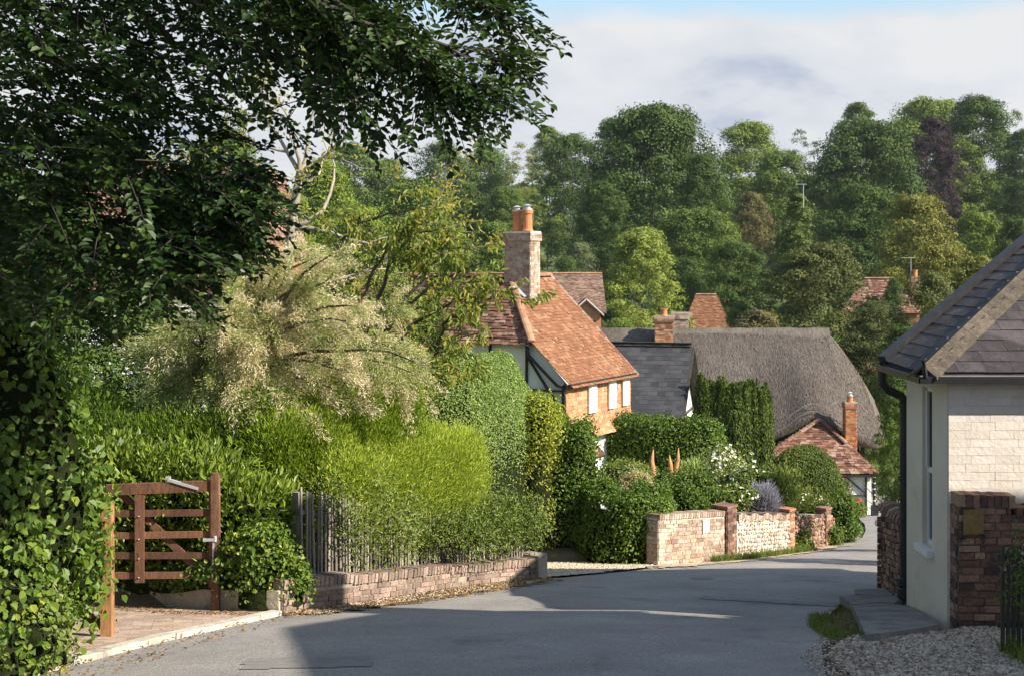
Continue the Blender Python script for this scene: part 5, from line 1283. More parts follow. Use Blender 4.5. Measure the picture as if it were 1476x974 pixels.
# house hidden behind the tamarisk: white weatherboards, red roof, white barge boards
Yh = 31.0
root = empty('gabled_house', (GX(300, Yh), Yh, gz(Yh)), 'red tiled house with white barge board, mostly hidden behind the tree on the left', 'house')
apx = W(352, 232, Yh); eR = W(396, 372, Yh); eL = Vector((2 * apx.x - eR.x, Yh, eR.z)); bk = Vector((-.25, 7, 0))
Lx = -6.5
# main range running left with its front roof slope, and the cross gable at its right end
mb = MB(); f0 = Vector((apx.x, Yh + .5, apx.z)); 
fr = [Vector((apx.x, Yh + 2.2, apx.z + .02)), Vector((apx.x - 4.2, Yh + 2.2, apx.z + .02)), Vector((apx.x - 4.2, Yh - .6, ZY(425, Yh))), Vector((apx.x + .1, Yh - .6, ZY(425, Yh)))]
mb.slab(fr, .06, .2, 1); tiles(mb, [p + Z * .02 for p in fr], (1, 0, 0), seed=240)
sl = [apx + Vector((0, -.3, 0)), apx + bk, eR + bk, eR + Vector((0, -.3, 0))]
mb.slab(sl, .06, .2, 1); tiles(mb, [p + Z * .02 for p in sl], bk, seed=241)
mb.build('roof', [MT['tile_old'], MT['timber']], root)
mb = MB(); zlow = gz(Yh) - .5
mb.add([Vector((apx.x - .6, Yh, zlow)), Vector((eR.x - .2, Yh, zlow)), Vector((eR.x - .2, Yh, eR.z + .1)), apx - Z * .2, Vector((apx.x - .6, Yh, apx.z - 1.6))], [(0, 1, 2, 3, 4)])
mb.add([Vector((eR.x - .2, Yh, zlow)), Vector((eR.x - .4, Yh + 7, zlow)), Vector((eR.x - .4, Yh + 7, eR.z + .1)), Vector((eR.x - .2, Yh, eR.z + .1))], [(0, 1, 2, 3)])
mb.build('gable_wall', [MT['brick']], root)
mb = MB()
x0_, x1_ = apx.x - 4.1, GX(338, Yh)
for k in range(26): 
    z_ = ZY(428, Yh) - k * .11; mb.add([(x0_, Yh - .45, z_), (x1_, Yh - .45, z_), (x1_, Yh - .5, z_ - .112), (x0_, Yh - .5, z_ - .112)], [(0, 3, 2, 1)], random.random())
mb.add([(x1_, Yh - .45, zlow), (x1_, Yh + .02, zlow), (x1_, Yh + .02, ZY(428, Yh)), (x1_, Yh - .45, ZY(428, Yh))], [(0, 1, 2, 3)])
mb.add([(x0_, Yh - .44, zlow), (x1_, Yh - .44, zlow), (x1_, Yh - .44, ZY(428, Yh)), (x0_, Yh - .44, ZY(428, Yh))], [(0, 1, 2, 3)])
mb.build('weatherboards', [MT['white']], root)
m3 = MB(); m3.beam(apx + Vector((0, -.34, -.05)), eR + Vector((0, -.34, -.05)), .05, .24, up=(0, 1, 0)); m3.build('barge_board', [MT['white']], root)

# neighbour house behind the photographer on the right: it throws the large shadow across the road
BX0, BX1, BY0, BY1 = 8.0, 10.9, -6.0, 10.75
root = empty('neighbour_house', (9.5, 2, gz(2)), 'brick house with hipped tiled roof beside the top of the street', 'house')
mb = MB(); zt_ = 3.2; xm = (BX0 + BX1) / 2
mb.box((BX0 + .2, BY0, -4.5), (BX1 - .1, BY1 - .2, zt_)); mb.build('wall', [MT['brick']], root)
mb = MB(); a_, b_, c_, d_ = [Vector(p) for p in ((BX0, BY0, zt_), (BX0, BY1, zt_), (BX1, BY1, zt_), (BX1, BY0, zt_))]; r1, r2 = Vector((xm, BY1 - 2.6, zt_ + 2.1)), Vector((xm, BY0, zt_ + 2.1))
for pp in ([a_, b_, r1, r2], [b_, c_, r1], [c_, d_, r2, r1]): mb.slab(pp, .08)
mb.build('roof', [MT['tile_brown']], root)
chimney(root, 'chimney', (9.45, 10.25), (0, 1), .27, .25, 3.0, 6.1, 'brick', 'mortar', seed=300, cowl=False)
root = empty('garage', (12.5, 8, gz(8)), 'single storey brick extension beside the hipped house at the top of the street', 'garage')
mb = MB(); mb.box((10.85, 4, -4.5), (16, 10.6, 2.5)); mb.build('wall', [MT['brick']], root); mb = MB(); mb.box((10.9, 3.9, 2.5), (16.1, 10.7, 2.62)); mb.build('roof', [MT['tile_brown']], root)

# ------------------------------------------------------------------ hedges and shrubs of the left gardens
def ivy_v(P, s, t): return 0.0
def zline(ya, yb, Ya, Yb):
    a, b = ZY(ya, Ya), ZY(yb, Yb); return lambda s: a + (b - a) * np.asarray(s)
# ivy covered mass at the left edge, built as three overlapping clumps of one plant
root = empty('ivy_mass', (-4.6, 11, gz(11) + .5), 'tall mass of climbing ivy and bindweed filling the left edge beside the orange post', 'ivy')
def add_mass(root, c, rad, n, L, m, seed, lump=.12, lf=3, vb=.45, low=-.7, fuzz=.10, jit=.5, shape='oval', vs=.2, core=True):
    shrub(None, None, None, c, rad, m, n, L, L * .85, seed=seed, lump=lump, lf=lf, fuzz=fuzz, jit=jit, vbase=vb, vspread=vs, low=low, root=root, shape=shape, core=core)
add_mass(root, (-5.05, 11.3, -2.3), (1.35, 1.3, 2.5), 9500, .085, MT['lf_ivy'], 301, lump=.13, lf=3.2, vb=.42)
add_mass(root, (-4.75, 10.6, -3.0), (.95, .9, 1.1), 4200, .07, MT['lf_ivy'], 302, lump=.16, lf=3.5, vb=.5)
add_mass(root, (-4.35, 12.35, -2.6), (.52, .5, 1.15), 2600, .06, MT['lf_ivy'], 303, lump=.18, lf=3.5, vb=.45)
add_mass(root, (-4.15, 10.9, -3.15), (.5, .6, .45), 2200, .045, MT['lf_shrub'], 304, lump=.2, lf=3.5, vb=.5, fuzz=.07)
add_mass(root, (-5.9, 12.6, -.9), (1.6, 1.2, 2.4), 6000, .085, MT['lf_ivy'], 305, lump=.15, lf=3, vb=.35)
m3 = MB(); r = random.Random(31)
for i in range(9):
    x = -3.9 - r.random() * .7; y = 10.9 + r.random() * 1.2; z0 = -2.6 - r.random() * .9; pts = [(x, y, z0)]
    for k in range(5): pts.append((pts[-1][0] + r.uniform(-.02, .08), pts[-1][1] - .03, pts[-1][2] + r.uniform(-.06, .12)))
    m3.tube(pts, .005, 4)
m3.build('stems', [MT['bark_pale']], root)

hedge('laurel_hedge', 'glossy laurel hedge behind the brown five-bar gate, its pointed leaves in sun', 'hedge', [(-5.6, 16.4), (-4.4, 16.15), (-3.25, 15.95), (-2.95, 16.5)], 1.1, -4.1, lambda s: ZY(668, 16) + .12 * np.sin(6 * s) - .42 * sm(.72, 1, s), MT['lf_laurel'], 9000, .115, .042, lump=.10, lf=2.6, seed=310, up=.5, out=.6, fuzz=.10, vspread=.28, vbase=.52)
hedge('ivy_fringe', 'ivy trailing over the low rendered wall under the gate', 'ivy', [(-5.3, 16.6), (-4.45, 15.75), (-3.55, 15.33), (-2.75, 15.08)], .36, lambda s: g(15.6 - .7 * np.asarray(s)) + .24 + .08 * np.sin(9 * np.asarray(s)), lambda s: g(15.6 - .7 * np.asarray(s)) + .50 + .45 * sm(.72, .9, s), MT['lf_ivy'], 5200, .055, .05, lump=.06, lf=6, seed=311, fuzz=.05, core=True, vbase=.42)
hedge('ivy_clump', 'ivy clump tumbling over the near end of the low brick wall', 'ivy', [(-3.2, 15.25), (-2.8, 15.2), (-2.42, 15.45)], .5, lambda s: g(15.3) + .10 + 0 * s, lambda s: g(15.3) + .98 - .45 * sm(.5, 1, s), MT['lf_ivy'], 3400, .05, .045, lump=.08, lf=6, seed=312, fuzz=.06, vbase=.5)
hedge('conifer_hedge', 'green feathery conifer hedge toned dark for shade between the laurel and the tamarisk', 'hedge', [(-6.8, 17.8), (-5.2, 17.5), (-3.9, 17.3), (-2.9, 17.5)], 1.2, -4.4, lambda s: ZY(572, 17.5) + .22 * np.sin(9 * s + 1) - .5 * sm(.3, .6, s) * (1 - sm(.75, .95, s)), MT['lf_conif'], 42000, .08, .018, shape='quad', lump=.22, lf=2.4, seed=313, up=.5, out=.75, fuzz=.12, vbase=.28, vspread=.28)  # low vbase puts the shade of this spot into the leaf colour
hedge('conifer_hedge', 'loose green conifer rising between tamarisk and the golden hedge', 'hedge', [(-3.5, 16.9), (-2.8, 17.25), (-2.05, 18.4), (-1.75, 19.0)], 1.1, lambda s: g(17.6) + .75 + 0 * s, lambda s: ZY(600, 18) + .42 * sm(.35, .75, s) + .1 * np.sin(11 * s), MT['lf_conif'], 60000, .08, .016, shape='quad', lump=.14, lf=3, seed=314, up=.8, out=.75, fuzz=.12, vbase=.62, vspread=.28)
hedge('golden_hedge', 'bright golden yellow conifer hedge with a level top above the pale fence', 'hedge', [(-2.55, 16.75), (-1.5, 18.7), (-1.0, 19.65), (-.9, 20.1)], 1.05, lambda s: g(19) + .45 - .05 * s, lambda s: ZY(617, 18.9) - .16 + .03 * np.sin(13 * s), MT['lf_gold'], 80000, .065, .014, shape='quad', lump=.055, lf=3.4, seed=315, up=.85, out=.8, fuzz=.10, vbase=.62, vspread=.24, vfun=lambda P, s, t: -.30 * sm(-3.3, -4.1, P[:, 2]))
hedge('shrub_fringe', 'mixed climbing shrubs hanging through the grey pales under the golden hedge', 'shrub', [(-1.25, 17.9), (-.7, 18.8), (.0, 19.9), (.25, 20.3)], .6, lambda s: g(17.8 + 2.4 * np.asarray(s)) + .40, lambda s: g(17.8 + 2.4 * np.asarray(s)) + 1.0 + .12 * np.sin(17 * s), MT['lf_shrub'], 11000, .055, .026, lump=.16, lf=5, seed=316, up=-.1, out=.6, fuzz=.13, core=False, vspread=.3)
hedge('creeper', 'sparse creeper and dry stems climbing through the near end of the grey pales', 'creeper', [(-2.35, 15.95), (-1.7, 17.1), (-1.2, 17.95)], .30, lambda s: g(15.9 + 2.1 * np.asarray(s)) + .38, lambda s: g(15.9 + 2.1 * np.asarray(s)) + 1.15 + .25 * np.sin(16 * s), MT['lf_shrub'], 2600, .06, .028, lump=.22, lf=5, seed=346, up=-.1, out=.6, fuzz=.10, core=False, vspread=.3)
hedge('clipped_hedge', 'tall clipped green hedge with a sharp corner, smooth sunlit side', 'hedge', [(-2.95, 21.75), (-1.45, 21.35), (-1.18, 21.55), (-.05, 24.9)], 1.2, -5.6, lambda s: ZY(521, 21) + .03 * np.sin(8 * s) - .85 * sm(.70, 1, s) - .14 * (1 - sm(0, .35, s)), MT['lf_clip'], 70000, .042, .026, lump=.035, lf=3.0, box=.16, endr=.35, seed=317, jit=.75, fuzz=.018, vspread=.26, vbase=.5)
hedge('yellow_hedge', 'narrow yellow leaved bush behind the tall clipped hedge', 'bush', [(.16, 24.5), (.40, 24.05), (.62, 24.3), (.7, 24.9)], .34, -6.0, lambda s: ZY(575, 24.2) - .30 * s, MT['lf_yellow'], 14000, .055, .04, lump=.16, lf=3, seed=318, fuzz=.1, vspread=.26)
hedge('beech_hedge', 'tall green hedge with ragged top at the corner of the gravel drive', 'hedge', [(.35, 27.2), (.55, 25.1), (.95, 24.75), (1.55, 24.6)], 1.0, -6.2, lambda s: ZY(596, 24.6) + .10 * np.sin(14 * s) - .22 * sm(.6, 1, s), MT['lf_ivy'], 26000, .055, .045, lump=.10, lf=3.6, seed=319, fuzz=.07, vbase=.40, vspread=.16)
hedge('low_hedge', 'lower rounded ivy hedge with a cut end, next to the pinkish brick wall', 'hedge', [(1.45, 25.2), (1.7, 23.75), (2.05, 23.4), (2.5, 23.6), (2.6, 24.6)], .75, -6.0, lambda s: ZY(718, 23.6) + .06 * np.sin(9 * s) + .08 * sm(0, .3, s), MT['lf_ivy'], 16000, .05, .042, lump=.06, lf=5, seed=320, fuzz=.05, vbase=.46, vspread=.17)
hedge('middle_hedge', 'dark green clipped hedge with rounded top in front of the slate roof', 'hedge', [(2.7, 35.8), (4.2, 34.9), (4.9, 34.7), (5.15, 36.0)], 1.3, -7.4, lambda s: ZY(608, 35) - .02 * np.sin(8 * s) - .25 * sm(.75, 1, s), MT['lf_ivy'], 24000, .075, .055, lump=.07, lf=2.8, seed=321, fuzz=.07, vbase=.36, vspread=.15)
# row of upright yews: separate plumes in one clump
root = empty('yew_columns', (7, 42, gz(42)), 'dense dark row of upright yew columns in front of the thatch', 'yew')
r = random.Random(5); PP = []; NN = []; VV = []; DD = []
m3 = MB()
for i in range(110):
    t = r.random(); x = GX(1006 + 101 * t, 42) + r.gauss(0, .05); y = 42 - r.random() * .8 + abs(t - .5) * .7; top = ZY(536 + 10 * abs(math.sin(9 * t)) + 9 * t + r.uniform(0, 14), 42); z0 = -8.7 + r.random() * .5 if i % 3 else top - r.uniform(1.2, 2.5)
    R = r.uniform(.16, .25); n = int(1000 * (top - z0) / 4)
    rn = np.random.default_rng(i); h = rn.uniform(0, 1, n); a = rn.uniform(0, 2 * math.pi, n); rr2 = R * (1 - h ** 5) * (.85 + .2 * rn.random(n))
    d = np.stack([np.cos(a), np.sin(a), 0 * a], -1); P_ = np.stack([x + rr2 * d[:, 0], y + rr2 * d[:, 1], z0 + (top - z0) * h], -1)
    PP.append(P_); NN.append(d + rn.normal(size=P_.shape) * .4); DD.append(d * .35 + np.array([0, 0, 1.0]) + rn.normal(size=P_.shape) * .25); VV.append(rn.normal(.5 + .1 * r.gauss(0, 1), .2, n))
    m3.tube([(x, y, z0), (x, y, (z0 + top) / 2), (x, y, top - .25)], [R * .85, R * .85, R * .2], 7)
leaves('foliage', np.concatenate(PP), np.concatenate(NN), .11, .045, np.clip(np.concatenate(VV), 0, 1), MT['lf_yew'], root, D=np.concatenate(DD), shape='quad')
m3.build('stems', [MT['core']], root)
# clipped dome
root = empty('topiary_dome', (GX(1160, 33), 33, gz(33)), 'large clipped yew mushroom dome on a short trunk above the garden wall', 'topiary')
c = (GX(1160, 33), 33.0, ZY(716, 33)); rn = np.random.default_rng(4)
P_, N_2 = blob_points(c, (1.0, 1.0, 1.22), 26000, 33, .025, 2.0, -.18); P_ += N_2 * (rn.normal(size=len(P_)) * .02)[:, None]
leaves('foliage', P_, unit(N_2 + rn.normal(size=P_.shape) * .8), .045, .03, np.clip(rn.normal(.45, .2, len(P_)) + .2 * nz(P_, 2.2, 3), 0, 1), MT['lf_yew'], root, shape='quad')
m3 = MB(); m3.lathe(c, [(.30, -.42), (.80, -.34), (.94, -.12), (.95, .2), (.86, .55), (.66, .85), (.36, 1.08), (.05, 1.17)], 24); m3.build('stems', [MT['core']], root)
m3 = MB(); m3.tube([(c[0], c[1], gz(33) - .2), (c[0] + .03, c[1], c[2] - .3)], [.12, .09], 8); m3.build('trunk', [MT['bark']], root)

# lower garden borders
Gd = lambda px, py, Y: (GX(px, Y), Y, ZY(py, Y))
def bed(label, px, py, Y, rx, rz_, m='lf_shrub', n=3500, L=.06, Wd=.04, seed=0, name='shrub', cat='shrub', **k):
    c = Gd(px, py, Y); return shrub(name, label, cat, c, (rx / F * Y, rx / F * Y * .9, rz_ / F * Y), MT[m], n, L, Wd, seed=seed, zb=gz(Y), **k)
bed('rounded olive green shrub behind the low ivy hedge', 900, 706, 27, 42, 36, seed=330, n=5200, vbase=.55, lump=.18, lf=3)
bed('brownish twiggy bush between the olive shrub and the carved wood', 918, 704, 25.6, 22, 22, m='lf_tamarisk', seed=331, n=2600, L=.07, Wd=.02, vbase=.55, lump=.2)
bed('dark green low shrub growing over the coping of the pinkish brick wall', 978, 718, 26.6, 55, 34, m='lf_ivy', seed=332, n=6500, L=.055, vbase=.36, lump=.18, lf=3)
bed('yellowish shrub behind the dark low shrub, near the upright carvings', 905, 684, 30, 40, 16, seed=333, n=2600, m='lf_shrub', vbase=.8, L=.08)
bed('green bush with cream flowers beside the flint wall', 1075, 712, 28.6, 46, 34, m='lf_shrub', seed=334, n=4200, vbase=.5, lump=.22, lf=3, petals=(MT['pet_white'], 110, .07))
bed('tall airy plant full of cream hollyhock flowers', 1042, 682, 30, 26, 36, m='lf_shrub', seed=335, n=2600, vbase=.6, lump=.25, lf=3, core=False, petals=(MT['pet_white'], 150, .08), fuzz=.15)
bed('second flowering clump left of the lavender with white blooms', 1058, 722, 27.2, 30, 22, m='lf_shrub', seed=336, n=2400, vbase=.6, lump=.25, petals=(MT['pet_white'], 60, .06))
bed('mauve lavender bush spilling over the flint wall coping', 1098, 727, 27.4, 21, 23, m='lf_lavender', seed=337, n=5200, L=.11, Wd=.012, shape='strip', up=.8, out=.9, name='lavender', cat='lavender', vbase=.65, low=-.4)
bed('silvery green leafy plant between the lavender and the clipped dome', 1124, 712, 28.4, 20, 32, m='lf_shrub', seed=338, n=2200, L=.10, Wd=.03, up=.9, out=.5, vbase=.75, lump=.3, core=False, fuzz=.12)
bed('blue green spiky shrub behind the cream flowers', 1008, 692, 31.5, 26, 24, m='lf_clip', seed=339, n=2600, L=.13, Wd=.02, shape='strip', up=.9, out=.8, vbase=.7)
bed('white and pink flowers in front of the clipped dome', 1160, 726, 30.2, 32, 16, m='lf_yew', seed=340, n=1800, L=.08, Wd=.02, up=.9, out=.4, core=False, fuzz=.12, petals=(MT['pet_white'], 46, .055), vbase=.8, name='flower_clump', cat='flowers')
bed('pink valerian growing out of the foot of the shaded wall', 1150, 762, 27.7, 16, 14, m='lf_shrub', seed=341, n=700, core=False, petals=(MT['pet_pink'], 170, .05), name='valerian', cat='flowers', fuzz=.1)
bed('green weeds at the foot of the shaded wall', 1152, 784, 27.4, 18, 12, m='lf_shrub', seed=342, n=900, L=.08, core=False, name='weed_clump', cat='weeds')
bed('dark leafy clump overhanging the road where the wall ends', 1214, 752, 31.2, 22, 36, m='lf_ivy', seed=343, n=3800, L=.06, vbase=.3, lump=.2, lf=3, low=-.8)
bed('low bush at the roadside beyond the end of the wall', 1196, 772, 29.6, 18, 15, m='lf_shrub', seed=344, n=1500, L=.06, vbase=.35, lump=.2, low=-.8)
bed('leafy red flowering rose against the white lean-to', 1232, 734, 47.6, 13, 14, m='lf_shrub', seed=345, n=1300, L=.09, Wd=.06, vbase=.6, petals=(MT['pet_red'], 26, .13), name='rose_bush', cat='rose')
bed('pale mauve flowers left of the lean-to timber', 1217, 716, 46.5, 9, 26, m='lf_shrub', seed=346, n=900, L=.10, vbase=.4, petals=(MT['pet_pink'], 30, .09), core=False)
bed('green shrub standing behind the garden between dome and yew columns', 1118, 692, 36, 26, 20, m='lf_shrub', seed=347, n=1800, L=.08, vbase=.5)
# lilies: flower spikes over the wall
r = random.Random(8)
for i in range(5):
    px = 1034 + i * 12; Y = 29 + r.random(); base = Gd(px, 735, Y); st = MB()
    root = empty('hollyhock', base, ['hollyhock spike nearest the dark pier, cream flowers', 'hollyhock second from the dark pier, leaning slightly', 'middle hollyhock of the five cream ones', 'hollyhock second from the lavender, tallest cream spike', 'hollyhock nearest the lavender with few cream flowers'][i], 'hollyhock', 'cream hollyhocks in the walled garden')
    top = Vector(Gd(px + r.uniform(-4, 4), 652 + r.uniform(0, 22), Y)); b0 = Vector(base); st.tube([b0, b0.lerp(top, .5), top], [.012, .009, .004], 5); st.build('stem', [MT['lf_clip']], root)
    rn = np.random.default_rng(i); k = 16; t_ = rn.uniform(.35, 1, k); P_ = np.array([list(b0.lerp(top, q_)) for q_ in t_]) + rn.normal(size=(k, 3)) * .035
    leaves('blossoms', P_, rn.normal(size=(k, 3)) + np.array([0, -1.5, .3]), .075, .07, rn.uniform(0, 1, k), MT['pet_white'], root)
    k = 26; t_ = rn.uniform(.05, .8, k); P_ = np.array([list(b0.lerp(top, q_)) for q_ in t_]) + rn.normal(size=(k, 3)) * .05
    leaves('foliage', P_, rn.normal(size=(k, 3)) + np.array([0, -1, .8]), .10, .08, rn.uniform(.3, 1, k), MT['lf_shrub'], root)
# carved upright wood pieces
def carve(label, pts, rad):
    m3 = MB()
    for p_, r_ in zip(pts, rad): m3.tube(p_, r_, 8)
    tag(m3.build('wood_carving', [MT['wood_carve']], None, smooth=True), label, 'sculpture')
Yc = 27.5; q = lambda x, y: W(x, y, Yc)
carve('single orange flame shaped piece of carved wood rising from the shrubs', [[q(941, 700), q(941, 680), q(939, 664), q(942, 647)]], [[.06, .07, .055, .008]])
carve('forked orange carved wood with two points beside the single one', [[q(968, 700), q(968, 684), q(966, 668), q(965, 655)], [q(969, 690), q(973, 676), q(977, 662), q(978, 645)]], [[.06, .075, .05, .008], [.05, .065, .045, .008]])
# white sign lying on the hedge
m3 = MB(); a_ = W(876, 731, 23.35); m3.frame_box(a_, (.97, .1, -.2), (0, .9, .4), (.2, -.35, .9), .13, .05, .012); tag(m3.build('white_board', [MT['white']]), 'small white board lying on the ivy hedge at the drive', 'board')

# black and white post and lamp bracket by the lean-to
root = empty('striped_post', (GX(1260, 48.3), 48.3, gz(48.3)), 'thin black post with white bands at the corner of the lean-to', 'post')
for k in range(8):
    z0 = ZY(745, 48.3) + (ZY(678, 48.3) - ZY(745, 48.3)) * k / 8; m3 = MB(); hgt = (ZY(678, 48.3) - ZY(745, 48.3)) / 8
    m3.tube([(GX(1260, 48.3), 48.3, z0), (GX(1260, 48.3), 48.3, z0 + hgt * (.8 if True else 1))], .05, 8); m3.build('band', [MT['black']], root)
    if k < 7: m3 = MB(); m3.tube([(GX(1260, 48.3), 48.3, z0 + hgt * .8), (GX(1260, 48.3), 48.3, z0 + hgt)], .052, 8); m3.build('band', [MT['white']], root)
m3 = MB(); m3.box((GX(1256, 48.3), 48.1, ZY(748, 48.3)), (GX(1264, 48.3), 48.4, ZY(728, 48.3))); m3.build('base', [MT['black']], root)

# parked car in the yard
root = empty('parked_car', (GX(1085, 37.5), 37.5, gz(37.5)), 'dark blue car parked behind the garden, only its roof showing', 'car')
cz = ZY(681, 37.5) - 1.42; cx_ = GX(1092, 37.5); cs = MB()
prof = [(-2.0, .35), (-2.05, .75), (-1.9, .9), (-1.1, .98), (-.55, 1.40), (.75, 1.43), (1.45, 1.0), (1.95, .92), (2.05, .6), (2.0, .35)]
ca, sa = math.cos(.2), math.sin(.2)
def CP(x, y, z): return Vector((cx_ + x * ca - y * sa, 37.5 + x * sa + y * ca, cz + z))
n_ = len(prof); vs = []
for w_, yy in ((.80, -1), (.80, 1)):
    for x, z in prof: vs.append(CP(x, yy * (w_ - (.16 if z > 1.1 else 0)), z))
cs.add(vs, [tuple(range(n_))[::-1], tuple(range(n_, 2 * n_))] + [(i, (i + 1) % n_, n_ + (i + 1) % n_, n_ + i) for i in range(n_)])
cs.build('body', [MT['car']], root)
for sgn in (-1, 1):
    m3 = MB(); m3.add([CP(-1.0, sgn * .79, .99), CP(-.52, sgn * .66, 1.34), CP(.7, sgn * .66, 1.37), CP(1.25, sgn * .79, 1.0)], [(0, 1, 2, 3)]); m3.build('side_window', [MT['glass']], root)
    for x in (-1.3, 1.3):
        m3 = MB(); m3.tube([CP(x, sgn * .62, .31), CP(x, sgn * .83, .31)], .31, 16); m3.build('wheel', [MT['rubber']], root)
m3 = MB(); m3.add([CP(-1.12, -.6, 1.0), CP(-1.12, .6, 1.0), CP(-.58, .56, 1.39), CP(-.58, -.56, 1.39)], [(0, 1, 2, 3)]); m3.build('windscreen', [MT['glass']], root)

# ------------------------------------------------------------------ branching helper
def grow(seed, start, direction, length, rad, depth, spread=.55, droop=0.0, kids=(2, 4), ratio=.72, wig=.18, segs=5, up=.05):
    r = random.Random(seed); out = []; tips = []
    def rec(p, d, L, R, dep):
        pts = [Vector(p)]; rr2 = [R]; d = Vector(d).normalized()
        for k in range(segs):
            d = (d + Vector((r.gauss(0, wig), r.gauss(0, wig), r.gauss(0, wig) + up - droop * (k / segs)))).normalized()
            pts.append(pts[-1] + d * L / segs); rr2.append(R * (1 - .55 * (k + 1) / segs))
        out.append((pts, rr2, dep))
        if dep == 0: tips.append((pts, d)); return
        n = r.randint(*kids)
        for k in range(n):
            i = r.randint(max(1, segs // 2), segs) if k else segs
            dd = (d + Vector((r.gauss(0, spread), r.gauss(0, spread), r.gauss(0, spread)))).normalized()
            rec(pts[i], dd, L * ratio * r.uniform(.75, 1.15), rr2[i] * .75, dep - 1)
    rec(start, direction, length, rad, depth)
    return out, tips
def limbs_mesh(name, br, m, root, nmax=8):
    mb = MB()
    for pts, rr2, dep in br: mb.tube(pts, rr2, max(4, min(nmax, 3 + dep * 2)), cap=False)
    return mb.build(name, [m], root, smooth=True)

# tamarisk with feathery beige plumes
root = empty('tamarisk', (-3.6, 18.6, gz(18.6)), 'big feathery tamarisk with cream and beige plumes arching over the hedges', 'tree')
rn = np.random.default_rng(12); r = random.Random(12)
br = []; base = Vector((-3.7, 18.8, gz(18.8))); PL = []
fork = Vector(W(330, 560, 18.6))
br.append(([base, base.lerp(fork, .5) + Vector((.1, 0, 0)), fork], [.16, .13, .11], 3))
targets = []
for k in range(62):
    # ends spread over a wide dome
    px = r.uniform(200, 600); py = 345 + 120 * ((px - 400) / 210) ** 2 * (1 if px > 400 else 1.2) + r.uniform(0, 190) * (1 - .3 * abs(px - 400) / 200)
    if px > 560: py = max(py, 440)
    Y = 18.4 + r.uniform(-1.6, 1.2); targets.append((px, py, Y))
for k in range(14): targets.append((r.uniform(280, 520), r.uniform(540, 610), 17.2 + r.uniform(-.6, .5)))
for (px, py, Y) in targets:
    e_ = Vector(W(px, py, Y)); mid = fork.lerp(e_, .5) + Vector((0, 0, .35 + .1 * (e_ - fork).length)); pts = []
    for i in range(9):
        t_ = i / 8; p = fork * (1 - t_) ** 2 + mid * 2 * t_ * (1 - t_) + e_ * t_ ** 2 + Vector((r.gauss(0, .03), r.gauss(0, .03), r.gauss(0, .03))); pts.append(p)
    br.append((pts, [.04 * (1 - .85 * i / 8) + .004 for i in range(9)], 1)); PL.append(pts)
limbs_mesh('trunk', br, MT['bark'], root)
PP, DD, VV, LL_, WW_ = [], [], [], [], []
for pts in PL:
    arr = np.array([list(p) for p in pts]); d0 = unit(arr[-1] - arr[-3])
    left = arr[-1][0] < GX(330, 18); 
    nsp = 14
    for k in range(nsp):
        i = rn.integers(3, 9); st_ = arr[i]; dv_ = unit(d0 * .9 + rn.normal(size=3) * .55 + np.array([0, 0, -.10])); Lp = rn.uniform(.22, .55); n = 210 if not left else 110
        t_ = rn.uniform(0, 1, n); P_ = st_ + dv_ * (t_ * Lp)[:, None] + np.array([0, 0, -1]) * (t_ ** 2 * Lp * .3)[:, None] + rn.normal(size=(n, 3)) * (.035 + .03 * (1 - t_))[:, None]
        PP.append(P_); DD.append(dv_ + rn.normal(size=(n, 3)) * .7 + np.array([0, 0, -.15])); fl = .62 if rn.random() < (.50 if not left else .12) else .22
        VV.append(np.clip(fl + .30 * (t_ - .35) + rn.normal(size=n) * .13, 0, 1)); LL_.append(rn.uniform(.03, .075, n)); WW_.append(rn.uniform(.007, .013, n))
P_ = np.concatenate(PP); D_ = np.concatenate(DD)
leaves('crown', P_, np.cross(D_, rn.normal(size=P_.shape)), np.concatenate(LL_), np.concatenate(WW_), np.concatenate(VV), MT['lf_tamarisk'], root, D=D_, shape='quad', fold=.1)

# thin tree with yellowing leaves behind it and the cherry in front of the tall chimney
root = empty('thin_tree', (GX(425, 24), 24, gz(24)), 'half bare tree with pale branches and sparse yellowing leaves behind the tamarisk', 'tree')
b0 = Vector(W(400, 560, 24)); b1 = Vector(W(420, 330, 24)); b2 = Vector(W(432, 250, 24))
br = [([Vector((b0.x, 24, gz(24))), b0, b1, b2], [.14, .11, .09, .07], 3)]; tips = []
starts = [(b1, (-.5, -.2, 1), 1.3), (b2, (.15, 0, 1), 1.2), (b2, (.9, -.3, .55), 1.5), (b1, (1, -.2, .35), 1.7), (b2, (-.7, .2, .8), 1.2), (b1, (1.0, -.5, .05), 1.9), (b0.lerp(b1, .6), (1, -.6, .3), 1.9), (b2, (.5, .3, 1), 1.3)]
for i, (p, d, L) in enumerate(starts):
    o_, t_ = grow(400 + i, p, d, L, .045, 3, spread=.5, kids=(2, 3), ratio=.68, wig=.16, up=.03); br += o_; tips += t_
limbs_mesh('trunk', br, MT['bark_pale'], root)
PP = []; 
for pts, d in tips:
    for k in range(rn.integers(10, 34)):
        q_ = pts[rn.integers(1, len(pts))]; PP.append(np.array(q_) + rn.normal(size=3) * .09)
for o_ in br:
    if o_[2] == 1:
        for k in range(8): PP.append(np.array(o_[0][rn.integers(1, len(o_[0]))]) + rn.normal(size=3) * .1)
P_ = np.array(PP); leaves('crown', P_, rn.normal(size=P_.shape) + np.array([0, 0, .6]), .085, .04, np.clip(rn.normal(.72, .22, len(P_)), 0, 1), MT['lf_cherry'], root)

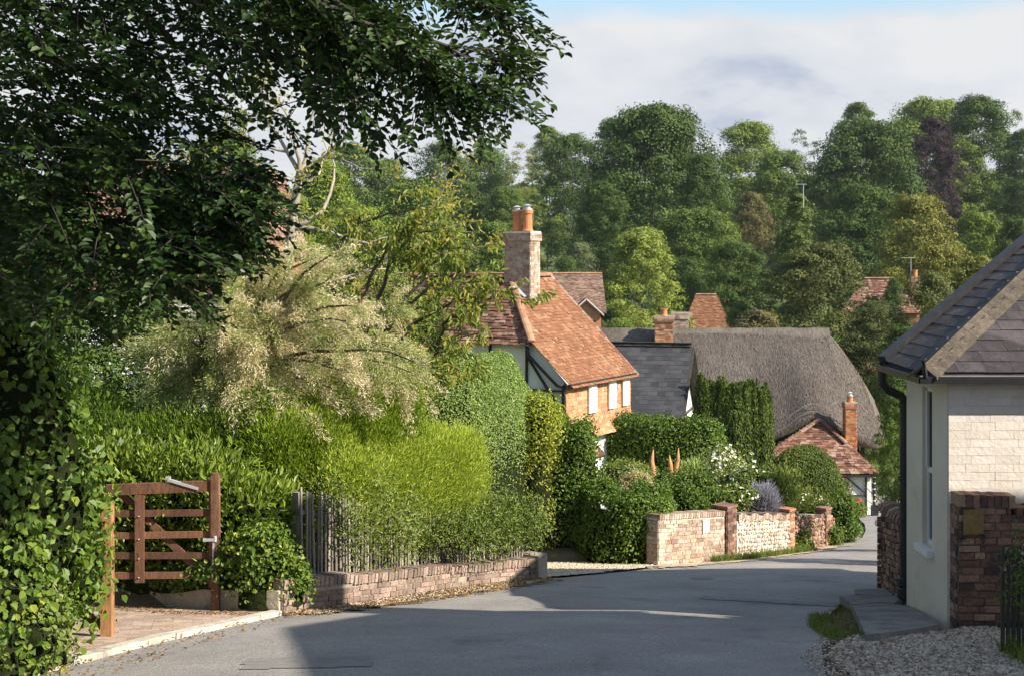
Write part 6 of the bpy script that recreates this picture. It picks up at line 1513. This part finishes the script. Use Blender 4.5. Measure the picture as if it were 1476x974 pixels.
root = empty('cherry_tree', (GX(560, 21.5), 21.5, gz(21.5)), 'slender cherry with long drooping leaves hanging in front of the red roof', 'tree')
b0 = Vector(W(545, 600, 22)); b1 = Vector(W(500, 470, 22))
br = [([Vector((b0.x, 22, gz(22))), b0, b1], [.10, .08, .06], 3)]; tips = []
lim = [[(530, 540), (580, 440), (640, 400), (710, 372)], [(530, 540), (600, 470), (660, 425), (740, 430)], [(540, 560), (620, 500), (650, 460), (700, 440)], [(520, 500), (560, 380), (600, 330), (620, 300)], [(520, 520), (600, 420), (640, 350), (690, 365)],
       [(500, 480), (470, 380), (520, 320), (600, 300)], [(500, 480), (540, 400), (560, 340), (640, 330)], [(540, 560), (600, 530), (640, 500), (690, 480)], [(560, 600), (590, 560), (610, 545), (640, 520)]]
for i, l_3 in enumerate(lim):
    Yb = 21.6 - .25 * i / 2; pts = [Vector(W(x, y, Yb - .25 * k)) for k, (x, y) in enumerate(l_3)]; fine = []
    for a, b in zip(pts[:-1], pts[1:]): fine += [a.lerp(b, t_ / 4) + Vector((r.gauss(0, .03), r.gauss(0, .04), r.gauss(0, .03))) for t_ in range(4)]
    fine.append(pts[-1]); br.append((fine, [.035 * (1 - .85 * k / len(fine)) + .004 for k in range(len(fine))], 1))
    for k in range(11):
        q_ = fine[r.randint(len(fine) // 3, len(fine) - 1)]; o_, t_ = grow(500 + i * 20 + k, q_, (r.uniform(-.4, 1), r.uniform(-.8, .4), r.uniform(-.2, .6)), .42, .010, 1, spread=.6, kids=(2, 3), wig=.2, up=-.02, segs=4); br += o_; tips += t_
limbs_mesh('trunk', br, MT['bark'], root)
PP, DD, VV = [], [], []
for pts, d in tips:
    kk = rn.integers(9, 20); big = rn.random()
    for k in range(kk):
        q_ = np.array(pts[rn.integers(0, len(pts))]) + rn.normal(size=3) * .03; PP.append(q_); DD.append(np.array(d) * .5 + rn.normal(size=3) * .6 + np.array([0, 0, -.8])); VV.append(.35 + .3 * (big > .55) + rn.normal() * .13)
P_ = np.array(PP); D_ = np.array(DD); leaves('crown', P_, np.cross(D_, rn.normal(size=P_.shape)) + np.array([0, -.3, .3]), rn.uniform(.09, .16, len(P_)), rn.uniform(.03, .05, len(P_)), np.clip(VV, 0, 1), MT['lf_cherry'], root, D=D_, fold=.2)

# ------------------------------------------------------------------ beech overhanging from the left
root = empty('beech_tree', (-6.4, 8.0, gz(8)), 'large beech whose dark leafy branches hang across the upper left of the view', 'tree')
r = random.Random(77); rn = np.random.default_rng(77)
T0 = Vector((-6.6, 8.6, gz(8.5) - .3)); 
br = [([T0, T0 + Vector((.1, 0, 3)), T0 + Vector((.0, .1, 6)), T0 + Vector((.2, 0, 10))], [.42, .34, .28, .15], 4)]
sprays = []
def limb(pix, Y0_, Y1_, R, dens, dz=0.0):
    pts = [Vector(W(x, y, Y0_ + (Y1_ - Y0_) * k / (len(pix) - 1))) for k, (x, y) in enumerate(pix)]; fine = []
    for a, b in zip(pts[:-1], pts[1:]): fine += [a.lerp(b, t_ / 5) + Vector((r.gauss(0, .02), r.gauss(0, .03), r.gauss(0, .02))) for t_ in range(5)]
    fine.append(pts[-1]); n = len(fine)
    br.append((fine, [R * (1 - .88 * k / n) + .003 for k in range(n)], 2))
    for k in range(int(dens)):
        i = min(n - 1, int(n * (r.random() ** .8))); d = (fine[min(i + 1, n - 1)] - fine[max(i - 1, 0)]).normalized()
        dd = (d * .7 + Vector((r.gauss(0, .5), r.gauss(0, .6), r.gauss(-.12, .32) + dz))).normalized(); sprays.append((fine[i], dd, r.uniform(.25, .6)))
    return fine
limb([(120, -260), (330, -60), (461, 2), (567, 37), (666, 72), (741, 92)], 8.2, 8.8, .022, 52)
limb([(330, -60), (502, 22), (600, 72), (666, 112), (735, 147)], 8.0, 8.6, .016, 44)
limb([(250, -200), (469, -68), (600, -18), (682, 2), (735, 32)], 8.6, 9.2, .018, 52)
limb([(469, -18), (534, 52), (600, 87), (645, 132)], 8.3, 8.5, .02, 34, dz=-.1)
limb([(428, -28), (502, 12), (567, 42), (616, 92), (633, 122)], 8.9, 8.5, .02, 34)
limb([(200, -150), (400, -60), (534, -38), (649, -18), (723, -8)], 9.0, 9.6, .018, 56)
limb([(400, -40), (444, 22), (485, 82), (514, 147)], 8.6, 8.4, .018, 40, dz=-.15)
limb([(300, -60), (428, 12), (469, 52), (518, 102), (534, 122)], 8.8, 8.9, .018, 26, dz=-.1)
limb([(200, -60), (330, 40), (420, 110), (461, 122)], 8.4, 8.8, .02, 16)
limb([(160, -20), (280, 80), (360, 150), (420, 180)], 9.3, 9.6, .02, 12)
# denser sprays filling the left, with a few gaps to the sky
poly = [(-80, -220), (600, -220), (580, -10), (430, 50), (375, 110), (345, 190), (372, 290), (335, 350), (290, 350), (240, 410), (190, 415), (110, 440), (-80, 420)]
gaps = [(410, 130, 44), (455, 100, 36), (352, 95, 22), (300, 150, 22), (255, 30, 18), (345, 130, 40), (215, 195, 34), (280, 60, 22), (400, 100, 26), (480, 110, 34), (450, 60, 22), (130, 40, 14), (330, 200, 26), (270, 310, 22), (300, 235, 22), (190, 300, 18), (235, 110, 16), (560, 130, 38)]
k = 0
while k < 1900:
    x = r.uniform(-80, 620); y = r.uniform(-220, 640)
    if not pip(x, y, poly): continue
    if any((x - a) ** 2 + (y - b) ** 2 < c ** 2 for a, b, c in gaps): continue
    Yq = r.uniform(8.2, 11.8); 
    if y > 330 and x > 120 : Yq = r.uniform(8.2, 9.4)
    dd = Vector((r.gauss(.6, .5), r.gauss(-.3, .5), r.gauss(-.22, .25))).normalized()
    sprays.append((Vector(W(x, y, Yq)), dd, r.uniform(.3, .55))); k += 1
k = 0
while k < 260:
    x = r.uniform(200, 365); y = r.uniform(215, 380)
    if x + y > 690 or (x < 260 and y < 240): continue
    sprays.append((Vector(W(x, y, r.uniform(8.4, 9.6))), Vector((r.gauss(.6, .5), r.gauss(-.3, .5), r.gauss(-.3, .25))).normalized(), r.uniform(.22, .4))); k += 1
for i in range(16):   # limbs among them
    y = r.uniform(-200, 420); limb([(-120, y - 60), (60, y - 20), (180, y + 30), (300 - max(0, y - 200) * .4, y + 60)], 9.6, 9 + r.random(), .016, 10)
# unseen upper canopy above the frame
for k in range(1500):
    x = -9 + 12 * r.random(); y = 4 + 8.5 * r.random(); z = 3.4 + 3.8 * r.random()
    if x > -1 and z < 3.9: z += 1.0
    dd = Vector((r.gauss(.3, .6), r.gauss(0, .6), r.gauss(-.2, .25))).normalized(); sprays.append((Vector((x, y, z)), dd, r.uniform(.4, .7)))
tw = []
PP, DD, NN, VV, SS = [], [], [], [], []
for (p, d, L) in sprays:
    s_ = d.cross(Z)
    if s_.length < .1: s_ = Vector((1, 0, 0))
    s_.normalize(); nn = s_.cross(d).normalized()
    if nn.z < 0: nn = -nn
    pts = [p + d * (L * t_ / 4) - Z * (L * .16 * (t_ / 4) ** 2) for t_ in range(5)]; br.append((pts, [.005, .0045, .004, .003, .002], 0))
    k = int(L * 46); base_v = r.gauss(.5, .16)
    for i in range(k):
        t_ = (i + .5) / k; q_ = p + d * (L * t_) - Z * (L * .16 * t_ * t_); sg = 1 if i % 2 else -1
        sub = L * .34 * (1 - t_) * r.random(); q2 = q_ + (s_ * sg * .75 + d * .5) * sub
        PP.append(q2); DD.append(s_ * sg * r.uniform(.5, 1.1) + d * r.uniform(.3, .9)); NN.append(nn + Vector((r.gauss(0, .35), r.gauss(0, .35), r.gauss(0, .2)))); VV.append(base_v + r.gauss(0, .15)); SS.append(r.uniform(.045, .078))
P_ = np.array([tuple(p) for p in PP]); SS = np.array(SS)
leaves('crown', P_, np.array([tuple(p) for p in NN]), SS, SS * .68, np.clip(VV, 0, 1), MT['lf_beech'], root, D=np.array([tuple(p) for p in DD]), fold=.18)
limbs_mesh('trunk', br, MT['bark_dark'], root, 8)

# ------------------------------------------------------------------ background trees
def crown_mesh(name, seed, asp, style):
    """crown 1 wide and asp high standing on z=0, made of leafy clumps"""
    nb, n, leaf, b0, b1, cone, flat = style
    r = np.random.default_rng(seed); C, R = [], []; nb = int(nb * (.5 + .5 * asp)); n = int(n * (.45 + .55 * asp))
    ph = r.uniform(0, 6.28, 3)
    for k in range(nb):
        z = r.uniform(0, 1) ** .85; a = r.uniform(0, 6.28); b_ = r.uniform(b0, b1)
        if cone: w = .5 * (1 - z) ** .75 + .03; b_ = min(b_, .05 + w * .4)
        else:
            zz = min(z * asp, 1e9); f_ = z; w = .5 * (math.sqrt(max(.02, 1 - ((f_ - .35) / .65) ** 2)) if f_ > .35 else .78 + .22 * f_ / .35)
            w *= 1 + .16 * math.sin(a * 2 + ph[0] + z * 5) + .10 * math.sin(a * 3 + ph[1] - z * 7)
        q_ = (r.uniform(.12, 1) ** .5) * max(0.01, w - b_ * .5); C.append((math.cos(a) * q_, math.sin(a) * q_, min(asp - b_ * .75, max(b_ * .4, z * asp)))); R.append(b_)
    C = np.array(C); R = np.array(R)
    w = R ** 2 / (R ** 2).sum(); bi = r.choice(nb, n, p=w)
    d = unit(r.normal(size=(n, 3))); fl = (d[:, 2] < -.2) & (r.random(n) < .8); d[fl, 2] *= -1
    k2 = 1 + .40 * nz(d * 1.7 + C[bi] * 9, 3.0, seed)
    rr2 = R[bi] * k2 * np.where(r.random(n) < .70, 1, r.uniform(.3, 1.35, n))
    P_ = C[bi] + d * np.array([1, 1, flat]) * rr2[:, None]
    if flat < .6: P_[:, 2] -= .35 * R[bi] * (rr2 / R[bi]) ** 2 * np.hypot(d[:, 0], d[:, 1])
    Nn = unit(d * 1.0 + r.normal(size=(n, 3)) * .30 + np.array([0, 0, .2]))
    bv = r.normal(.5, .10, nb)[bi]
    v = np.clip(bv + r.normal(size=n) * .15, 0, 1); L = leaf * r.uniform(.6, 1.3, n)
    return leaves(name, P_, Nn, L, L * .8, v, MT['lf_far'], shape='quad', obj=False)
def limb_mesh(name, seed, sparse=False):
    out, tips = grow(seed, (0, 0, -.02), (0, 0, 1), .42, .028, 3, spread=.55, kids=(3, 4), ratio=.62, wig=.08, up=.06)
    mb = MB()
    for pts, rr2, dep in out:
        if dep >= 1 or sparse: mb.tube(pts, rr2, 5 if dep > 1 else 4, cap=False)
    o = mb.build(name, [MT['bark_pale' if sparse else 'bark']], None, smooth=True); me = o.data; bpy.data.objects.remove(o); return me
STY = {  # clumps, leaves, leaf size, clump radii, cone, flatness
    'oak': (230, 60000, .016, .055, .105, False, .8), 'round': (150, 38000, .0195, .065, .12, False, .85), 'tall': (150, 38000, .0195, .06, .11, False, .85),
    'fine': (240, 52000, .0155, .045, .085, False, .8), 'yew': (170, 60000, .013, .05, .10, False, .45), 'cone': (90, 20000, .022, .06, .12, True, .5),
    'sparse': (22, 3600, .020, .06, .11, False, .7), 'bush': (80, 20000, .022, .08, .15, False, .85)}
CR = {}
def crown_for(kind, asp, i):
    asp = min((.6, .85, 1.2, 1.7, 2.4), key=lambda a: abs(math.log(a / asp))); k = (kind, asp, i % 2)
    if k not in CR: CR[k] = crown_mesh('crown_' + kind, 40 + len(CR), asp, STY[kind])
    return CR[k], asp
KN = list(STY)
LM = {k: limb_mesh('limbs_' + k, 20 + i, k == 'sparse') for i, k in enumerate(KN)}
names = {'oak': 'oak_tree', 'round': 'broadleaf_tree', 'tall': 'broadleaf_tree', 'fine': 'broadleaf_tree', 'yew': 'yew_tree', 'cone': 'conifer_tree', 'sparse': 'open_tree', 'bush': 'bush'}
tcount = [0]
def tree(kind, px, ytop, wpx, Y, col, label, group=None, depth=1.0, zb=None, trunk=None):
    i = tcount[0]; tcount[0] += 1; rr2 = random.Random(900 + i)
    x = GX(px, Y); z0 = gh(x, Y) if zb is None else zb; zt_ = ZY(ytop, Y); w = 1.14 * wpx / F * Y; H = zt_ - z0
    if trunk is None: trunk = {'bush': .0, 'yew': .03, 'cone': .04, 'fine': .08}.get(kind, .14)
    root = empty(names[kind], (x, Y, z0), label, 'bush' if kind == 'bush' else 'tree', group)
    me, asp = crown_for(kind, H * (1 - trunk) / w, i); cr_ = bpy.data.objects.new('crown', me); COL.objects.link(cr_); cr_.parent = root
    cr_.location = (0, 0, H * trunk); cr_.scale = (w, w * depth, H * (1 - trunk) / asp); cr_.rotation_euler = (0, 0, rr2.uniform(0, 6.28)); cr_.color = (*col, 1)
    tr_ = bpy.data.objects.new('trunk', LM[kind]); COL.objects.link(tr_); tr_.parent = root; tr_.scale = (w * .8 + 2, w * .8 + 2, H * .95); tr_.rotation_euler = (0, 0, rr2.uniform(0, 6.28))
    return root
DG = (.055, .095, .020); MG = (.085, .135, .026); LG = (.13, .185, .032); YG_ = (.19, .24, .05); OL = (.16, .165, .035); BR = (.13, .12, .05); GR = (.11, .14, .065); CB = (.045, .028, .038); YW = (.05, .075, .022)
T_ = [
 # far skyline, left to right
 ('round', 505, 212, 110, 250, MG, 'mid green skyline tree seen just under the tip of the hanging beech branch'),
 ('tall', 560, 232, 90, 255, MG, 'low skyline tree left of the tree with the flat dark top'),
 ('round', 635, 208, 95, 245, DG, 'flat topped dark tree on the skyline at left centre'),
 ('round', 700, 216, 95, 250, MG, 'green skyline tree right of the flat topped dark one'),
 ('sparse', 752, 205, 75, 215, OL, 'thin crowned tree with pale bare limbs above the chimney pots'),
 ('tall', 790, 184, 66, 240, LG, 'pale rounded tree top on the skyline above the chimney pots'),
 ('round', 822, 194, 90, 200, DG, 'dark tree leaning against the left side of the big oak'),
 ('oak', 895, 174, 130, 165, DG, 'left shoulder of dark oaks, crown reaching the sky in mid picture'),
 ('oak', 950, 156, 190, 150, DG, 'largest dark oak in the middle of the skyline'),
 ('round', 1012, 225, 90, 140, DG, 'dark tree filling the right flank of the largest oak'),
 ('round', 1082, 178, 118, 220, LG, 'light green rounded tree right of the largest oak on the skyline'),
 ('round', 1128, 222, 110, 190, MG, 'mid green tree in front of the light rounded one'),
 ('sparse', 1152, 186, 66, 250, DG, 'small thin tree with see-through crown on the skyline'),
 ('tall', 1236, 150, 88, 215, MG, 'green dome shaped tree top left of the tallest group'),
 ('oak', 1248, 178, 160, 172, DG, 'wide dark tree below the green dome top'),
 ('oak', 1335, 145, 150, 225, LG, 'bright green tall tree behind the purple beech'),
 ('fine', 1345, 172, 96, 190, CB, 'dark purple copper beech among the green trees'),
 ('tall', 1385, 205, 90, 205, LG, 'light green flank right of the purple beech'),
 ('oak', 1412, 142, 135, 210, DG, 'tall dark tree on the skyline right of the purple beech'),
 ('sparse', 1464, 158, 60, 230, GR, 'grey green open tree at the right end of the skyline'),
 ('round', 1480, 190, 90, 190, DG, 'dark tree at the right edge below the grey green one'),
 # middle distance
 ('round', 590, 262, 130, 150, MG, 'mid green tree left of the field gap, behind the thin yellow tree'),
 ('fine', 664, 262, 110, 170, DG, 'dark tree in the middle distance above the cherry branch'),
 ('fine', 730, 270, 90, 165, MG, 'tree behind the chimney pots in the middle distance'),
 ('round', 640, 330, 110, 110, LG, 'light bushy tree left of the tall chimney'),
 ('round', 712, 322, 90, 105, MG, 'green bushy tree touching the left side of the tall chimney'),
 ('bush', 836, 350, 60, 125, GR, 'grey green bush at the edge of the distant field'),
 ('tall', 868, 262, 90, 132, DG, 'dark leafy tree between the field gap and the pale green tree'),
 ('bush', 815, 372, 60, 100, DG, 'dark bush right of the tall chimney at roof height'),
 ('fine', 925, 330, 128, 88, YG_, 'pale yellow green lime tree standing alone behind the slate roof'),
 ('round', 1000, 300, 110, 125, MG, 'mid green tree right of the pale lime tree'),
 ('round', 985, 372, 70, 112, DG, 'dark tree in the shade left of the small red roof'),
 ('bush', 1045, 320, 60, 118, LG, 'light green bush lit by the sun above the small red roof'),
 ('round', 1082, 280, 76, 135, BR, 'brownish grey tree right of centre under the skyline'),
 ('round', 1060, 350, 90, 108, DG, 'dark green tree right of the small red roof'),
 ('cone', 1150, 276, 112, 88, (.085, .125, .03), 'pointed conifer with lighter new growth above the big yew'),
 ('yew', 1185, 345, 205, 76, (.085, .10, .03), 'huge layered yew tree behind the thatched ridge'),
 ('yew', 1262, 430, 130, 68, (.07, .09, .027), 'dark lower yew right of the thatched cottage'),
 ('round', 1240, 268, 110, 130, DG, 'dark tree between the pointed conifer and the olive one'),
 ('round', 1322, 284, 122, 112, OL, 'olive yellow rounded tree in front of the purple beech'),
 ('round', 1408, 306, 84, 125, LG, 'bright green tree at right below the purple beech'),
 ('round', 1462, 316, 80, 118, DG, 'dark tree beside the bright green one at the right edge'),
 ('round', 1352, 352, 100, 92, OL, 'olive tree behind the chimney with the aerial'),
 ('fine', 1412, 372, 130, 66, (.16, .17, .045), 'wispy olive green willow above the slate hip'),
 ('bush', 1345, 395, 90, 58, (.10, .12, .035), 'olive bush at the right above the slate hip of the cream house'),
 ('bush', 1288, 402, 44, 74, DG, 'dark conifer bush in front of the red roofed house'),
 ('bush', 1095, 448, 92, 66, BR, 'brownish bush along the thatched ridge'),
 ('bush', 1065, 438, 60, 78, MG, 'green bush right of the small red roof'),
 ('bush', 895, 458, 60, 70, LG, 'bright green bush just above the left thatch'),
 ('round', 1300, 470, 90, 56, DG, 'shaded tree filling the gap between thatch and cream house'),
 ('fine', 1296, 560, 72, 27, MG, 'green tree close behind the rough dark wall on the right'),
 ('bush', 1345, 640, 120, 23, MG, 'bush hidden behind the rough dark wall'),
 # left, seen through the branches
 ('fine', 545, 372, 150, 27.5, (.16, .20, .05), 'airy yellow green tree in front of the left end of the red roof'),
 ('fine', 615, 418, 90, 29, (.10, .15, .035), 'small green tree beside the white wall of the timbered gable'),
 ('round', 165, 330, 230, 25, DG, 'dark tree in front of the white boarded wall at the left'),
 ('fine', 350, 300, 120, 28, (.15, .17, .045), 'olive tree beside the white barge board'),
 ('round', 470, 236, 130, 62, LG, 'light green tree behind the half bare tree'),
 ('round', 520, 300, 120, 46, LG, 'sunny bushy tree behind the tamarisk'),
 ('fine', 420, 280, 110, 54, YG_, 'yellow green tree behind the thin bare branches'),
 ('bush', 590, 345, 120, 44, MG, 'green bush left of the red roof under the cherry branch'),
 ('bush', 650, 420, 90, 52, DG, 'dark bush at the left end of the red roof'),
 ('round', 330, 190, 150, 90, MG, 'green tree glimpsed through the beech leaves'),
 ('round', 150, 180, 220, 80, MG, 'big green tree behind the red roof at far left'),
 ('bush', 450, 420, 220, 33, MG, 'large green shrub behind the tamarisk'),
 ('bush', 250, 500, 200, 25, DG, 'dark evergreen shrub behind the conifer hedge on the left'),
]
for t_ in T_: tree(*t_[:6], t_[6], group='trees of the village and the hill behind')
# backdrop wood filling the far slope behind the tree line, unresolvable as single trees
V = []; rn = np.random.default_rng(99)
n = 60000; x = rn.uniform(-170, 230, n); y = rn.uniform(235, 420, n); keep = ~((np.abs(x / y * F + 738 - 815) < 30) & (y > 230)); x = x[keep]; y = y[keep]
h = 7 + 7 * (.5 + .5 * np.sin(x * .31 + np.sin(y * .2) * 2) * np.cos(y * .27 + x * .05)) * rn.uniform(.75, 1, len(x)); hh = rn.uniform(0, 1, len(x)) ** .35 * h
P_ = np.stack([x, y, ground_h(x, y) + hh], -1)
wd = leaves('distant_wood', P_, rn.normal(size=P_.shape) * .7 + np.array([0, -.5, .7]), 1.5, 1.3, np.clip(rn.normal(.45, .2, len(x)), 0, 1), MT['lf_far'], None, shape='quad'); wd.color = (*MG, 1); tag(wd, kind='stuff')
# undergrowth in front of the far trees, hedge line of the meadow
n = 30000; x = rn.uniform(-60, 75, n); y = rn.uniform(100, 150, n); keep = ~(np.abs(x / y * F + 738 - 818) < 34); x = x[keep]; y = y[keep]
h = 4.0 * (.6 + .4 * np.sin(x * .5 + y * .3)); P_ = np.stack([x, y, ground_h(x, y) + rn.uniform(0, 1, len(x)) ** .5 * h], -1)
wd = leaves('undergrowth', P_, rn.normal(size=P_.shape) * .7 + np.array([0, -.5, .7]), .6, .5, np.clip(rn.normal(.45, .2, len(x)), 0, 1), MT['lf_far'], None, shape='quad'); wd.color = (*MG, 1); tag(wd, kind='stuff')
root = empty('mast', (GX(1158, 120), 120, gz(120)), 'thin pole with crossbar aerial rising among the trees', 'aerial')
aerial(root, 1158, 80, 300, 266, half=9, wd=.022)

# ------------------------------------------------------------------ small ground things
def scatter_poly(poly, n, seed):
    r = random.Random(seed); x0 = min(p[0] for p in poly); x1 = max(p[0] for p in poly); y0 = min(p[1] for p in poly); y1 = max(p[1] for p in poly); o = []
    while len(o) < n:
        x = r.uniform(x0, x1); y = r.uniform(y0, y1)
        if pip(x, y, poly): o.append((x, y))
    return np.array(o)
def pebbles(name, poly, n, s0, s1, seed, lift=0.0, m='pebble', zfun=None):
    rn = np.random.default_rng(seed); q_ = scatter_poly(poly, n, seed); z = g(q_[:, 1]) + lift if zfun is None else zfun(q_)
    s_ = rn.uniform(s0, s1, n) * rn.choice([.7, 1, 1.3], n)
    base = np.array([[1, 0, 0], [.3, .95, .1], [-.8, .6, 0], [-.9, -.5, .05], [.2, -1, 0], [.15, .05, .62], [-.35, .1, .5]])
    V = base[None] * s_[:, None, None] * rn.uniform(.7, 1.25, (n, 7, 1)); a = rn.uniform(0, 6.28, n); c_, sn = np.cos(a)[:, None], np.sin(a)[:, None]
    X = V[..., 0] * c_ - V[..., 1] * sn; Y_ = V[..., 0] * sn + V[..., 1] * c_; V = np.stack([X + q_[:, :1], Y_ + q_[:, 1:], V[..., 2] + z[:, None]], -1).reshape(-1, 3)
    f = [(0, 1, 5), (1, 2, 6), (1, 6, 5), (2, 3, 6), (3, 4, 6), (4, 5, 6), (4, 0, 5)]
    FL = ((np.arange(n) * 7)[:, None] + np.array(f).ravel()).ravel(); FT = np.full(7 * n, 3)
    me = raw_mesh(name, V, FL, FT, np.repeat(rn.uniform(0, 1, n), 7), 'FACE', [MT[m]], uv=False); o = link(bpy.data.objects.new(name, me)); return tag(o, kind='stuff')
gravP = [(2.62, 9.2), (2.78, 11.6), (3.1, 12.5), (3.35, 12.9), (3.7, 12.75), (4.5, 13.3), (4.6, 13.5), (5.2, 13.5), (5.2, 9.2)]
sheet('gravel_patch', gravP, .0, MT['soil'], n=.08, edge_jit=.04, zf=lambda x, y: gz(y) + .012 + .03 * max(0, min(1, (x - 2.8))))
pebbles('gravel', gravP, 15000, .010, .022, 601, zfun=lambda q_: g(q_[:, 1]) + .015 + .03 * np.clip(q_[:, 0] - 2.8, 0, 1))
pebbles('gravel', [(2.3, 9.5), (2.62, 9.2), (2.8, 11.8), (3.2, 12.6), (3.0, 12.9), (2.5, 11.5)], 900, .006, .014, 602, zfun=lambda q_: g(q_[:, 1]) + .01)
pebbles('gravel', [(.5, 20.3), (1.2, 21.1), (2.18, 22.3), (2.5, 23), (1.6, 24.2), (.2, 27.5), (-1.4, 27), (-.4, 22.4), (.2, 20.6)], 9000, .01, .02, 603, lift=.03, m='pebble_pale')
pebbles('gravel', [(-2.75, 15.0), (-1.93, 16.2), (-.84, 18.3), (.39, 20.15), (.85, 20.1), (-.4, 17.9), (-1.4, 16.2), (-2.2, 14.9)], 1500, .006, .014, 604, lift=.03, m='pebble_pale')
pebbles('gravel', [(-4.9, 9.0), (-3.9, 9.0), (-3.62, 11.4), (-3.8, 11.6), (-4.6, 11.4)], 1600, .007, .02, 605, lift=.01)
def litter(name, poly, n, L, seed, m='lf_dead', lift=.02, zfun=None, up=False):
    rn = np.random.default_rng(seed); q_ = scatter_poly(poly, n, seed); z = (g(q_[:, 1]) if zfun is None else zfun(q_)) + lift
    P_ = np.stack([q_[:, 0], q_[:, 1], z], -1)
    if up:
        D = rn.normal(size=P_.shape) * .45 + np.array([0, 0, 1.0]); o = leaves(name, P_, np.cross(D, rn.normal(size=P_.shape)), rn.uniform(.5, 1.2, n) * L, L * .12, rn.uniform(0, 1, n), MT[m], None, D=D, shape='strip')
    else: o = leaves(name, P_, rn.normal(size=P_.shape) * .25 + np.array([0, 0, 1]), rn.uniform(.5, 1.2, n) * L, L * .5, rn.uniform(0, 1, n), MT[m], None)
    return tag(o, kind='stuff')
litter('fallen_leaves', [(-2.8, 14.9), (-1.93, 16.15), (-.84, 18.25), (.39, 20.05), (.7, 19.8), (-.3, 17.6), (-1.4, 15.8), (-2.3, 14.6)], 1100, .05, 611, lift=.035)
litter('fallen_leaves', [(-4.6, 9.3), (-3.6, 11.2), (-3.25, 12.9), (-2.65, 14.9), (-2.4, 14.7), (-2.9, 12), (-3.4, 9.5)], 260, .045, 612, lift=.03)
litter('fallen_leaves', [(-5.2, 15.9), (-3.7, 15.0), (-2.8, 14.85), (-2.9, 14.5), (-3.8, 14.7), (-5.2, 15.3)], 420, .045, 613, lift=.05)
litter('fallen_leaves', gravP, 200, .04, 614, lift=.04)
litter('grass', [(3.05, 12.6), (3.3, 12.75), (3.72, 12.62), (3.95, 12.78), (3.9, 12.95), (3.3, 13.0), (3.3, 13.9), (3.62, 14.9), (3.42, 15.0), (3.12, 13.9)], 2600, .10, 621, m='lf_grass', up=True, lift=-.02)
litter('grass', [(3.2, 12.9), (3.42, 14.2), (3.72, 15.2), (4.0, 16.4), (4.12, 16.3), (3.95, 15.1), (3.68, 13.9), (3.4, 12.7)], 800, .06, 626, m='lf_grass', up=True, lift=-.02)
litter('fallen_leaves', [(3.0, 12.6), (3.3, 14.2), (3.6, 15.2), (3.95, 16.4), (4.12, 16.3), (3.95, 15.1), (3.68, 13.9), (3.4, 12.6)], 260, .04, 627, lift=.0)
litter('grass', [(-4.7, 9.2), (-4.0, 9.4), (-4.0, 10.8), (-4.3, 11.2), (-5.0, 10.8)], 2600, .10, 622, m='lf_grass', up=True, zfun=lambda q_: ground_h(q_[:, 0], q_[:, 1]))
litter('grass', [(3.6, 24.0), (4.4, 24.75), (5.6, 26.55), (6.2, 27.6), (6.3, 27.3), (5.4, 26.0), (4.5, 24.6), (3.7, 23.8)], 2600, .16, 623, m='lf_grass', up=True)
litter('grass', [(-.3, 18.9), (.4, 19.9), (.5, 19.8), (-.2, 18.7)], 240, .06, 624, m='lf_grass', up=True, lift=.02)
litter('grass', [(4.0, 9.6), (5.0, 9.8), (5.0, 11.5), (4.25, 11.5), (4.15, 10.5)], 1500, .22, 625, m='lf_grass', up=True)
bx = shrub('flower_clump', 'pink flowering weed against the dark slatted fence', 'flowers', (4.55, 11.2, -2.75), (.28, .25, .42), MT['lf_shrub'], 1500, .04, .025, seed=630, core=False, petals=(MT['pet_pink'], 16, .035), fuzz=.1, vbase=.3, zb=gz(11.2))
# lawn beyond the lane end
litter('grass', [(14, 56), (24, 56), (30, 75), (14, 75)], 9000, .4, 640, m='lf_grass', up=True)


# thin summer haze over the valley
hz = MB(); hz.box((-520, -12, -14), (520, 905, 58)); ho = hz.build('haze', [])
hm = bpy.data.materials.new('haze'); hm.use_nodes = True; t = hm.node_tree; t.nodes.clear()
pv = t.nodes.new('ShaderNodeVolumePrincipled'); pv.inputs['Density'].default_value = 0.00013; pv.inputs['Color'].default_value = (0.80, 0.88, 1.0, 1); pv.inputs['Anisotropy'].default_value = 0.2
t.links.new(pv.outputs[0], t.nodes.new('ShaderNodeOutputMaterial').inputs['Volume']); ho.data.materials.append(hm); tag(ho, kind='stuff')
